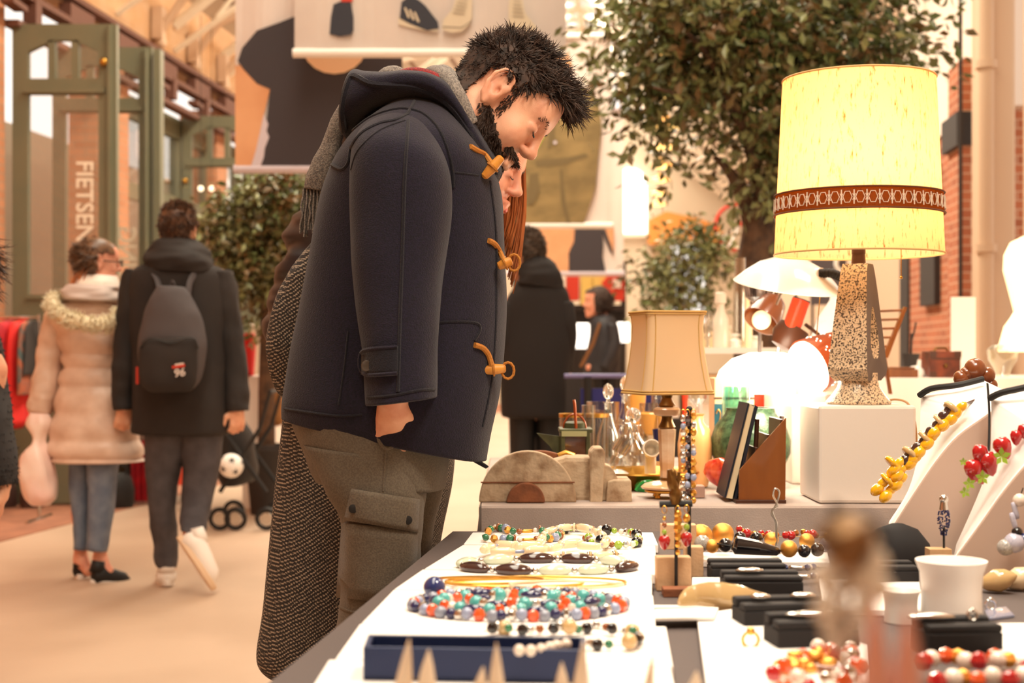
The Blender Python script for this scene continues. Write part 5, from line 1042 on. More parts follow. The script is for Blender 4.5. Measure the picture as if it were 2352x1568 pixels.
# slab seen three-quarter: front face narrow, pierced side to the right
zb = zz(874); zt = zz(606)
def slab(hole):
    q = MB(); outer = []; n = 28; ang = math.radians(58)
    R = rot('Z', -33)
    # side outline in local (y=depth, z), thickness along local x
    N_ = 20; T_ = .052
    left = []; right = []
    def half(z):  # half depth
        t = (z-zb)/(zt-zb); return (.058*(1-t)**.7+.020) if t > .12 else (.052+.026*(t/.12)**.5 if False else .050+.028*(t/.12)**.5)
    zs = [zb+(zt-zb)*i/N_ for i in range(N_+1)]
    out = [(-half(z), z) for z in zs]+[(half(z), z) for z in reversed(zs)]
    # hole outline: same count
    hc = zb+(zt-zb)*.33; inn = []
    for i in range(len(out)):
        yv, zv = out[i]; a = math.atan2(zv-hc, yv); inn.append((math.cos(a)*.030*(1-.45*max(0, math.sin(a))), hc+math.sin(a)*(.088 if math.sin(a) > 0 else .045)))
    def W3(x, yz): v = R @ Vector((x, yz[0], 0)); return Vector((LX+v.x-.002, LY+v.y, yz[1]))
    wx = lambda z: (T_*(1-.38*((z-zb)/(zt-zb)))) if z > zb+.02 else T_*(.82+.18*(z-zb)/.02)
    A = [W3(-wx(p[1]), p) for p in out]; B = [W3(-wx(p[1])*.96, p) for p in inn]; C_ = [W3(wx(p[1])*.96, p) for p in inn]; D = [W3(wx(p[1]), p) for p in out]
    m = len(out)
    q.add(A+B+C_+D, [])
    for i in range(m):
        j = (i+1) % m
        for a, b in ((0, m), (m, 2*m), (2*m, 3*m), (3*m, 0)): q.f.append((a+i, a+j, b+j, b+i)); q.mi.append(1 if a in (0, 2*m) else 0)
    return q
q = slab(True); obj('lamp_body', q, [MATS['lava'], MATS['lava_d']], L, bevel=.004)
shz0, shz1 = zz(584), zz(184); R0, R1 = 191*s_, 172*s_
q = MB(); q.cyl((LX, LY, zz(606)), (LX, LY, zz(584)), .018, .016, 20); q.cyl((LX, LY, zz(584)), (LX, LY, zz(500)), .017, .017, 20); obj('lamp_socket', q, MATS['wood_d'], L)
shade_mat('lamp_fabric', (246, 224, 186), (255, 196, 128), .60, speck=(150, 92, 36), sscale=(60, 60, 11))
q = MB(); n = 72
for rr0, rr1 in ((R0, R1),):
    q.rings([[Vector((LX+math.cos(2*PI*k/n)*(rr0+(rr1-rr0)*t), LY+math.sin(2*PI*k/n)*(rr0+(rr1-rr0)*t), shz0+(shz1-shz0)*t)) for k in range(n)] for t in [i/12 for i in range(13)]], cap=False)
shd = obj('lamp_shade', q, MATS['lamp_fabric'], L)
q = MB()
M('rim_m', (222, 180, 120), .7)
for rr, z in ((R0, shz0), (R1, shz1)): q = MB(); q.tube([(LX+math.cos(2*PI*k/n)*rr, LY+math.sin(2*PI*k/n)*rr, z) for k in range(n)], .0026, 6, closed=True); obj('shade_rim', q, MATS['rim_m'], shd)
def Rz(z): return R0+(R1-R0)*(z-shz0)/(shz1-shz0)
za, zb2 = zz(496), zz(446); shade_mat('band_m', (92, 58, 30), (130, 72, 22), .35, speck=(50, 30, 16), sscale=(240, 240, 240))
q = MB(); q.rings([[Vector((LX+math.cos(2*PI*k/n)*(Rz(z)+.003), LY+math.sin(2*PI*k/n)*(Rz(z)+.003), z)) for k in range(n)] for z in (za, (za+zb2)/2, zb2)], cap=False); bd = obj('patterned_band', q, MATS['band_m'], shd)
q = MB(); NL = 44; h = (zb2-za)*.24; zc_ = (za+zb2)/2
def cylp(a, z): return Vector((LX+math.cos(a)*(Rz(z)+.0058), LY+math.sin(a)*(Rz(z)+.0058), z))
for i in range(NL):
    a0 = 2*PI*i/NL; da = 2*PI/NL
    q.tube([cylp(a0+da*.12, zc_), cylp(a0+da*.3, zc_+h), cylp(a0+da*.65, zc_+h), cylp(a0+da*.84, zc_), cylp(a0+da*.65, zc_-h), cylp(a0+da*.3, zc_-h)], .0011, 5, closed=True)
    q.tube([cylp(a0, zc_+h*1.3), cylp(a0, zc_-h*1.3)], .0016, 5); q.tube([cylp(a0-da*.12, zc_+h*.6), cylp(a0+da*.12, zc_-h*.6)], .0009, 4); q.tube([cylp(a0-da*.12, zc_-h*.6), cylp(a0+da*.12, zc_+h*.6)], .0009, 4)
obj('band_embroidery', q, M('thread', (222, 206, 186), .8), bd); q = MB()
for z in (za+.002, zb2-.002): q.tube([cylp(2*PI*k/n, z) for k in range(n)], .0022, 6, closed=True)
obj('band_cord', q, M('bandcord', (96, 58, 36), .8), bd)
q = MB(); q.cyl((LX+.10, LY-.02, zz(640)), (LX+.10, LY-.02, zz(560)), .0012, seg=5); q.sph((LX+.10, LY-.02, zz(638)), .004, 8, 6); obj('pull_switch', q, MATS['brass'], L)
q = MB(); q.sph((LX, LY, zz(440)), (.03, .03, .038), 16, 10); obj('bulb', q, M('bulb_m', (255, 250, 240), .3, emit=(255, 214, 140), estr=26), L)
point('fabric_lamp_light', (LX, LY, zz(400)), 8.2, (1, .77, .50), .035)
q = MB(); q.tube(spline([(LX+.06, LY-.0, Zc+.006), (LX+.09, LY-.02, Zc+.012), (LX+.115, LY-.04, Zc-.002), (LX+.128, LY-.05, Zc-.06), (LX+.135, LY-.03, Zc-.15)], 5), .0028, 6); obj('power_cord', q, M('cordb', (186, 140, 90), .5), L)

# small cream lamp with panelled shade on an onyx and brass foot
ys = 3.60; s_ = S(ys); zz = lambda py: CZ-(py-CY)*s_; SX = P(1532, 0, ys).x
L = T('table_lamp', 'small cream pleated-panel lamp on a slim onyx and brass stem', 'lamp', (SX, ys, TZ))
q = MB(); b = TZ
for k in range(4): a = PI/4+PI/2*k; q.lathe((SX+math.cos(a)*.036, ys+math.sin(a)*.036, b), [(.004, 0), (.008, .002), (.006, .008), (.009, .014)], 10)
q.lathe((SX, ys, b+.014), [(.050, 0), (.056, .002), (.056, .006), (.048, .008)], 28); obj('brass_foot', q, MATS['gold'], L)
q = MB(); q.lathe((SX, ys, b+.022), [(.03, 0), (.062, .001), (.066, .006), (.056, .014), (.035, .020), (.02, .022)], 32, sx=1, sy=.9); obj('onyx_base', q, MATS['marble'], L)
pz = lambda prof: [(r*s_, zz(y_)-b) for r, y_ in prof]
for pr in ([(22, 1124), (24, 1118), (16, 1108), (15, 1100), (17, 1096)], [(17, 984), (20, 980), (14, 968), (12, 960), (13, 952)], [(16, 936), (20, 930), (14, 922), (11, 914), (14, 906), (11, 898), (6, 880)]): q = MB(); q.lathe((SX, ys, b), pz(pr), 24); obj('brass_stem', q, MATS['old_brass'], L)
q = MB(); q.lathe((SX, ys, b), pz([(13, 1098), (15, 1096), (21, 986), (18, 984)]), 8); obj('onyx_column', q, MATS['marble'], L)
q = MB(); q.lathe((SX, ys, b), pz([(14, 956), (28, 953), (31, 948), (31, 940), (27, 936), (14, 934)]), 26); obj('onyx_ring', q, MATS['marble'], L)
shade_mat('cream_shade', (226, 200, 164), (236, 190, 130), .22); shade_mat('gold_shade', (224, 186, 120), (236, 190, 100), .2)
def sq(cx, cy, z, hw, cut, a):  # octagonal-ish ring with cut corners
    R = rot('Z', a); p = []
    for sx_, sy_ in ((1, -1), (1, 1), (-1, 1), (-1, -1)):
        c = [(hw-cut, hw), (hw-cut*.45, hw-cut*.10), (hw-cut*.1, hw-cut*.45), (hw, hw-cut)]
        if sx_*sy_ > 0: c = [(x, y) for x, y in c]
        else: c = list(reversed(c))
        p.append([(x*sx_, y*sy_) for x, y in c])
    order = sorted([v for q_ in p for v in q_], key=lambda v: math.atan2(v[1], v[0]))
    return [Vector((cx, cy, z))+R @ Vector((x, y, 0)) for x, y in order]
ex_ = [(0, 902, 99), (.06, 890, 96), (.2, 871, 91.5), (.45, 831, 84), (.7, 791, 79), (.8, 750, 77.5), (.9, 730, 79), (1, 717, 83)]
rings_ = [sq(SX, ys, zz(y_), w*s_*.86, w*s_*.20, 14) for _, y_, w in ex_]
q = MB(); q.rings(rings_, cap=False); 
q.mi = [0]*len(q.f); obj('lamp_shade', q, MATS['cream_shade'], L, sharp=False); shd = bpy.data.objects[[o.name for o in L.children if o.name.startswith('lamp_shade')][0]]
q = MB(); q.tube(rings_[0], .0035, 6, closed=True); q.tube(rings_[-1], .0032, 6, closed=True); q.tube([v+Vector((0, 0, .006)) for v in rings_[0]], .002, 6, closed=True); q.tube([v-Vector((0, 0, .006)) for v in rings_[-1]], .002, 6, closed=True)
for i in range(0, 16):
    if i % 4 in (0, 3): q.tube([r[i] for r in rings_], .0016, 5)
obj('shade_trim', q, MATS['gold_shade'], shd)

# wooden moulds: two half discs joined by a round bar, end blocks
ym = 3.56; s_ = S(ym); mo = T('foundry_mould', 'painted wooden foundry mould with half-round end discs and cracked paint', 'mould', top_loc(1275, 1150))
def hd_(cx, base, r, y, th, ry=None, n=26): ry = ry or r; return [P(cx-r*math.cos(PI*k/n), base-ry*math.sin(PI*k/n), y) for k in range(n+1)]
q = MB(); q.prism(hd_(1212, 1153, 112, 3.50, 0, 117), (0, .04, 0)); obj('front_disc', q, MATS['plaster'], mo, smooth=False, bevel=.003)
q = MB(); q.prism(hd_(1240, 1135, 110, 3.62, 0, 100), (0, .03, 0)); obj('rear_disc', q, MATS['terra'], mo, smooth=False, bevel=.003)
q = MB(); q.prism(hd_(1208, 1154, 44, 3.475, 0, 45), (0, .03, 0)); obj('hub', q, MATS['terra'], mo, smooth=False, bevel=.003)
q = MB(); q.prism([P(a, c, 3.497) for a, c in ((1104, 1106), (1320, 1106), (1320, 1109), (1104, 1109))], (0, .006, 0)); obj('joint_line', q, MATS['terra'], mo, smooth=False)
q = MB(); q.prism([P(a, c, 3.55) for a, c in ((1262, 1153), (1262, 1060), (1300, 1048), (1366, 1050), (1366, 1153))], (0, .10, 0)); obj('round_bar', q, MATS['plaster'], mo, smooth=False, bevel=.012)
q = MB(); q.prism([P(a, c, 3.51) for a, c in ((1355, 1154), (1357, 1040), (1366, 1030), (1386, 1030), (1390, 1040), (1384, 1154))], (0, .12, 0)); obj('cross_plate', q, MATS['plaster'], mo, smooth=False, bevel=.003)
q = MB(); q.prism(hd_(1392, 1150, 34, 3.53, 0, 82), (0, .08, 0)); obj('end_boss', q, MATS['plaster'], mo, smooth=False, bevel=.003)
q = MB(); q.prism([P(a, c, 3.51) for a, c in ((1392, 1154), (1396, 1106), (1410, 1102), (1450, 1102), (1452, 1154))], (0, .12, 0)); obj('end_block', q, MATS['plaster'], mo, smooth=False, bevel=.004)
# green lantern
yl = 3.75; la = T('lantern', 'olive green metal railway lantern with open flap and wire handle', 'lantern', top_loc(1322, 1118))
bx = lambda m, a, c, e, f, y, th: m.prism([P(a, c, y), P(e, c, y), P(e, f, y), P(a, f, y)], (0, th, 0))
q = MB(); bx(q, 1285, 985, 1362, 994, yl, .12); bx(q, 1288, 990, 1298, 1105, yl, .12); bx(q, 1346, 990, 1356, 1105, yl, .12); bx(q, 1288, 1085, 1356, 1108, yl, .12); bx(q, 1288, 990, 1356, 1105, yl+.11, .01); obj('lantern_body', q, MATS['tin_green'], la, smooth=False, bevel=.002)
q = MB(); bx(q, 1298, 1002, 1346, 1085, yl+.01, .006); obj('amber_pane', q, M('amber_d', (84, 40, 20), .15, coat=.5), la, smooth=False)
q = MB(); bx(q, 1290, 990, 1348, 1002, yl-.005, .01); obj('front_plate', q, M('plate_m', (176, 176, 130), .5), la, smooth=False)
q = MB(); q.prism([P(a, c, yl+.02) for a, c in ((1288, 1002), (1232, 994), (1262, 1024), (1288, 1060))], (0, .006, 0)); obj('side_flap', q, MATS['tin_green'], la, smooth=False)
q = MB(); q.tube([P(1320-26*math.cos(PI*k/12), 985-34*math.sin(PI*k/12), yl+.05) for k in range(13)], .0025, 6); q.tube([P(1323, 985, yl+.03), P(1320, 930, yl+.03), P(1318, 918, yl+.03)], .004, 7); obj('wire_handle', q, MATS['copper'], la)
q = MB(); q.lathe(P(1320, 985, yl+.06), [(.03, 0), (.03, .016), (.022, .02)], 16); obj('vent_cap', q, MATS['tin_green'], la)
q = MB(); q.tube([P(1282, 1046, 3.62), P(1300, 1038, 3.62), P(1318, 1044, 3.62), P(1312, 1050, 3.62)], .006, 8); tag(obj('brass_buckle', q, MATS['gold']), 'small shiny brass fitting lying on the wooden foundry mould', 'fitting')
# brass tray
q = MB(); c = top_loc(1480, 1118); c.z = TZ; q.lathe(c, [(.10, 0), (.135, .035), (.15, .042), (.148, .046), (.13, .040), (.10, .006)], 40, closed=False); tag(obj('brass_tray', q, MATS['brass']), 'round brass tray with raised rim behind the small cream lamp', 'tray')

# glassware
def glass(nm, label, px, base, prof, mat='clear', cat='glass', group=None, seg=28, Y=None, extra=None):
    y = Y or ZT(base); s1 = S(y); c = P(px, base, y); c.z = TZ if Y is None else c.z
    q = MB(); q.lathe(c, [(r*s1, (base-py)*s1) for r, py in prof], seg); return tag(obj(nm, q, MATS[mat]), label, cat, group)
def tumbler(b, t, r0, r1, th=3): return [(r0*.2, b), (r0, b), (r1, t), (r1-th, t), (r0-th, b-6), (.1, b-6)]
def goldglass(px, base, t, r, label, Y):
    s1 = S(Y); g = T('drinking_glass', label, 'glass', P(px, base, Y), 'gold-rimmed tumblers beside the lantern'); q = MB(); c = P(px, base, Y); q.lathe(c, [(a*s1, (base-p)*s1) for a, p in tumbler(base, t, r*.92, r)], 30); obj('glass_body', q, MATS['clear'], g)
    q = MB(); q.lathe(c+Vector((0, 0, (base-t)*s1-.010)), [((r+.4)*s1, 0), ((r+.4)*s1, .011), ((r-3.2)*s1, .011), ((r-3.2)*s1, 0)], 30, closed=True); obj('gold_rim', q, MATS['gold'], g)
Yg = YT(1092, TZ)
goldglass(1312, 1092, 950, 28, 'gold-rimmed tumbler directly behind the green lantern', Yg); goldglass(1372, 1092, 950, 27, 'gold-rimmed tumbler just right of the green lantern', Yg)
glass('crystal_vase', 'square cut crystal vase behind the gold-rimmed tumblers', 1385, 1085, tumbler(1085, 922, 36, 38, 4), seg=8, cat='vase')
def decanter(px, base, neck, stop, r, label, Y=None):
    y = Y or ZT(base); s1 = S(y); d = T('decanter', label, 'decanter', P(px, base, y), 'crystal decanters on the rear table'); c = P(px, base, y)
    q = MB(); q.lathe(c, [(a*s1, (base-p)*s1) for a, p in ((1, base), (r, base), (r*1.08, base-(base-neck)*.3), (r*.9, base-(base-neck)*.55), (r*.35, base-(base-neck)*.8), (r*.28, neck+6), (r*.45, neck), (r*.2, neck), (r*.2, neck+10))], 12); obj('bottle_body', q, MATS['clear'], d, sharp=False)
    q = MB(); q.sph(P(px, (stop+neck)/2-4, y), (r*.42*s1, r*.42*s1, (neck-stop)/2*s1), 14, 9); q.cyl(P(px, neck-4, y), P(px, neck+18, y), r*.16*s1, r*.1*s1, 10); obj('stopper', q, M('crystal', (240, 232, 220), .05, trans=.85, ior=1.5) if "crystal" not in MATS else MATS["crystal"], d)
decanter(1397, 1090, 922, 884, 30, 'tall crystal decanter with an egg-shaped stopper, left of the small cream lamp', 4.15)
decanter(1437, 1085, 905, 866, 32, 'crystal decanter with a round stopper partly behind the cream lamp shade', 4.3)
decanter(1455, 1092, 975, 940, 44, 'squat wide crystal decanter in front of the taller ones', 4.05)
M('chrys', (240, 236, 226), .1, coat=.9)
fig = T('glass_figurine', 'bird-shaped clear glass figurine between decanters and small cream lamp', 'figurine', top_loc(1430, 1094)); q = MB()
yq = 3.95; q.tube(spline([P(1400, 1080, yq), P(1420, 1040, yq), P(1440, 1005, yq), P(1436, 975, yq), P(1420, 968, yq)], 5), [.012]*5+[.022]*6+[.016]*5+[.009]*5, 12); q.prism([P(a, c, yq) for a, c in ((1424, 990), (1446, 968), (1452, 980), (1440, 1030), (1432, 1042))], (0, .01, 0)); obj('figurine_body', q, MATS['clear'], fig); q = MB(); q.lathe(P(1420, 1094, yq), [(.03, 0), (.03, .01), (.01, .02)], 16); obj('figurine_base', q, MATS['chrys'], fig)
glass('glass_bowl', 'cut glass bowl on short foot left of the small cream lamp', 1462, 1100, [(1, 1100), (22, 1100), (8, 1092), (8, 1086), (30, 1070), (40, 1035), (42, 998), (39, 998), (36, 1035), (28, 1064), (1, 1078)], 'acrylic', 'bowl')
for i, (px, base, t, r, lb) in enumerate(((1490, 1088, 925, 22, 'tall plain glass cylinder behind the crystal bowl'), (1352, 1095, 930, 16, 'slim clear glass left of the small lamp shade, behind lantern'), (1520, 1090, 905, 24, 'clear glass jar hidden behind the small lamp stem'))): glass('glass_cylinder', lb, px, base, tumbler(base, t, r*.95, r, 2), cat='glass')
q = glass('amber_vase', 'tall wavy amber glass vase under the left edge of the cream lamp shade', 1458, 1090, [(1, 1090), (26, 1090), (20, 1060), (28, 1010), (22, 960), (26, 905), (32, 880), (29, 880), (22, 906), (18, 960)], 'amber', 'vase', Y=4.45)
glass('candle_holder', 'stacked amber bowl on a foot left of the onyx stem', 1502, 1090, [(1, 1090), (26, 1090), (22, 1000), (30, 980), (34, 950), (30, 946), (26, 972), (1, 980)], 'amber', 'bowl', Y=4.3)
glass('blue_cup', 'dark cobalt blue cup left of the onyx column', 1518, 1060, [(1, 1060), (12, 1058), (20, 985), (17, 985), (10, 1050)], 'cobalt', 'cup', Y=4.0)
q = MB(); c = P(1496, 1030, 3.9); 
q.lathe(c, [(.002, -.03), (.016, -.03), (.026, 0), (.024, .02), (.021, .02), (.02, 0), (.012, -.024)], 20, rot('X', 80)); q.tube([c+Vector((0, .03, .0)), c+Vector((.0, .03, -.07))], .016, 12); tag(obj('porcelain_pipe_cup', q, MATS['white_gloss']), 'tipped white porcelain cup showing its round mouth beside the onyx stem', 'cup')
glass('peach_vase', 'peach coloured glass vase with narrow neck right of the small cream lamp', 1596, 1118, [(1, 1118), (30, 1116), (38, 1080), (40, 1020), (34, 985), (20, 968), (19, 955), (24, 950), (20, 950), (15, 960)], 'peach', 'vase')
glass('crystal_goblet', 'clear crystal goblet standing above the peach vase', 1601, 965, [(1, 965), (18, 963), (4, 955), (4, 935), (22, 915), (24, 880), (22, 880), (19, 915), (1, 930)], 'clear', 'goblet', Y=4.5)
glass('red_bud_vase', 'thin red and yellow glass bud vase right of the small lamp stem', 1573, 1088, [(1, 1088), (14, 1085), (7, 1000), (6, 925), (10, 885), (8, 885), (4, 925)], 'red_gloss', 'vase', Y=4.3)
gb = T('glass_beetle', 'shiny green glass trinket in front of the brass tray', 'ornament', top_loc(1488, 1128)); q = MB(); q.sph(top_loc(1488, 1128)+Vector((0, 0, .012)), (.035, .02, .022), 16, 9); q.tube(spline([P(1460, 1126, 3.66), P(1476, 1108, 3.66), P(1500, 1106, 3.66), P(1520, 1118, 3.66)], 4), .005, 6); obj('glass_shell', q, MATS['green_gl'], gb); q = MB(); q.sph(top_loc(1514, 1122)+Vector((0, 0, .012)), (.014, .012, .010), 10, 7); obj('pink_stone', q, M('pinkg', (230, 110, 130), .15, coat=.8), gb)
q = MB(); q.box(top_loc(1590, 1142)+Vector((0, .01, 0)), (.06, .05, .030), z0=True); tag(obj('small_tin', q, M('tin_m', (188, 150, 134), .5), smooth=False, bevel=.002), 'small pinkish tin box right of the small lamp foot', 'box')
# teal tumbler, box behind, green vase, red glass shell
bxb = T('carton', 'cream carton with two dark stripes behind the teal tumbler', 'box', P(1685, 1085, 4.25)); q = MB(); bx(q, 1641, 868, 1732, 1085, 4.25, .12); obj('carton_body', q, M('carton_m', (248, 216, 168), .7), bxb, smooth=False, bevel=.002); q = MB()
bx(q, 1640, 912, 1733, 916, 4.247, .002); bx(q, 1640, 988, 1733, 992, 4.247, .002); obj('printed_stripe', q, MATS['wood_d'], bxb, smooth=False)
q = MB(); bx(q, 1641, 927, 1660, 985, 4.246, .002); lbp = obj('teal_label', q, M('teal_m', (30, 92, 108), .5), bxb, smooth=False)
q = MB(); q.tube(spline([P(1645, 950, 4.243), P(1650, 940, 4.243), P(1655, 952, 4.243), P(1650, 975, 4.243)], 4), .0015, 5); obj('gold_swirl', q, MATS['gold'], lbp)
glass('teal_tumbler', 'pale teal bubbly glass tumbler behind the green vase', 1690, 1110, tumbler(1110, 887, 30, 32, 5), 'teal_glass', 'glass', Y=4.0, seg=14)
glass('green_vase', 'round dark green textured vase with short neck behind the letter rack', 1724, 1118, [(1, 1118), (40, 1116), (70, 1085), (91, 1040), (92, 1010), (80, 975), (60, 952), (55, 940), (56, 936), (52, 936), (50, 950)], 'green_vase', 'vase', seg=44)
q = MB(); q.lathe(P(1655, 1090, 3.68), [(.001, .045), (.030, .038), (.046, .015), (.048, 0), (.040, -.02), (.02, -.030), (.001, -.032)], 24, rot('Y', 35) @ rot('X', 30), sy=.55); tag(obj('red_glass_shell', q, MATS['red_glass']), 'glossy red glass shell leaning against the round green vase', 'ornament')
# leaning book
bk = T('book', 'dark-covered book leaning left of the wooden letter rack', 'book', top_loc(1682, 1147)); y = 3.5
q = MB(); q.prism([P(a, c, y) for a, c in ((1668, 1143), (1682, 1145), (1732, 934), (1722, 928))], (0, .13, 0)); obj('page_block', q, MATS['paper'], bk, smooth=False)
q = MB()
for pl in (((1663, 1142), (1668, 1143), (1722, 926), (1718, 925)), ((1686, 1147), (1692, 1147), (1741, 934), (1734, 930))): q.prism([P(a, c, y-.004) for a, c in pl], (0, .138, 0))
obj('book_cover', q, MATS['leather_b'], bk, smooth=False)
# wooden letter rack
lr = T('letter_rack', 'polished wooden letter rack with sloping side panel', 'rack', top_loc(1750, 1155)); y = 3.475
q = MB(); q.prism([P(a, c, y) for a, c in ((1697, 1148), (1698, 1080), (1806, 958), (1804, 1150))], (0, .008, 0)); obj('side_panel', q, MATS['wood'], lr, smooth=False, bevel=.001)
q = MB(); q.prism([P(a, c, y+.16) for a, c in ((1697, 1148), (1698, 1080), (1806, 958), (1804, 1150))], (0, .008, 0)); obj('side_panel', q, MATS['wood'], lr, smooth=False, bevel=.001)
for a, t0 in ((1708, 1075), (1733, 1040), (1760, 1010), (1790, 975)): q = MB(); q.prism([P(a-3, 1146, y+.008), P(a+3, 1146, y+.008), P(a+8, t0-12, y+.008), P(a+2, t0-12, y+.008)], (0, .152, 0)); obj('divider', q, MATS['wood_d'], lr, smooth=False)
q = MB(); q.prism([P(1690, 1157, y-.006), P(1806, 1157, y-.006), P(1806, 1148, y-.006), P(1690, 1148, y-.006)], (0, .18, 0)); obj('rack_base', q, MATS['wood_d'], lr, smooth=False, bevel=.001)
q = MB(); q.cyl(P(1735, 1040, y+.05), P(1739, 962, y+.05), .006, seg=10); tag(obj('dark_pen', q, MATS['wood_d']), 'dark wooden pen standing in the letter rack', 'pen')
q = MB(); q.cyl(P(1790, 1000, y+.06), P(1796, 955, y+.06), .006, seg=10); tag(obj('steel_pen', q, MATS['silver']), 'steel pen standing at the high end of the letter rack', 'pen')
# further white cubes
for a, c, e, f, yy, lb in ((1818, 928, 1880, 1112, 3.98, 'pinkish white display cube directly left of the large one'), (1782, 905, 1900, 1090, 4.25, 'low white display cube behind, carrying the dome lamp foot'), (1640, 985, 1702, 1100, 4.42, 'white display cube behind the green vase')):
    q = MB(); bx(q, a, c, e, f, yy, .2); tag(obj('display_cube', q, MATS['cube_w'], smooth=False, bevel=.006), lb, 'cube', 'white display cubes')
# mushroom lamp: white dome over red-orange body
ya = 4.64; sa = S(ya); c = P(1762, 930, ya)
L = T('mushroom_lamp', 'glowing white dome lamp with red-orange body, cut off by the cone lamp', 'lamp', P(1762, 1065, ya))
q = MB(); q.lathe(P(1762, 900, ya), [(0.5*sa, 92*sa), (40*sa, 90*sa), (80*sa, 76*sa), (108*sa, 50*sa), (120*sa, 20*sa), (118*sa, 6*sa), (100*sa, -2*sa), (2*sa, -2*sa)], 44); obj('glass_dome', q, MATS['glow_white'], L)
q = MB(); q.lathe(P(1762, 900, ya), [(78*sa, -3*sa), (76*sa, -12*sa), (60*sa, -45*sa), (36*sa, -80*sa), (60*sa, -150*sa), (70*sa, -166*sa)], 36); obj('lamp_body', q, MATS['red_gloss'], L)
point('mushroom_light', P(1762, 850, ya-.45), 6, (1, .84, .62), .1)
# copper perforated cone lamp lying with its bright mouth to the left
yk = 3.95; sk = S(yk); L = T('cone_lamp', 'copper-brown perforated cone lamp with a bright glowing mouth, behind the big lamp foot', 'lamp', P(1900, 1085, yk))
ax = (P(2000, 770, yk+.1)-P(1858, 842, yk)).normalized(); Rk = align(-ax); c = P(1858, 842, yk)
q = MB(); q.lathe(c, [(66*sk, 0), (60*sk, -40*sk), (46*sk, -110*sk), (34*sk, -150*sk), (32*sk, -150*sk), (58*sk, -40*sk), (64*sk, 0)], 44, Rk, closed=True); cs = obj('cone_shade', q, MATS['copper'], L)
q = MB(); q.sph(c-ax*-.0, (62*sk, 62*sk, 34*sk), 30, 14, Rk); obj('glass_diffuser', q, MATS['glow_white'], L)
q = MB(); rnd = random.Random(2)
for ring_ in (20, 60, 100):
    rr = (66-ring_*.2)*sk
    for k in range(0, 12):
        for dx in ((0, 0), (.05, 5), (-.05, 5)):
            a = 2*PI*k/12+dx[0]*1.8; v = Rk @ Vector((math.cos(a)*rr*1.0, math.sin(a)*rr*1.0, -(ring_+dx[1]*1.6)*sk)); q.sph(c+v, .0026, 6, 4)
obj('light_holes', q, MATS['glow_white'], cs)
q = MB(); q.lathe(P(1920, 1085, yk), [(.05, 0), (.05, .01), (.01, .02), (.008, .2)], 24); obj('lamp_stand', q, MATS['dark'], L)
point('cone_light', P(1800, 860, yk-.18), 5, (1, .84, .62), .06)
# white dome task lamp with black flexible arm
yt_ = 3.95; st_ = S(yt_); L = T('desk_lamp', 'white oval dome desk lamp on a ribbed black flexible arm', 'lamp', P(1990, 1085, yt_))
R = rot('X', 11) @ rot('Y', 6); q = MB(); c = P(1810, 655, yt_)
q.lathe(c, [(.5*st_, 66*st_), (36*st_, 62*st_), (72*st_, 47*st_), (100*st_, 24*st_), (126*st_, -2*st_), (124*st_, -4*st_), (98*st_, 20*st_), (70*st_, 43*st_), (.5*st_, 62*st_)], 48, R); obj('dome_shade', q, MATS['white_gloss'], L)
q = MB(); q.tube([P(1862, 640, yt_-.02), P(1888, 628, yt_-.085)], [.03, .016], 16); obj('arm_joint', q, MATS['white_gloss'], L)
pth = spline([P(1882, 628, yt_-.08), P(1912, 628, yt_-.09), P(1940, 645, yt_-.06), P(1962, 690, yt_), P(1985, 800, yt_+.2), P(1990, 1000, yt_+.3), P(1990, 1066, yt_+.3)], 16)
q = MB(); q.tube(pth, [.0125+.0012*math.sin(i*2.2) for i in range(len(pth))], 12); obj('flexible_arm', q, MATS['black'], L)
q = MB(); q.lathe(P(1990, 1067, yt_+.3), [(.07, -.0), (.07, .012), (.02, .02)], 28); obj('lamp_base', q, MATS['black'], L)
q = MB(); q.cyl(P(1884, 672, yt_+.02), P(1876, 768, yt_+.02), .0014, seg=6); obj('pull_chain', q, MATS['brass'], L)
# spot lamps behind: brown shell lamp, red cylinder spot, striped dark bowl
yr = 4.35; sr = S(yr)
L = T('spot_lamp', 'red cylinder spotlight with black cap and brown swivel cup', 'lamp', P(1850, 1060, yr)); q = MB(); a_, b_ = P(1840, 690, yr), P(1814, 764, yr); q.cyl(a_, b_, 21*sr, 21*sr, 28); obj('red_cylinder', q, MATS['red_gloss'], L)
q = MB(); d = (a_-b_).normalized(); q.cyl(a_, a_+d*.004, 20.5*sr, 20*sr, 28); obj('cap', q, MATS['dark'], L)
q = MB(); c = P(1812, 775, yr+.02); q.lathe(c, [(2*sr, 34*sr), (30*sr, 26*sr), (42*sr, 0), (36*sr, -28*sr), (33*sr, -28*sr), (38*sr, 0)], 30, rot('Y', -150)); q.cyl(P(1850, 745, yr+.01), P(1880, 768, yr+.03), .006, seg=8); obj('swivel_cup', q, MATS['wood_d'], L)
q = MB(); q.tube(spline([P(1783, 700, yr), P(1796, 672, yr), P(1815, 665, yr), P(1832, 684, yr)], 5), .004, 8); q.tube(spline([P(1880, 768, yr+.03), P(1890, 850, yr+.05), P(1890, 1050, yr+.05)], 5), .006, 8); obj('chrome_arm', q, MATS['chrome'], L)
L = T('wall_lamp', 'brown clip lamp tilted left of the red spotlight, shining from its mouth', 'lamp', P(1770, 1055, 4.5)); q = MB(); d = Vector((-.9, 0, -.25)).normalized(); c = P(1748, 738, 4.5); q.lathe(c, [(44*S(4.5), 0), (40*S(4.5), -.04), (30*S(4.5), -.085), (12*S(4.5), -.11), (10*S(4.5), -.11), (38*S(4.5), -.04), (42*S(4.5), 0)], 30, align(Vector((-.55, -.45, -.7))), closed=True); obj('lamp_shade', q, MATS['brown_bead'], L)
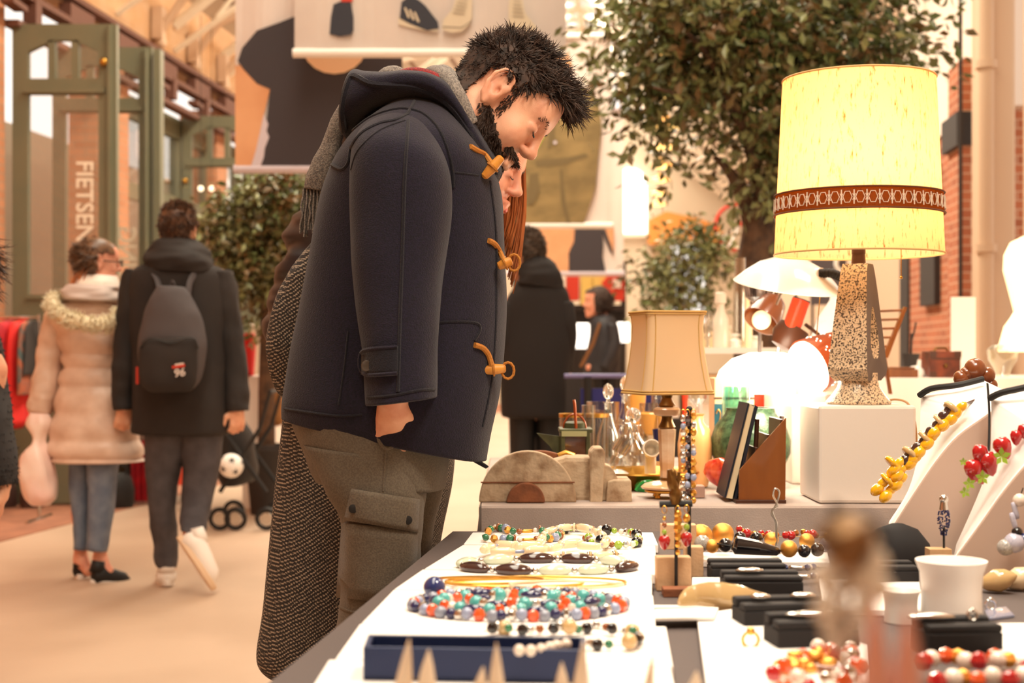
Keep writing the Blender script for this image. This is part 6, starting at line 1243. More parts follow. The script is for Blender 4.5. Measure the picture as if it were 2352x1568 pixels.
q = MB(); q.sph(c+Vector((.005, .02, .005)), (.030, .030, .030), 18, 10); obj('bulb', q, MATS['glow_warm'], L); q = MB(); q.tube(spline([P(1780, 705, 4.52), P(1792, 760, 4.55), P(1775, 900, 4.55), P(1770, 1055, 4.5)], 5), .006, 8); obj('lamp_arm', q, MATS['chrome'], L)
q = MB(); q.lathe(P(1745, 668, 4.6), [(.001, .055), (.035, .045), (.05, .015), (.045, -.02), (.02, -.04), (.001, -.042)], 30); q.cyl(P(1745, 690, 4.6), P(1745, 1050, 4.6), .006, seg=8); q.lathe(P(1745, 1052, 4.6), [(.05, 0), (.05, .01), (.01, .015)], 20); tag(obj('striped_bowl_lamp', q, M('stripe_g', (170, 160, 156), .2, noise_c=(60, 54, 54), nscale=14, nstr=1, stretch=(9, 9, .3), coat=.6, metal=.3)), 'grey striped shiny bowl lamp under the white dome lamp', 'lamp')
# low table further back with glass bottles at (1640-1720, 600-800)
ybk = 5.6; bt = T('glass_cabinet', 'pale display shelf crowded with glassware behind the cream lamp', 'shelf', G(1640, CY+CZ/S(ybk))); q = MB(); sb_ = S(ybk)
bx(q, 1605, 798, 1800, 812, ybk, .4); obj('shelf_board', q, MATS['cube_w'], bt, smooth=False)
for a in (1606, 1790):
    q = MB(); bx(q, a, 812, a+8, CY+CZ/sb_-1, ybk+.05, .03); obj('shelf_leg', q, MATS['cube_w'], bt, smooth=False)
q = MB(); bx(q, 1610, 860, 1794, 868, ybk+.02, .3); obj('lower_board', q, MATS['wood_l'], bt, smooth=False)
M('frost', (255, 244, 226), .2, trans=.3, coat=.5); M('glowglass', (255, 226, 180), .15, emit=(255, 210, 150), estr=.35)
for i, (px, t, r, m, lb) in enumerate(((1655, 670, 18, 'frost', 'white topped lighthouse-shaped glass bottle on the far shelf'), (1628, 720, 14, 'clear', 'small clear bottle at the left end of the far shelf'), (1672, 745, 12, 'frost', 'short frosted bottle right of the lighthouse-shaped one'), (1700, 592, 13, 'clear', 'tall slim clear glass tube vase rising under the white dome lamp'), (1716, 660, 12, 'glowglass', 'warm lit slim bottle beside the tall tube vase'), (1640, 760, 10, 'glowglass', 'tiny amber lit bottle low on the far shelf'), (1690, 765, 14, 'chrys', 'squat shiny crystal bottle mid shelf'), (1735, 770, 16, 'chrys', 'round crystal stopper bottle right on the far shelf'), (1612, 765, 9, 'glowglass', 'tiny lit bottle at the shelf edge by the cream shade'))):
    y = ybk+.1+.05*(i % 3); s1 = S(y); zb_ = CZ-(798-CY)*S(ybk); c = Vector((P(px, 0, y).x, y, zb_)); h = CZ-(t-CY)*s1-zb_
    q = MB(); q.lathe(c, [(r*.2*s1, 0), (r*s1, 0), (r*1.02*s1, h*.5), (r*.55*s1, h*.66), (r*.5*s1, h*.78), (r*.8*s1, h*.8), (r*.75*s1, h*.97), (r*.3*s1, h)] if r != 13 else [(r*s1, 0), (r*s1, h), (r*.85*s1, h), (r*.85*s1, .01)], 18); tag(obj('glass_bottle', q, MATS[m]), lb, 'bottle', 'bottles on the far shelf')
# blue-painted porcelain vase behind big lamp
glass('porcelain_vase', 'white porcelain vase with blue painting, half hidden by the speckled lamp foot', 1925, 900, [(1, 900), (40, 898), (62, 850), (66, 790), (48, 730), (20, 690), (16, 670), (18, 660), (12, 660)], 'porcelain', 'vase', Y=4.7)
# pale cylinder lamp base in front of cone lamp
q = MB(); cc = P(1875, 905, 4.0); q.lathe(cc, [(48*S(4), 0), (50*S(4), .006), (50*S(4), .03), (44*S(4), .036), (2*S(4), .036)], 36); tag(obj('white_round_box', q, MATS['white_gloss']), 'low round white dish lamp base under the glowing cone mouth', 'dish')
# wooden frame leaning right of big lamp foot
fr = T('wooden_rack', 'dark folding wooden rack leaning right of the speckled lamp foot', 'rack', P(2040, 905, 4.7)); q = MB(); y = 4.7
q.prism([P(a, c, y) for a, c in ((2028, 820), (2040, 822), (2084, 706), (2078, 704))], (0, .02, 0)); obj('rack_side', q, MATS['wood'], fr, smooth=False); q = MB(); q.prism([P(a, c, y+.12) for a, c in ((2028, 820), (2040, 822), (2084, 706), (2078, 704))], (0, .02, 0)); obj('rack_side', q, MATS['wood'], fr, smooth=False)
for k in range(6): t_ = k/5; q = MB(); p_ = P(2080-44*t_, 712+104*t_, y); q.cyl(p_, p_+Vector((-.06, .14, .0)), .004, seg=8); obj('rack_slat', q, MATS['wood'], fr)
q = MB(); q.prism([P(a, c, y+.06) for a, c in ((2030, 820), (2036, 822), (2050, 905), (2044, 905))], (0, .02, 0)); obj('rack_foot', q, MATS['wood'], fr, smooth=False)

# second rear table with white cloth and its things
YW = 5.9; ZW = CZ-(868-CY)*S(YW); wt = T('side_table', 'table under a white cloth at right behind the necklace busts', 'table', (P(2150, 0, YW).x, YW+.4, 0))
xa, xb = P(1985, 0, YW).x, P(2620, 0, YW).x; q = MB(); q.box(((xa+xb)/2, YW+.45, ZW-.03), (xb-xa-.02, .86, .03)); obj('tabletop', q, MATS['wood_l'], wt)
for a in (xa+.08, xb-.08):
    for b in (YW+.08, YW+.8): q = MB(); q.box((a, b, (ZW-.05)/2), (.05, .05, ZW-.05)); obj('leg', q, MATS['wood_l'], wt)
q = MB(); per = [(xa+(xb-xa)*i/60, YW, 0, -1) for i in range(60)]+[(xb, YW+.9*i/30, 1, 0) for i in range(30)]+[(xb-(xb-xa)*i/60, YW+.9, 0, 1) for i in range(60)]+[(xa, YW+.9-.9*i/30, -1, 0) for i in range(30)]
q.rings([[Vector((a+nx*(o_+w*math.sin(k*.5)), b+ny*(o_+w*math.sin(k*.5)), z)) for k, (a, b, nx, ny) in enumerate(per)] for z, o_, w in ((ZW, 0, 0), (ZW-.2, .012, .012), (ZW-.45, .02, .022), (ZW-.7, .03, .03))], cap=False); q.add([Vector((a, b, ZW)) for a, b, _, _ in per], [tuple(range(len(per)))])
tag(obj('tablecloth', q, MATS['cloth_w']), 'white cloth with soft folds over the side table at right', 'tablecloth')
def onw(px, y=YW+.15): return Vector((P(px, 0, y).x, y, ZW))
sw = S(YW+.15)
wb = T('wooden_chest', 'small square dark wooden chest with metal corners and lid knob', 'chest', onw(2161)); c = onw(2161); w = 70*sw; h = 60*sw
q = MB(); q.box(c, (w, w, h), z0=True); obj('chest_body', q, M('mahog', (124, 52, 24), .35, noise_c=(80, 32, 16), nscale=14, nstr=1, coat=.3), wb, smooth=False, bevel=.004)
q = MB()
for sx_ in (-1, 1):
    for z in (.012, h-.012): q.box(c+Vector((sx_*(w/2-.012), -w/2-.001, z)), (.028, .004, .026))
q.box(c+Vector((0, -w/2-.002, h*.72)), (w, .004, .006)); obj('corner_fitting', q, MATS['wood_d'], wb, smooth=False); q = MB(); q.sph(c+Vector((0, -w/2-.006, h*.45)), .009, 10, 7); obj('knob', q, MATS['old_brass'], wb); q = MB(); q.tube([c+Vector((-.03, 0, h)), c+Vector((-.02, 0, h+.014)), c+Vector((.02, 0, h+.014)), c+Vector((.03, 0, h))], .005, 7); obj('lid_handle', q, MATS['old_brass'], wb)
q = MB(); q.box(onw(2066), (.13, .1, .035), z0=True); q.box(onw(2066)+Vector((0, 0, .036)), (.11, .09, .008), z0=True); tag(obj('flat_wooden_box', q, MATS['wood'], smooth=False, bevel=.002), 'flat reddish wooden box left of the small chest', 'box')
q = MB(); q.sph(onw(2102)+Vector((0, 0, .02)), (.04, .03, .03), 16, 9); q.cyl(onw(2110)+Vector((0, 0, .03)), onw(2112)+Vector((0, 0, .075)), .012, .008, 10); tag(obj('china_teapot', q, MATS['white_gloss']), 'small white china pot between flat box and chest', 'pot')
q = MB(); q.box(onw(2172, YW+.7)+Vector((.08, 0, 0)), (.11, .02, .36), z0=True); tag(obj('white_card', q, MATS['white'], smooth=False), 'tall blank white card standing behind the small chest', 'card')
q = MB(); q.cyl(onw(2092, YW+.5), onw(2094, YW+.5)+Vector((0, 0, .19)), .004, seg=6); q.tube(spline([onw(2094, YW+.5)+Vector((0, 0, .16)), onw(2100, YW+.5)+Vector((0, 0, .2)), onw(2104, YW+.5)+Vector((0, 0, .24))], 4), .004, 6); q.lathe(onw(2092, YW+.5)+Vector((0, 0, .04)), [(.03, 0), (.04, .06), (.037, .06)], 14); tag(obj('candle_stand', q, MATS['dark']), 'thin dark metal stand with bent tip behind the flat wooden box', 'stand')
# glowing plastic lamp shade and glass bulb at the right edge
L = T('glowing_lamp', 'milky glowing lamp with flared skirt cut by the right edge', 'lamp', onw(2380)); y = YW-.35; s1 = S(y); c = P(2375, 800, y); L.location = (c.x, y+.5, ZW); ORG[L.name] = Vector((c.x, y+.5, ZW))
c = Vector((c.x, y+.5, c.z)); s1 = S(y+.5); f = lambda py: CZ-(py-CY)*s1-c.z; c.x = P(2375, 0, y+.5).x
q = MB(); q.lathe(c, [(r*s1, f(py)) for r, py in ((78, 808), (80, 802), (66, 750), (52, 730), (44, 716), (58, 660), (68, 620), (66, 585), (52, 556), (24, 542), (1, 540))], 40); obj('lamp_shade', q, MATS['glow_warm'], L)
q = MB(); q.lathe(c, [(r*s1, f(py)) for r, py in ((10, 810), (10, 866), (40, 868), (40, 872))], 20); obj('lamp_foot', q, MATS['white'], L)
q = MB(); c = onw(2303); q.lathe(c, [(r*sw, (870-py)*sw) for r, py in ((1, 869), (14, 869), (20, 850), (32, 830), (36, 806), (28, 800), (22, 795), (20, 800))], 24); q.lathe(c+Vector((-.01, 0, (870-806)*sw)), [(.02, 0), (.02, .012), (.001, .012)], 16); tag(obj('glass_carafe', q, MATS['clear']), 'clear round glass carafe below the glowing lamp at right', 'carafe')
point('right_lamp_light', P(2330, 700, 5.2), 10, (1, .84, .62), .12)
# ------------------------------------------------------------------ front jewellery table
BZ = .74; PZ = .758
def B(px, py, z=BZ): return G(px, py, z)
def prismz(mb, pts, z0, h): return mb.prism([Vector((p.x, p.y, z0)) for p in pts], (0, 0, h))
M('cloth_d', (92, 82, 80), .9, bump=.25, bscale=260); M('pad_w', (250, 246, 242), .55, bump=.06, bscale=120); M('velvet', (30, 27, 28), .8); M('navy_box', (28, 44, 84), .5, bump=.1, bscale=200); M('suede', (216, 176, 136), .8, bump=.2, bscale=200)
ex = lambda y: -.126+(y-3.06)*.1095
jt = T('jewellery_table', 'near stall table in dark cloth spread with jewellery', 'table', (.6, 1.9, 0))
q = MB(); prismz(q, [Vector((ex(.48)+.01, .48, 0)), Vector((1.5, .48, 0)), Vector((1.5, 3.05, 0)), Vector((ex(3.05)+.01, 3.05, 0))], BZ-.035, .03); obj('tabletop', q, MATS['wood_l'], jt, smooth=False)
for a, b in ((-.3, .6), (1.4, .6), (0, 2.95), (1.4, 2.95)): q = MB(); q.box((a, b, .35), (.04, .04, .7)); obj('leg', q, MATS['dark'], jt, smooth=False)
q = MB(); per = [(ex(.47)+(1.5-ex(.47))*i/60, .47, 0, -1) for i in range(60)]+[(1.5, .47+2.59*i/60, 1, 0) for i in range(60)]+[(1.5-(1.5-ex(3.06))*i/60, 3.06, 0, 1) for i in range(60)]+[(ex(3.06-2.59*i/90), 3.06-2.59*i/90, -1, 0) for i in range(90)]
q.rings([[Vector((a+nx*(o_+w*math.sin(k*.42)), b+ny*(o_+w*math.sin(k*.42)), z)) for k, (a, b, nx, ny) in enumerate(per)] for z, o_, w in ((BZ, 0, 0), (BZ-.006, .006, 0), (BZ-.1, .008, .003), (BZ-.35, .012, .010), (.06, .016, .02))], cap=False); q.add([Vector((a, b, BZ)) for a, b, _, _ in per], [tuple(range(len(per)))])
tag(obj('tablecloth', q, MATS['cloth_d']), 'dark taupe cloth covering the near jewellery table', 'tablecloth')
PADS = [([(1085, 1222), (1500, 1222), (1512, 1250), (1065, 1248)], 'white display pad at the far end of the table, under the beaded necklaces'),
        ([(1062, 1251), (1505, 1252), (1510, 1318), (975, 1305)], 'white display pad under the dark and pale green oval-bead necklace'),
        ([(970, 1307), (1498, 1320), (1497, 1364), (905, 1352)], 'white display pad under the thin golden bangles'),
        ([(903, 1354), (1500, 1366), (1506, 1436), (830, 1430)], 'white display pad under the blue and orange beads'),
        ([(826, 1432), (1530, 1438), (1546, 1530), (770, 1512)], 'white display pad under the blue tray'),
        ([(755, 1514), (1540, 1532), (1580, 1700), (640, 1700)], 'white display pad nearest the camera, cut by the bottom edge')]
for pts, lb in PADS:
    w = [B(a, b, PZ) for a, b in pts]; q = MB(); prismz(q, w, BZ+.001, PZ-BZ-.001); tag(obj('display_pad', q, MATS['pad_w'], smooth=False, bevel=.002), lb, 'pad', 'white display pads')
for pts, lb in (([(1600, 1268), (1900, 1268), (1905, 1290), (1598, 1290)], 'narrow white pad under the gold and black bead necklace'),
                ([(1600, 1410), (1700, 1395), (1990, 1480), (2000, 1700), (1640, 1700)], 'large white pad carrying gold brooches at the bottom right'),
                ([(1590, 1325), (1660, 1325), (1640, 1372), (1588, 1372)], 'small white pad left of the black ring boxes'), ([(1880, 1330), (2110, 1325), (2120, 1400), (1890, 1400)], 'white pad behind the blurred ornament'), ([(2270, 1430), (2480, 1430), (2480, 1520), (2290, 1520)], 'white pad at the right edge beside the big black box')):
    w = [B(a, b, BZ+.010) for a, b in pts]; q = MB(); prismz(q, w, BZ+.001, .009); tag(obj('display_pad', q, MATS['pad_w'], smooth=False, bevel=.001), lb, 'pad', 'white display pads')
# beads
for nm, c, kw in (('b_green', (50, 120, 84), {}), ('b_amber', (150, 84, 40), {}), ('b_pearl', (236, 220, 206), {}), ('b_black', (22, 20, 24), {}), ('b_blue', (40, 54, 110), {}), ('b_teal', (84, 180, 178), {}), ('b_orange', (232, 90, 40), {}), ('b_grey', (140, 146, 164), {}), ('b_ivory', (246, 222, 184), {}), ('b_lime', (150, 180, 60), {}), ('b_pale', (206, 214, 190), {}), ('b_brown', (66, 42, 38), {}), ('b_lilac', (150, 160, 190), {}), ('b_tan', (206, 172, 120), {}), ('b_red', (180, 30, 34), {}), ('b_yellow', (238, 176, 24), {}), ('b_navy', (34, 36, 84), {})):
    M(nm, c, .12, coat=.8)
M('b_zebra', (24, 22, 22), .15, noise_c=(240, 236, 230), nscale=60, nstr=1, coat=.7, nlo=.49, nhi=.52, stretch=(1, 1, .4)); M('b_gold', (232, 170, 84), .38, metal=.85, bump=.2, bscale=120); M('b_silver', (216, 212, 206), .2, metal=1)
MESHC = {}
def bead_mesh(shape, mat):
    k = (shape, mat)
    if k in MESHC: return MESHC[k]
    q = MB()
    if shape == 'round': q.sph((0, 0, 0), 1, 14, 9)
    elif shape == 'oval': q.sph((0, 0, 0), (1, .5, .34), 16, 9)
    elif shape == 'tube': q.tube([(-1, 0, 0), (-.96, 0, 0), (-.5, 0, 0), (.5, 0, 0), (.96, 0, 0), (1, 0, 0)], [.12, .26, .33, .33, .26, .12], 12)
    elif shape == 'disc': q.lathe((0, 0, 0), [(.1, -.22), (.9, -.2), (1, 0), (.9, .2), (.1, .22)], 16, rot('Y', 90))
    elif shape == 'facet': q.sph((0, 0, 0), 1, 7, 4)
    elif shape == 'berry': q.lathe((0, 0, 0), [(.05, -1), (.4, -.8), (.8, -.2), (.92, .3), (.7, .75), (.1, .9)], 16)
    elif shape == 'lobe': q.sph((-.35, 0, 0), (.72, .6, .6), 14, 8); q.sph((.45, .1, .1), (.62, .5, .5), 14, 8)
    me = mesh_from('bead', [tuple(v) for v in q.v], q.f, None, [MATS[mat]], shape != 'facet'); MESHC[k] = me; return me
def beads(root, pts, seq, spacing=1.0, jit=0.0, rnd=None, maxn=95, step=None):
    """lay beads along a polyline; seq of (shape, mat, half-length)"""
    rnd = rnd or random.Random(1); o0 = ORG[root.name]; L = [0]
    for i in range(1, len(pts)): L.append(L[-1]+(pts[i]-pts[i-1]).length)
    s = 0; i = 0; n = 0; seg = 0
    while n < maxn:
        sh, mt, r = seq[i % len(seq)]; i += 1; half = r*(1 if sh in ('round', 'oval', 'tube', 'facet', 'berry', 'lobe') else .25)*spacing; s += half
        if s > L[-1]: break
        while seg < len(L)-2 and L[seg+1] < s: seg += 1
        t = (s-L[seg])/max(L[seg+1]-L[seg], 1e-6); p = pts[seg].lerp(pts[seg+1], t); d = (pts[seg+1]-pts[seg]).normalized(); s += half
        ob = bpy.data.objects.new('bead', bead_mesh(sh, mt)); C.objects.link(ob); ob.parent = root
        ob.location = p-o0+Vector((rnd.gauss(0, jit), rnd.gauss(0, jit), abs(rnd.gauss(0, jit)))); ob.scale = (r, r, r); ob.rotation_euler = Vector((1, 0, 0)).rotation_difference(d).to_euler(); n += 1
    q = MB(); q.tube(pts, .0008, 4); obj('bead_string', q, MATS['b_tan'], root)
def ring_path(cx, cy, rx, ry, z, n=48, a0=0, a1=360): return [B(cx+rx*math.cos(math.radians(a0+(a1-a0)*k/n)), cy+ry*math.sin(math.radians(a0+(a1-a0)*k/n)), z) for k in range(n+1)]
def path(pts, z): return spline([B(a, b, z) for a, b in pts], 6)
def necklace(label, pts, seq, spacing=1.0, jit=0, maxn=95, cat='necklace', grp='necklaces laid out on the white pads'):
    c = sum(pts, Vector())/len(pts); r = T('bead_necklace', label, cat, (c.x, c.y, min(p.z for p in pts)), grp); beads(r, pts, seq, spacing, jit, random.Random(len(label)), maxn); return r
Z1 = PZ+.007
necklace('bronze, green and pearl bead necklace at the far left of the last pad', path([(1120, 1222), (1140, 1212), (1180, 1220), (1240, 1219), (1290, 1222), (1270, 1236), (1220, 1240), (1170, 1240), (1125, 1238), (1112, 1232)], Z1),
         [('facet', 'b_gold', .008), ('round', 'b_green', .007), ('round', 'b_amber', .006), ('tube', 'gold', .012), ('round', 'b_pearl', .005), ('disc', 'b_amber', .009), ('round', 'b_green', .008), ('round', 'b_lilac', .009)], 1.0, .002)
necklace('ivory tube-bead necklace with blue bands lying in loops on the far pad', path([(1110, 1262), (1150, 1250), (1200, 1254), (1238, 1246), (1252, 1226), (1290, 1212), (1340, 1212), (1378, 1226), (1392, 1244), (1360, 1254), (1310, 1248), (1270, 1258), (1200, 1266), (1130, 1266)], Z1+.008),
         [('tube', 'b_ivory', .026), ('tube', 'b_lilac', .010), ('tube', 'b_ivory', .022), ('disc', 'b_ivory', .009)], .92)
necklace('black, lime and pearl bead necklace at the right of the far pad', path([(1290, 1218), (1330, 1214), (1370, 1218), (1410, 1220), (1450, 1224), (1466, 1236), (1460, 1250), (1420, 1252), (1370, 1246), (1340, 1236)], Z1),
         [('round', 'b_black', .011), ('round', 'b_lime', .006), ('round', 'b_pearl', .006), ('facet', 'b_silver', .007), ('round', 'b_lime', .008), ('round', 'b_amber', .006), ('round', 'b_pearl', .008)], 1.0, .002)
necklace('ivory and silver bead bracelet in front of the looped tube necklace', path([(1180, 1272), (1240, 1274), (1300, 1275), (1360, 1275), (1430, 1272)], Z1), [('tube', 'b_ivory', .018), ('disc', 'b_silver', .007), ('disc', 'b_tan', .008), ('disc', 'b_silver', .007)], 1.0, cat='bracelet')
necklace('long oval-bead necklace alternating dark brown and pale green with silver', ring_path(1258, 1296, 196, 14, Z1), [('oval', 'b_brown', .030), ('round', 'b_silver', .0055), ('oval', 'b_pale', .028), ('round', 'b_silver', .0055), ('oval', 'b_pale', .028), ('round', 'b_silver', .0055), ('oval', 'b_brown', .032), ('round', 'b_silver', .0055)], .96)
for i, (cx, cy, rx, ry, lb, m) in enumerate(((1230, 1336, 208, 12, 'wide thin golden bangle flat on the third pad', 'gold'), (1190, 1338, 150, 9, 'thin golden bangle lying inside the wide one', 'gold'), (1120, 1332, 130, 8, 'pale brass bangle at the left of the golden ones', 'brass'), (1300, 1342, 130, 8, 'ivory coloured bangle at the right of the golden ones', 'b_ivory'))):
    pts = ring_path(cx, cy, rx, ry, PZ+.004+.003*i, 40)[:-1]; q = MB(); q.tube(pts, .0022, 7, closed=True)
    tag(obj('bangle', q, MATS[m]), lb, 'bangle', 'thin bangles on the third pad')
necklace('outer ring of the blue, orange and silver bead necklace', ring_path(1190, 1388, 240, 28, Z1), [('round', 'b_grey', .009), ('facet', 'b_orange', .0095), ('round', 'b_lilac', .0085), ('facet', 'b_silver', .008), ('round', 'b_navy', .008)], .85, .0015)
necklace('middle ring of turquoise and navy beads inside the orange bead necklace', ring_path(1190, 1384, 190, 18, Z1+.003), [('round', 'b_teal', .010), ('oval', 'b_navy', .017), ('round', 'b_teal', .009), ('facet', 'b_pearl', .007), ('facet', 'b_orange', .008)], .85, .002)
necklace('inner row of mixed turquoise beads in the centre of the orange bead necklace', ring_path(1200, 1380, 120, 9, Z1+.006), [('round', 'b_teal', .010), ('facet', 'b_orange', .008), ('oval', 'b_navy', .016), ('facet', 'b_silver', .007)], .9, .002)
q = MB(); q.sph(B(998, 1375, PZ)+Vector((0, 0, .0165)), .0165, 22, 12); tag(obj('glass_bead', q, MATS['b_blue']), 'single large dark blue glass bead left on the turquoise necklace', 'bead')
necklace('dark and tan chunky stone necklace behind the blue tray', path([(1110, 1450), (1150, 1444), (1200, 1448), (1250, 1444), (1310, 1448), (1360, 1444), (1420, 1450), (1462, 1456), (1462, 1478), (1400, 1482), (1340, 1478)], Z1),
         [('facet', 'b_black', .008), ('facet', 'b_silver', .006), ('round', 'b_tan', .010), ('facet', 'b_green', .006), ('facet', 'b_black', .008), ('facet', 'b_silver', .006), ('facet', 'b_amber', .006)], .9, .003)
# long blue tray
bt = T('jewellery_tray', 'long navy blue open box lying on the white pad near the bottom edge', 'tray', B(1090, 1540, PZ)); w4 = [B(846, 1470, PZ+.030), B(1345, 1476, PZ+.030), B(1342, 1508, PZ+.030), B(834, 1500, PZ+.030)]
ctr = sum(w4, Vector())/4
q = MB(); prismz(q, w4, PZ+.001, .004); obj('tray_floor', q, MATS['navy_box'], bt, smooth=False)
q = MB()
for i in range(4):
    a, b = w4[i], w4[(i+1) % 4]; d = (ctr-(a+b)/2); d.z = 0; d = d.normalized()*.006; prismz(q, [a, b, b+d, a+d], PZ+.001, .036)
obj('tray_wall', q, MATS['navy_box'], bt, smooth=False, bevel=.001)
q = MB(); pts = path([(1180, 1492), (1215, 1494), (1250, 1490), (1280, 1482), (1312, 1478)], PZ+.036); r = T('bead_necklace', 'short string of cream pearls draped over the blue tray', 'necklace', pts[0]); beads(r, pts, [('round', 'b_pearl', .0065), ('round', 'b_pearl', .0065), ('round', 'b_pearl', .0065), ('disc', 'b_silver', .003)], 1.0)
# blurred crystal points close to the camera
M('quartz', (255, 238, 214), .25, trans=.35, ior=1.3, coat=.3)
for i, (px, py, h, w) in enumerate(((940, 1465, 130, 36), (985, 1490, 110, 44), (1140, 1475, 130, 34), (1110, 1530, 80, 40), (1340, 1470, 130, 34), (1290, 1520, 90, 40), (1500, 1500, 110, 26), (1600, 1540, 90, 50))):
    y = 1.32; s1 = S(y); tip = P(px, py, y); base = Vector((tip.x-.012+.006*(i % 3), y, PZ)); q = MB(); d = tip-base
    q.tube([base, base+d*.15, base+d*.55, base+d*.85, tip], [w*s1*.95, w*s1, w*s1*.62, w*s1*.28, .0006], 7)
    tag(obj('quartz_point', q, MATS['quartz'], smooth=False), ('leftmost blurred pointed quartz crystal standing before the blue tray', 'broad quartz crystal just right of the leftmost one', 'slim tilted quartz crystal before the middle of the blue tray', 'short quartz crystal at the foot of the middle one', 'slim quartz crystal before the right end of the blue tray', 'short quartz crystal left of the right-hand slim one', 'small quartz crystal right of the blue tray', 'stubby quartz crystal at the corner of the nearest pad')[i], 'crystal', 'blurred quartz points at the bottom edge')
q = MB(); q.box(P(900, 1575, 1.27), (.62, .03, .02)); q.v = [Vector((v.x, v.y, v.z)) for v in q.v]
wz = min(v.z for v in q.v); q.v = [v+Vector((0, 0, PZ-wz)) for v in q.v]; tag(obj('wooden_strip', q, MATS['wood_l'], smooth=False, bevel=.002), 'orange wooden strip along the bottom edge below the blue tray', 'strip')

# earring stands: suede blocks, rods and hanging pieces
def block(px0, px1, pt_, pb, y, label, mat='suede', nm='display_block', grp=None, th=.03):
    s1 = S(y); q = MB(); a, b = P(px0, pb, y), P(px1, pb, y); h = (pb-pt_)*s1; q.box(((a.x+b.x)/2, y+th/2, a.z), (b.x-a.x, th, h), z0=True); return tag(obj(nm, q, MATS[mat], smooth=False, bevel=.0015), label, 'block', grp)
yb5 = YT(1358, BZ); 
block(1508, 1588, 1280, 1357, yb5, 'beige suede block carrying the black earring rod', grp='suede display blocks'); block(1574, 1616, 1256, 1325, YT(1325, BZ), 'beige suede block just behind the front one', grp='suede display blocks'); block(1520, 1600, 1205, 1262, YT(1302, BZ), 'pale suede block farther back behind the hanging earrings', grp='suede display blocks')
block(1524, 1590, 1352, 1372, YT(1372, BZ), 'low reddish wooden block in front of the earring rod', 'terra', 'wooden_block')
yr5 = yb5-.006; st = T('earring_stand', 'thin black earring rod with crossbar and small bronze finial', 'stand', P(1553, 1352, yr5)); q = MB(); q.cyl(P(1553, 1356, yr5), P(1553, 1150, yr5), .0028, seg=8); q.cyl(P(1515, 1158, yr5), P(1590, 1156, yr5), .0055, seg=8); obj('rod', q, MATS['black'], st)
q = MB(); q.sph(P(1546, 1090, yr5), (.006, .006, .010), 10, 8); q.tube(spline([P(1536, 1078, yr5), P(1545, 1110, yr5), P(1552, 1135, yr5), P(1550, 1158, yr5)], 4), [.003, .004, .006, .008, .009, .009, .008, .010, .011, .010, .009, .008, .008], 9); q.tube(spline([P(1560, 1084, yr5), P(1558, 1110, yr5), P(1552, 1130, yr5)], 4), .003, 7); obj('finial', q, MATS['old_brass'], st)
st2 = T('earring_stand', 'tall slim black earring rod rising to the right of the small lamp stem', 'stand', P(1583, 1325, YT(1325, BZ)-.006)); y = YT(1325, BZ)-.006; q = MB(); q.cyl(P(1583, 1325, y), P(1583, 942, y), .0032, seg=8); q.sph(P(1583, 940, y), .006, 10, 7); obj('rod', q, MATS['black'], st2)
def drop(label, px, y0_, y1_, y, parts):
    r = T('drop_earring', label, 'earring', P(px, y1_, y), 'earrings hanging from the black rods'); q = MB(); c = P(px, y0_, y); q.tube([c+Vector((math.cos(a)*.004, 0, math.sin(a)*.006)) for a in [2*PI*k/12 for k in range(12)]], .0007, 5, closed=True); obj('ear_hook', q, MATS['gold'], r)
    for py, rr, sh, m in parts:
        ob = bpy.data.objects.new('drop_bead', bead_mesh(sh, m)); C.objects.link(ob); ob.parent = r; ob.location = P(px, py, y)-ORG[r.name]; ob.scale = (rr, rr, rr*1.2)
ye = yr5-.007
drop('earring with dark red teardrop at the left end of the crossbar', 1526, 1170, 1265, ye, [(1190, .003, 'round', 'gold'), (1205, .004, 'round', 'b_amber'), (1222, .004, 'round', 'b_lime'), (1245, .0105, 'berry', 'b_red')])
drop('long gold earring hanging in the middle of the crossbar', 1557, 1170, 1275, ye, [(1180, .006, 'round', 'gold'), (1196, .007, 'facet', 'gold'), (1214, .0075, 'facet', 'gold'), (1232, .006, 'facet', 'gold'), (1250, .005, 'facet', 'gold'), (1268, .004, 'facet', 'gold')])
drop('earring with dark red teardrop at the right end of the crossbar', 1577, 1168, 1262, ye, [(1190, .006, 'round', 'gold'), (1210, .005, 'round', 'b_lime'), (1238, .0105, 'berry', 'b_red')])
for j, (dx, m, lb) in enumerate(((-14, 'b_silver', 'silver chain earring cascade left of the tall rod'), (10, 'gold', 'gold leaf earring cascade right of the tall rod'), (-4, 'b_brown', 'dark bead earring cascade on the tall rod'))):
    rr = random.Random(j); drop(lb, 1583+dx, 948, 1150, y-.008, [(958+k*17+rr.uniform(-4, 4), rr.uniform(.0035, .006), rr.choice(['facet', 'round']), m if rr.random() < .6 else rr.choice(['b_silver', 'b_lilac', 'gold'])) for k in range(12)])
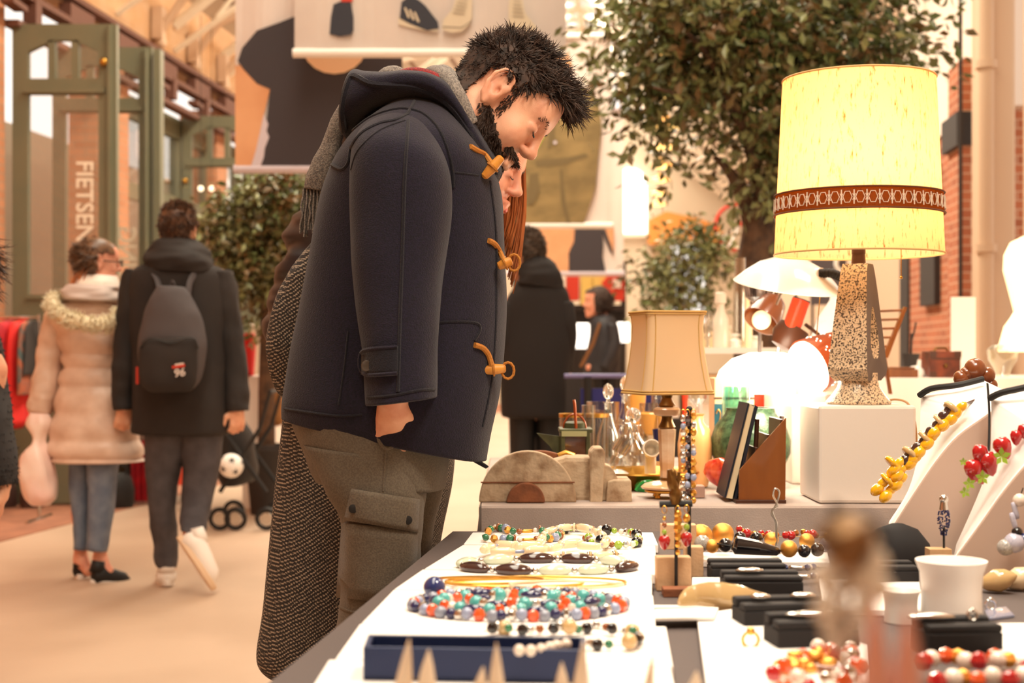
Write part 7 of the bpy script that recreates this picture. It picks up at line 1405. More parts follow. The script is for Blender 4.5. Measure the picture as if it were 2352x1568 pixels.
# gold and black bead necklace: single large beads in view
gz = BZ+.012; gl5 = T('bead_necklace', 'chunky necklace of big golden balls and glossy black beads', 'necklace', B(1740, 1275, gz), 'necklaces laid out on the white pads')
for px, py, r, sh, m in ((1610, 1230, 27, 'round', 'b_gold'), (1660, 1226, 26, 'round', 'b_gold'), (1613, 1248, 20, 'round', 'b_zebra'), (1636, 1254, 16, 'round', 'b_gold'), (1666, 1252, 17, 'round', 'b_black'), (1700, 1234, 14, 'round', 'b_black'), (1738, 1236, 15, 'round', 'b_black'), (1772, 1238, 17, 'round', 'b_gold'), (1812, 1260, 20, 'round', 'b_gold'), (1853, 1242, 18, 'round', 'b_gold'), (1847, 1265, 15, 'round', 'b_black'), (1877, 1262, 16, 'round', 'b_black'), (1895, 1250, 15, 'round', 'b_grey')):
    y = .355*3300/(1275-810)+(1275-py-r)*.0045; ob = bpy.data.objects.new('bead', bead_mesh(sh, m)); C.objects.link(ob); ob.parent = gl5; rm = r*S(y); ob.location = P(px, py, y)-ORG[gl5.name]; ob.scale = (rm,)*3
q = MB(); y = 2.50; q.tube([P(1684, 1250, y), P(1690, 1252, y), P(1740, 1258, y), P(1785, 1266, y), P(1792, 1267, y)], [.010, .016, .013, .008, .003], 16); obj('black_pendant', q, MATS['b_black'], gl5)
q = MB(); q.tube(spline([P(1600, 1240, 2.56), P(1660, 1250, 2.53), P(1740, 1262, 2.52), P(1812, 1262, 2.54), P(1880, 1258, 2.58)], 5), .0012, 5); obj('bead_string', q, MATS['black'], gl5)
necklace('row of small red garnet and golden beads behind the chunky black and gold necklace', [p+Vector((0, 0, .02)) for p in path([(1690, 1252), (1730, 1252), (1780, 1256), (1840, 1256), (1905, 1258)], gz)], [('facet', 'b_red', .0075), ('facet', 'gold', .006), ('round', 'b_red', .009), ('facet', 'b_amber', .007), ('facet', 'gold', .006)], .62, .004)
q = MB(); y = 2.60; q.tube(spline([P(1782, 1255, y), P(1781, 1200, y), P(1774, 1172, y), P(1786, 1160, y), P(1776, 1138, y), P(1780, 1122, y), P(1790, 1130, y), P(1782, 1160, y), P(1772, 1180, y), P(1784, 1200, y), P(1784, 1250, y)], 5), .0018, 6); q.lathe(P(1783, 1272, y), [(.010, 0), (.010, .003), (.002, .006), (.002, .014)], 12); tag(obj('silver_hairpin', q, MATS['silver']), 'twisted silver hairpin standing upright behind the gold and black beads', 'hairpin')
# black ring boxes
def rbox(x0, x1, yt5, yb_, label, skew=0, slot=True, metal=None):
    yf = YT(yb_, BZ); s1 = S(yf); h = (yb_-yt5)*s1*.80; d = .062; r = T('ring_box', label, 'box', P((x0+x1)/2, yb_, yf), 'black foam ring boxes'); Rr = rot('Z', skew); c = P((x0+x1)/2, yb_, yf+d/2); c.z = BZ+.001; w = (x1-x0)*s1
    q = MB(); q.box(c, (w, d, h*.7), Rr, z0=True); obj('box_base', q, MATS['velvet'], r, smooth=False, bevel=.002)
    q = MB(); q.box(c+Vector((0, 0, h*.7))+Rr @ Vector((0, d*.3, 0)), (w, d*.38, h*.3), Rr, z0=True); q.box(c+Vector((0, 0, h*.7))+Rr @ Vector((0, -d*.28, 0)), (w, d*.42, h*.22), Rr, z0=True); obj('foam_ridge', q, MATS['velvet'], r, smooth=False, bevel=.003)
    return c+Vector((0, 0, h)), Rr, w
def ring_piece(c, label, m='b_silver', r=.009, long=0, cat='ring', nm='finger_ring'):
    q = MB()
    if long: q.sph(c+Vector((0, 0, .004)), (long, .007, .005), 16, 8)
    else: q.tube([c+Vector((math.cos(a)*r, 0, r*.6+math.sin(a)*r)) for a in [2*PI*k/16 for k in range(16)]], .0022, 6, closed=True); q.sph(c+Vector((0, 0, r*1.7)), r*.55, 10, 7)
    tag(obj(nm, q, MATS[m]), label, cat)
for a in ((1628, 1800, 1283, 1338, 'rear left black ring box, farthest from the camera', 0), (1658, 1838, 1308, 1376, 'black ring box in front of the rear left one, holding a silver brooch', 0), (1690, 1895, 1366, 1452, 'tilted black ring box with two silver pieces, mid right', 8), (1765, 1960, 1402, 1505, 'large black ring box nearest the bottom, left of the blurred ornament', 8), (2110, 2285, 1412, 1512, 'big black box below the white flared cup', 6), (1990, 2100, 1285, 1350, 'black box behind the blurred ornament', 0)):
    c, Rr, w = rbox(*a)
    if 'silver brooch' in a[4]: ring_piece(c+Vector((-.02, -.01, 0)), 'flat silver leaf brooch on the second black ring box', long=.022, cat='brooch', nm='silver_brooch')
    if 'two silver' in a[4]: ring_piece(c+Vector((-.03, -.014, 0)), 'oval silver brooch at the left of the tilted black box', long=.014, cat='brooch', nm='silver_brooch'); ring_piece(c+Vector((.03, -.005, 0)), 'long silver brooch at the right of the tilted black box', long=.018, cat='brooch', nm='silver_brooch')
    if 'nearest the bottom' in a[4]: ring_piece(c+Vector((0, -.012, -.002)), 'slim grey bar brooch on the nearest black box', 'chrome', long=.036, cat='brooch', nm='bar_brooch')
    if 'flared cup' in a[4]: ring_piece(c+Vector((-.035, -.01, 0)), 'silver bar brooch on the big black box', long=.030, cat='brooch', nm='bar_brooch'); ring_piece(c+Vector((.02, 0, 0)), 'small diamond ring standing on the big black box', r=.006)
q = MB(); q.tube(spline([B(1560, 1386, BZ+.014), B(1600, 1376, BZ+.018), B(1660, 1376, BZ+.02), B(1720, 1380, BZ+.016), B(1762, 1374, BZ+.012)], 4), [.004, .008, .011, .013, .014, .015, .016, .016, .016, .015, .015, .014, .012, .010, .008, .006, .003], 10, flat=1.6); tag(obj('gold_pouch', q, MATS['b_tan']), 'crumpled gold mesh pouch lying before the black ring boxes', 'pouch')
q = MB(); prismz(q, [B(1505, 1392, BZ+.02), B(1650, 1388, BZ+.02), B(1640, 1410, BZ+.02), B(1500, 1412, BZ+.02)], BZ+.012, .004); q.box(B(1570, 1412, BZ)+Vector((0, .01, .001)), (.09, .02, .010), z0=True); tag(obj('price_card', q, MATS['white'], smooth=False), 'flat white card lying left of the crumpled gold pouch', 'card')
for i, (px, py) in enumerate(((1840, 1302), (1850, 1322))):
    pts = path([(px-45, py), (px, py+2), (px+40, py-2)], BZ+.012); r = T('bead_necklace', ('blue and silver bead bracelet on its pad, farther of two', 'blue and silver bead bracelet on its pad, nearer of two')[i], 'bracelet', pts[0]); beads(r, pts, [('facet', 'b_blue', .006), ('tube', 'b_silver', .014), ('facet', 'b_navy', .006), ('disc', 'b_pearl', .005)], 1)
ring_piece(B(1724, 1480, BZ+.012), 'thin golden ring with stone standing on the large white pad', 'gold', .010)
for i, (px, py, w, lb) in enumerate(((1830, 1540, .022, 'crumpled golden brooch at the bottom edge, left one'), (1880, 1520, .020, 'golden leaf brooch at the bottom edge, right one'))):
    q = MB(); rnd = random.Random(i); c = B(px, py, BZ+.02)
    for k in range(16): d = Vector((rnd.gauss(0, w*.6), rnd.gauss(0, w*.5), abs(rnd.gauss(0, w*.4)))); q.sph(c+d, (rnd.uniform(.005, .011), rnd.uniform(.004, .008), rnd.uniform(.003, .007)), 9, 6)
    tag(obj('gold_brooch', q, MATS['b_gold']), lb, 'brooch', 'golden brooches')
def bpath(pts, z): return spline([B(a, b, z) for a, b in pts], 6)
for lb, pts, seq in (('red and white glass bead heap left of the blurred ornament', [(1770, 1560), (1800, 1548), (1890, 1500), (1930, 1520), (1960, 1500), (1940, 1560), (1800, 1590)], [('facet', 'b_red', .010), ('round', 'b_pearl', .009), ('facet', 'b_orange', .010), ('facet', 'b_silver', .008)]),
                     ('red, pearl and gold bead string filling the bottom right corner', [(2120, 1530), (2180, 1515), (2240, 1530), (2300, 1518), (2360, 1530), (2380, 1560), (2300, 1570), (2220, 1560), (2140, 1575)], [('facet', 'b_red', .011), ('round', 'b_pearl', .010), ('facet', 'b_orange', .010), ('facet', 'b_gold', .010), ('round', 'b_pearl', .011)])):
    necklace(lb, bpath(pts, BZ+.022), seq, .9, .004)
# white flared cups, wooden block and tassel
def flare(px, yt5, yb_, r, lb, Y=None):
    y = (Y or YT(yb_, BZ)); s1 = S(y); c = P(px, yb_, y+r*s1); c.z = BZ+.001; h = (yb_-yt5)*s1; q = MB(); q.lathe(c, [(r*.86*s1, 0), (r*.84*s1, h*.5), (r*.88*s1, h*.8), (r*s1, h*.97), (r*s1, h), (r*.94*s1, h), (r*.8*s1, h*.8), (r*.78*s1, .01)], 40); q.mi = [0]*len(q.f); tag(obj('bangle_stand', q, MATS['pad_w']), lb, 'stand', 'white flared jewellery stands')
flare(2185, 1288, 1432, 82, 'large white flared round stand above the big black box', 1.98); flare(2070, 1366, 1440, 44, 'smaller white round stand behind the blurred ornament', 2.0)
yb6 = 2.45; q = MB(); a = P(2155, 1285, yb6); q.box((a.x, yb6, a.z-.06), (.038, .03, .08), z0=True); s = a.z-.06-BZ; q.box((a.x, yb6, BZ+.001), (.03, .025, max(s, .01)), z0=True); tag(obj('wooden_block', q, MATS['wood_l'], smooth=False, bevel=.001), 'small pale wooden block holding the blue bead tassel', 'block')
r = T('drop_earring', 'deep blue bead tassel earring with silver cap on a black pin', 'earring', P(2168, 1262, yb6-.0)); q = MB(); q.cyl(P(2168, 1262, yb6), P(2168, 1210, yb6), .002, seg=7); obj('pin', q, MATS['black'], r)
q = MB(); rnd = random.Random(4)
for k in range(150): a = rnd.uniform(0, 2*PI); t_ = rnd.random(); q.sph(P(2168, 1170+60*t_, yb6)+Vector((math.cos(a), math.sin(a), 0))*(.009*math.sin(PI*min(.95, t_+.12))**.5+.001), .0016, 6, 4)
obj('bead_cluster', q, MATS['b_navy'], r); q = MB(); q.sph(P(2168, 1146, yb6), .008, 12, 8); q.cyl(P(2168, 1152, yb6), P(2168, 1170, yb6), .006, .008, 12); obj('silver_cap', q, MATS['b_silver'], r)
# small dark dome stand behind
q = MB(); c = B(2040, 1296, BZ); c.z = BZ+.001; c.y = 2.52; q.lathe(c, [(.06, 0), (.062, .02), (.056, .045), (.036, .07), (.01, .08), (.001, .081)], 30, sy=.7); tag(obj('velvet_dome', q, MATS['velvet']), 'dark rounded velvet stand between the white busts and the blurred ornament', 'stand')
# necklace busts
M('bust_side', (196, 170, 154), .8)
def bust(label, near, far, yn, yf, n_front, trim):
    r = T('necklace_bust', label, 'bust', P(near[-2][0]-60, near[-2][1], yn)); n = len(near)
    N_ = [P(a, b, yn) for a, b in near]; Fp = [P(a, b, yf) for a, b in far]
    dz = BZ+.001
    for L_ in (N_, Fp):
        for v in L_:
            if v.z < dz+.03: v.z = dz
    for v in (N_[n_front], N_[n_front+1], Fp[n_front], Fp[n_front+1]): v.z = dz
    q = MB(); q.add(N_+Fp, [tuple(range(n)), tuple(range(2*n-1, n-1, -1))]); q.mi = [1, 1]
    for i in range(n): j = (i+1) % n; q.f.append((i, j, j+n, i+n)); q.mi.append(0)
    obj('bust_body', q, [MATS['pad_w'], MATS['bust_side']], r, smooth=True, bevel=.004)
    q = MB(); q.tube(spline([P(a, b, y) for a, b, y in trim], 6), .0075, 9, flat=.8); obj('top_trim', q, MATS['black'], r); return r
def sm(pts, n=4): return [tuple(p) for p in catmull(pts, n)]
nf = sm([(2268, 950), (2200, 998), (2150, 1055), (2095, 1135), (2042, 1218)]); ff = sm([(2112, 908), (2112, 960), (2108, 1040), (2086, 1125), (2040, 1200)])
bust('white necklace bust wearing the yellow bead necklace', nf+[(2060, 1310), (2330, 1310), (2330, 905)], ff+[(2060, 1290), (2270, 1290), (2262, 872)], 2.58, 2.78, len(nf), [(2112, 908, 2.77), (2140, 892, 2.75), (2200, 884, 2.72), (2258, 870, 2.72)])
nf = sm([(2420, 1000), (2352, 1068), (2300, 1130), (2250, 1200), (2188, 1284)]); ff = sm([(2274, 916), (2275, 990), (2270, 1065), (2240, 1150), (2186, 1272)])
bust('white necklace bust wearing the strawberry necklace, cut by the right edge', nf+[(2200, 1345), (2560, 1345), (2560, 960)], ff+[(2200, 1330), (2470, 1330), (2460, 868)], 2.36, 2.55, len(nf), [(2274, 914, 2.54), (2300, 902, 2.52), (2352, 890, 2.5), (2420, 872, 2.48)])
q = MB(); q.tube(spline([P(2268, 880, 2.56), P(2272, 940, 2.545), P(2272, 1000, 2.54), P(2270, 1040, 2.535)], 5), .004, 6, flat=.4); tag(obj('black_ribbon', q, MATS['black']), 'narrow black ribbon hanging between the two white busts', 'ribbon')
yn = 2.62
r = T('bead_necklace', 'yellow glass bead necklace on the left white bust', 'necklace', P(2050, 1140, yn), 'necklaces on the white busts')
sp5 = [(2046, 1128), (2062, 1108), (2076, 1088), (2070, 1070), (2092, 1058), (2102, 1046), (2122, 1030), (2136, 1012), (2158, 990), (2174, 974), (2188, 958), (2200, 946)]
rnd = random.Random(8)
for k, (px, py) in enumerate(sp5):
    for m_ in range(2):
        ob = bpy.data.objects.new('bead', bead_mesh('disc' if m_ and k % 2 else 'lobe', 'b_yellow' if m_ == 0 or k < 4 else 'b_tan' if k % 2 else 'b_brown')); C.objects.link(ob); ob.parent = r
        dx, dy = (rnd.uniform(-6, 6), rnd.uniform(-6, 6)) if m_ == 0 else (rnd.uniform(-16, -6), rnd.uniform(-12, -4)); y = yn+.004*(12-k)/3-.01
        if k < 4: dx *= 1.6
        ob.location = P(px+dx, py+dy, 2.60+.006*m_)-ORG[r.name]; ob.scale = (.020, .017, .017); ob.rotation_euler = (rnd.uniform(-.3, .3), -.75, rnd.uniform(-.3, .3))
q = MB(); q.tube(spline([P(2040, 1140, 2.61), P(2100, 1050, 2.61), P(2200, 942, 2.61), P(2225, 925, 2.64), P(2258, 914, 2.66)], 5), .003, 6); obj('bead_string', q, MATS['b_brown'], r)
r = T('bead_necklace', 'strawberry-shaped bead necklace with green leaves on the right white bust', 'necklace', P(2230, 1110, 2.40), 'necklaces on the white busts')
for px, py, rr, m in ((2236, 1080, .021, 'b_red'), (2270, 1064, .023, 'b_red'), (2250, 1042, .018, 'b_red'), (2304, 1028, .021, 'b_red'), (2334, 1004, .014, 'b_red'), (2352, 990, .014, 'b_red'), (2252, 1100, .010, 'b_red')):
    ob = bpy.data.objects.new('berry_bead', bead_mesh('berry', m)); C.objects.link(ob); ob.parent = r; ob.location = P(px, py, 2.41)-ORG[r.name]; ob.scale = (rr*.8, rr*.8, rr); ob.rotation_euler = (0, random.uniform(-.5, .5), 0)
for px, py, sz in ((2300, 1048, 22), (2256, 1096, 18), (2226, 1110, 16), (2212, 1060, 10), (2216, 1130, 14)):
    q = MB(); c = P(px, py, 2.385)
    for k in range(5): a = 2*PI*k/5+px; d = Vector((math.cos(a), -.2, math.sin(a))); t_ = d.cross(Vector((0, 1, 0))).normalized(); w = sz*S(2.4); q.add([c, c+d*w*.5+t_*w*.3, c+d*w, c+d*w*.5-t_*w*.3, c+d*w*.4+Vector((0, .004, 0))], [(0, 1, 2), (0, 2, 3), (1, 2, 4), (2, 3, 4)])
    obj('green_leaf', q, MATS['b_lime'], r, smooth=False)
r = T('bead_necklace', 'blue and white porcelain bead necklace at the right edge', 'necklace', P(2330, 1280, 2.30), 'necklaces on the white busts'); M('b_delft', (236, 232, 236), .1, noise_c=(50, 70, 150), nscale=90, nstr=1, coat=.8, nlo=.5, nhi=.54)
for px, py, rr, sh, m in ((2342, 1148, .011, 'round', 'b_pearl'), (2332, 1172, .014, 'tube', 'b_delft'), (2328, 1196, .014, 'tube', 'b_delft'), (2336, 1222, .009, 'round', 'b_black'), (2330, 1246, .017, 'round', 'b_delft'), (2310, 1256, .014, 'round', 'b_zebra'), (2352, 1240, .012, 'round', 'b_blue')):
    ob = bpy.data.objects.new('bead', bead_mesh(sh, m)); C.objects.link(ob); ob.parent = r; ob.location = P(px, py, 2.32)-ORG[r.name]; ob.scale = (rr,)*3; ob.rotation_euler = (0, 1.3, 0)
q = MB(); q.tube([P(2350, 1120, 2.33), P(2330, 1180, 2.33), P(2336, 1250, 2.33)], .001, 5); obj('bead_string', q, MATS['black'], r)
r = T('bead_necklace', 'big brown wooden bead necklace round the neck of the left bust', 'necklace', P(2240, 870, 2.86), 'necklaces on the white busts')
for px, py, rr in ((2208, 868, .016), (2240, 848, .022), (2266, 862, .017), (2276, 884, .013), (2220, 858, .014)):
    ob = bpy.data.objects.new('bead', bead_mesh('round', 'brown_bead')); C.objects.link(ob); ob.parent = r; ob.location = P(px, py, 2.82)-ORG[r.name]; ob.scale = (rr,)*3
# shells, blue card at the right
for i, (px, py, m, lb) in enumerate(((2290, 1350, 'b_tan', 'brown and white sea shell at right behind the big black box'), (2340, 1345, 'b_ivory', 'pale sea shell cut by the right edge'))):
    q = MB(); c = B(px, py+12, BZ); q.lathe(c+Vector((0, 0, .02)), [(.001, -.03), (.012, -.018), (.019, 0), (.015, .016), (.006, .028), (.001, .032)], 18, rot('Y', 70) @ rot('X', 20)); tag(obj('sea_shell', q, MATS[m]), lb, 'shell')
q = MB(); prismz(q, [B(2262, 1400, BZ+.004), B(2310, 1392, BZ+.004), B(2330, 1412, BZ+.004), B(2270, 1420, BZ+.004)], BZ+.001, .003); tag(obj('blue_card', q, MATS['b_lilac'], smooth=False), 'small blue and white card right of the big black box', 'card')
ring_piece(B(2275, 1395, BZ+.006), 'glittering crystal ring on the blue card', 'b_silver', .007)
# strongly blurred ornament close to the camera: gilt figure on a stem, two pink cones
yy = .64; fg = T('gilt_ornament', 'strongly blurred gilt ornament with dark tip, closest to the camera', 'ornament', Vector((P(1930, 0, yy).x, yy, BZ))); f = lambda px, py: P(px, py, yy)
q = MB(); q.tube([f(1912, 1150), f(1920, 1180)], [.001, .003], 8); q.tube([f(1915, 1180), f(1990, 1200), f(2030, 1240)], [.004, .005, .002], 8); obj('dark_tip', q, MATS['velvet'], fg)
q = MB(); q.tube([f(1922, 1180), f(1935, 1215), f(1950, 1260), f(1945, 1300)], [.006, .014, .011, .006], 12); obj('gilt_head', q, M('gilt_old', (170, 130, 84), .5, metal=.4, noise_c=(110, 84, 60), nscale=60, nstr=1), fg)
q = MB()
for px, py, r in ((1990, 1240, 12), (2010, 1290, 12), (1985, 1330, 14), (2020, 1350, 12), (1900, 1240, 10), (1890, 1320, 12), (1895, 1400, 12), (1990, 1400, 12), (1940, 1310, 5), (1930, 1345, 7), (1915, 1330, 5), (1955, 1350, 6), (1935, 1385, 7), (1915, 1400, 6), (1950, 1410, 7), (1930, 1430, 5), (1965, 1300, 8), (1915, 1290, 8), (1905, 1450, 8), (1960, 1450, 8), (1925, 1480, 9), (1975, 1380, 7), (1900, 1365, 8), (1965, 1330, 9)): q.sph(f(px, py), r*S(yy)*2.6, 12, 8)
obj('glass_drops', q, MATS['frost'], fg); q = MB(); q.cyl(f(1940, 1300), Vector((f(1940, 0).x, yy, BZ+.001)), .0022, seg=8); q.lathe(Vector((f(1940, 0).x, yy, BZ+.001)), [(.03, 0), (.03, .005), (.003, .009)], 20); obj('stem', q, MATS['old_brass'], fg)
M('pinkcone', (226, 160, 140), .5)
for px, tp, lb in ((2010, 1385, 'blurred pink cone-shaped ring holder, left of the pair'), (2085, 1400, 'blurred pink cone-shaped ring holder, right of the pair')):
    tip = P(px, tp, .62); q = MB(); q.lathe(Vector((tip.x, .62, BZ+.001)), [(.024, 0), (.022, .01), (.013, (tip.z-BZ)*.55), (.006, (tip.z-BZ)*.9), (.001, tip.z-BZ)], 24); tag(obj('ring_cone', q, MATS['pinkcone']), lb, 'ring holder', 'pink ring cones')
# ------------------------------------------------------------------ market stalls, clothes rack and stroller at the left
yk6 = 9.6; rk = T('clothes_rack', 'metal clothes rack at the left edge under the green door', 'rack', P(40, CY+CZ/S(yk6), yk6)); gy6 = CY+CZ/S(yk6)
q = MB(); q.cyl(P(-60, 730, yk6), P(92, 730, yk6), .012, seg=8)
for x in (-58, 90): q.cyl(P(x, 722, yk6), P(x, gy6-4, yk6), .012, seg=8); q.cyl(P(x, gy6-4, yk6)+Vector((0, -.25, 0)), P(x, gy6-4, yk6)+Vector((0, .25, 0)), .012, seg=8)
obj('rack_frame', q, MATS['chrome'], rk)
M('red_cloth', (190, 30, 40), .8, noise_c=(150, 22, 34), nscale=9, nstr=1); M('red_b', (222, 44, 40), .8); M('plaid', (70, 90, 90), .85, noise_c=(170, 90, 60), nscale=16, nstr=1, stretch=(1, 1, 1)); M('bag_brown', (74, 50, 44), .5); M('furbrown', (150, 104, 60), .9, bump=.8, bscale=40)
for i, (x0, x1, m, y, lb) in enumerate(((2, 36, 'red_cloth', 0, 'dark red quilted jacket at the left of the rack'), (30, 68, 'red_b', .05, 'bright red coat in the middle of the rack'), (60, 80, 'plaid', .02, 'plaid jacket on the rack, right of the red coat'), (76, 90, 'dark', .06, 'dark jacket at the right end of the rack'), (-40, 4, 'red_b', .03, 'red coat cut by the left edge of the picture'))):
    q = MB(); yb = (985, 975, 905, 860, 980)[i]; loft([((x0+x1)/2-4, 736, (x0+x1)/2+4, 736, yk6+y, .05), (x0+4, 752, x1-3, 748, yk6+y, .2), (x0, 800, x1, 800, yk6+y, .24), (x0+1, 880 if yb > 900 else 830, x1, 880 if yb > 900 else 830, yk6+y, .25), (x0+2, yb, x1-2, yb, yk6+y, .26)], seg=26, n=5, folds=.02, fscale=9, fdir=(1.5, 1.5, .3), mb=q); tag(obj('hanging_jacket', q, MATS[m], sharp=False), lb, 'jacket', 'clothes on the rack')
# low stall table with cloth behind the couple
ys6 = 10.6; st = T('market_stall', 'low market stall of dark bags and red cloth behind the walking couple', 'stall', P(260, CY+CZ/S(ys6), ys6)); g6 = CY+CZ/S(ys6)
q = MB()
q.prism([P(a, b, ys6) for a, b in ((-60, 1010), (470, 1010), (470, 1020), (-60, 1020))], (0, .7, 0)); obj('stall_top', q, MATS['wood_d'], st, smooth=False)
for x in (-40, 130, 300, 462): q = MB(); q.cyl(P(x, 1020, ys6+.1), P(x, g6-1, ys6+.1), .02, seg=8); obj('stall_leg', q, MATS['dark'], st)
for i, (a, b, m, lb) in enumerate(((110, 172, 'red_cloth', 'red cloth hanging from the low stall left of the blue jeans'), (300, 348, 'red_cloth', 'dark red cloth hanging from the low stall right of the blue jeans'))):
    q = MB(); n = 16; q.rings([[P(a+(b-a)*k/n, py, ys6-.04-.03*math.sin(k*1.4)) for k in range(n+1)]+[P(b-(b-a)*k/n, py, ys6-.03-.03*math.sin((n-k)*1.4)) for k in range(n+1)] for py in (1012, 1090, g6-8)]); tag(obj('hanging_cloth', q, MATS[m]), lb, 'cloth')
for i, (px, w, h, m, lb) in enumerate(((10, 60, 70, 'bag_brown', 'large brown bag on the floor under the clothes rack'), (75, 60, 60, 'bag_brown', 'brown leather bag behind the plastic bag'), (280, 60, 80, 'black', 'black bag between the two red cloths'), (385, 40, 60, 'black', 'black bag behind the left trouser leg of the man'), (440, 50, 70, 'dark', 'dark bag in front of the stroller wheel'))):
    c = P(px, g6-10, ys6-.25); c.z = 0; w *= S(ys6); h *= S(ys6); q = MB(); q.tube([c+Vector((0, 0, .005)), c+Vector((0, 0, .03)), c+Vector((0, 0, h*.5)), c+Vector((0, 0, h*.85)), c+Vector((0, 0, h))], [w*.44, w*.5, w*.52, w*.4, w*.2], 14, flat=.6); q.tube([c+Vector((-w*.2, 0, h*.9)), c+Vector((-w*.12, 0, h*1.2)), c+Vector((w*.12, 0, h*1.2)), c+Vector((w*.2, 0, h*.9))], .008, 6); tag(obj('floor_bag', q, MATS[m]), lb, 'bag', 'bags on the floor')
q = MB(); c = P(415, 1085, ys6-.35); bx(q, 397, 1052, 438, 1114, ys6-.3, .08); q.tube([P(405, 1052, ys6-.28), P(408, 1000, ys6-.28), P(424, 1000, ys6-.28), P(428, 1052, ys6-.28)], .012, 6); tag(obj('orange_bag', q, M('orange_r', (226, 84, 56), .7), smooth=False, bevel=.01), 'orange-red tote hanging from the stall, seen between the man\'s legs', 'bag')
# stroller with a football
yst = 9.05; g7 = CY+CZ/S(yst); sr = T('stroller', 'black folding stroller behind the backpack man', 'stroller', P(560, g7, yst)); zf7 = lambda px, py: P(px, py, yst)
q = MB()
for dy in (0, .45):
    o7 = Vector((0, dy, 0))
    q.cyl(zf7(500, 970)+o7, zf7(612, 1130)+o7, .014, seg=8); q.cyl(zf7(596, 985)+o7, zf7(505, 1130)+o7, .014, seg=8); q.cyl(zf7(596, 985)+o7, zf7(620, 900)+o7, .012, seg=8)
q.cyl(zf7(620, 900), zf7(620, 900)+Vector((0, .45, 0)), .012, seg=8); obj('frame', q, MATS['black'], sr)
for a, b in ((505, 0), (541, .0), (612, 0), (505, .45), (612, .45)):
    q = MB(); c = P(a, 0, yst); c = Vector((c.x, yst+b, .075)); q.tube([c+Vector((math.cos(t)*.06, 0, math.sin(t)*.06)) for t in [2*PI*k/18 for k in range(18)]], .015, 7, closed=True); w = obj('wheel', q, MATS['black'], sr); q = MB(); q.cyl(c+Vector((0, -.01, 0)), c+Vector((0, .01, 0)), .04, seg=12); obj('wheel_hub', q, MATS['chrome'], w)
q = MB(); loft([(500, 965, 560, 965, yst+.2, .2), (498, 1010, 580, 1010, yst+.2, .2), (500, 1080, 590, 1090, yst+.2, .2), (512, 1112, 560, 1112, yst+.2, .18)], seg=24, n=4, folds=.02, fscale=6, mb=q); obj('fabric_seat', q, MATS['black'], sr, sharp=False)
ball = T('football', 'white football with black patches resting against the stroller', 'ball', P(531, 1096, yst-.12)); cb = P(531, 1069, yst-.12); rb = 28*S(yst-.12); q = MB(); q.sph(cb, rb, 28, 18); obj('ball_skin', q, MATS['white'], ball)
phi = (1+5**.5)/2; k7 = 0
for v in [(0, a, b*phi) for a in (-1, 1) for b in (-1, 1)]+[(a, b*phi, 0) for a in (-1, 1) for b in (-1, 1)]+[(a*phi, 0, b) for a in (-1, 1) for b in (-1, 1)]:
    d = (rot('X', 25) @ rot('Y', 15) @ Vector(v)).normalized(); t1 = d.orthogonal().normalized(); t2 = d.cross(t1); q = MB(); pts = []
    for r_ in (1.0, .0):
        pts.append([ (cb+(d+(t1*math.cos(2*PI*k/5)+t2*math.sin(2*PI*k/5))*.36*r_).normalized()*rb*1.006) for k in range(5)])
    q.add(pts[0]+[cb+d*rb*1.03], [(0, 1, 5), (1, 2, 5), (2, 3, 5), (3, 4, 5), (4, 0, 5)]); obj('black_patch', q, MATS['black'], ball, smooth=False)
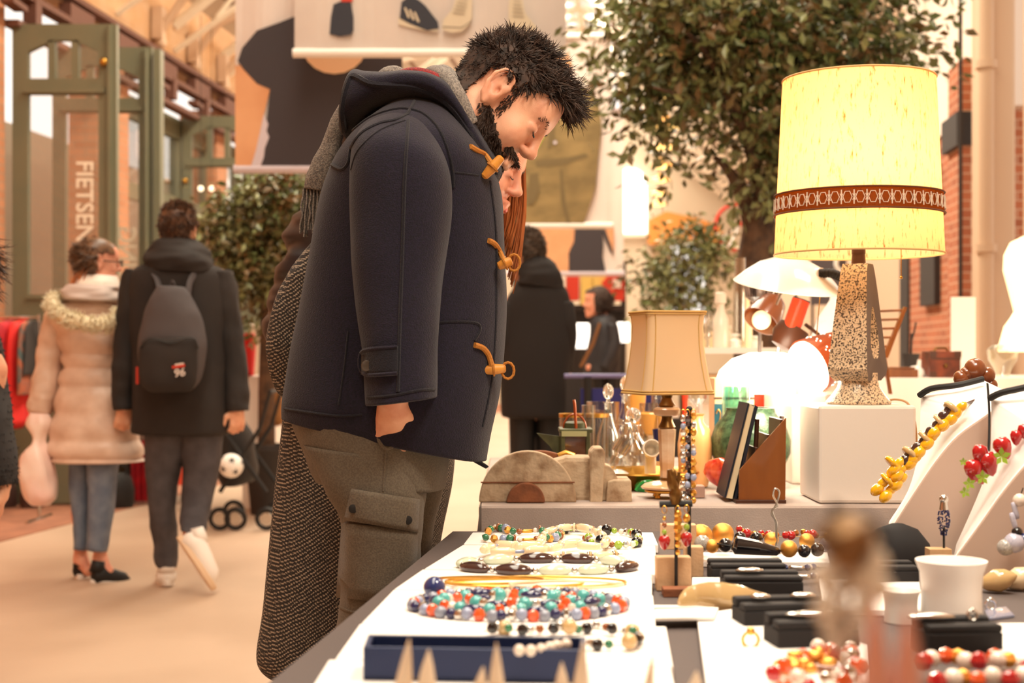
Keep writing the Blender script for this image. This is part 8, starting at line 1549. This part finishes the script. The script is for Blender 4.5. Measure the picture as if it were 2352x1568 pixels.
# things between the stroller and the tweed coat
for a, b, c_, d, m, lb, y in ((582, 745, 618, 862, 'cream', 'tall cream carton behind the dark jacket, right of the small tree trunk', 10.8), (560, 862, 640, 1040, 'cloth_w', 'white cloth draped over a box behind the stroller', 10.4)):
    q = MB(); q.box(P((a+c_)/2, d if d > 1000 else 1150, y)*1.0, ((c_-a)*S(y), .3, (d-b)*S(y)), z0=True); zb = (CZ-(d-CY)*S(y)); q.v = [Vector((v.x, v.y, v.z-q.v[0].z+zb if False else v.z)) for v in q.v]
    z0_ = min(v.z for v in q.v); q.v = [Vector((v.x, v.y, v.z-z0_+zb)) for v in q.v]
    if zb > .3: q.box(Vector((P((a+c_)/2, 0, y).x, y, 0)), ((c_-a)*S(y)*.9, .28, zb), z0=True)
    else: q.v = [Vector((v.x, v.y, max(v.z-zb, 0) if v.z < zb+.01 else v.z)) for v in q.v]
    tag(obj('covered_box' if m == 'cloth_w' else 'tall_carton', q, MATS[m], smooth=False, bevel=.01), lb, 'box')
q = MB(); loft([(606, 850, 640, 850, 10.2, .06), (602, 900, 648, 900, 10.2, .1), (606, 960, 650, 965, 10.2, .08), (612, 975, 640, 978, 10.2, .04)], seg=20, n=4, folds=.02, fscale=16, mb=q); tag(obj('fur_scarf', q, MATS['furbrown'], sharp=False), 'brown fur piece hanging beside the white cloth left of the tweed coat', 'fur')
q = MB(); loft([(562, 765, 584, 765, 10.3, .05), (560, 800, 586, 800, 10.3, .09), (566, 862, 582, 862, 10.3, .08)], seg=18, n=4, mb=q); tag(obj('red_shirt', q, MATS['red_b'], sharp=False), 'small red garment hanging right of the backpack man\'s elbow', 'garment')
# blue barrier beyond the table
yb7 = 7.2; g8 = CY+CZ/S(yb7); br_ = T('barrier', 'dark crowd barrier with a pale rail and deep blue panel beyond the rear table', 'barrier', P(1390, g8, yb7)); q = MB(); q.cyl(P(1296, 863, yb7), P(1520, 863, yb7), .012, seg=8); obj('top_rail', q, M('railm', (110, 104, 150), .4), br_)
q = MB()
for x in (1350, 1460): q.cyl(P(x, 866, yb7), P(x, g8, yb7), .02, seg=8)
obj('post', q, MATS['black'], br_); q = MB(); bx(q, 1334, 892, 1520, 1000, yb7+.02, .02); obj('blue_panel', q, M('bluep', (34, 36, 110), .6), br_, smooth=False); q = MB(); bx(q, 1300, 868, 1350, g8, yb7+.3, .02); obj('dark_panel', q, MATS['dark'], br_, smooth=False)
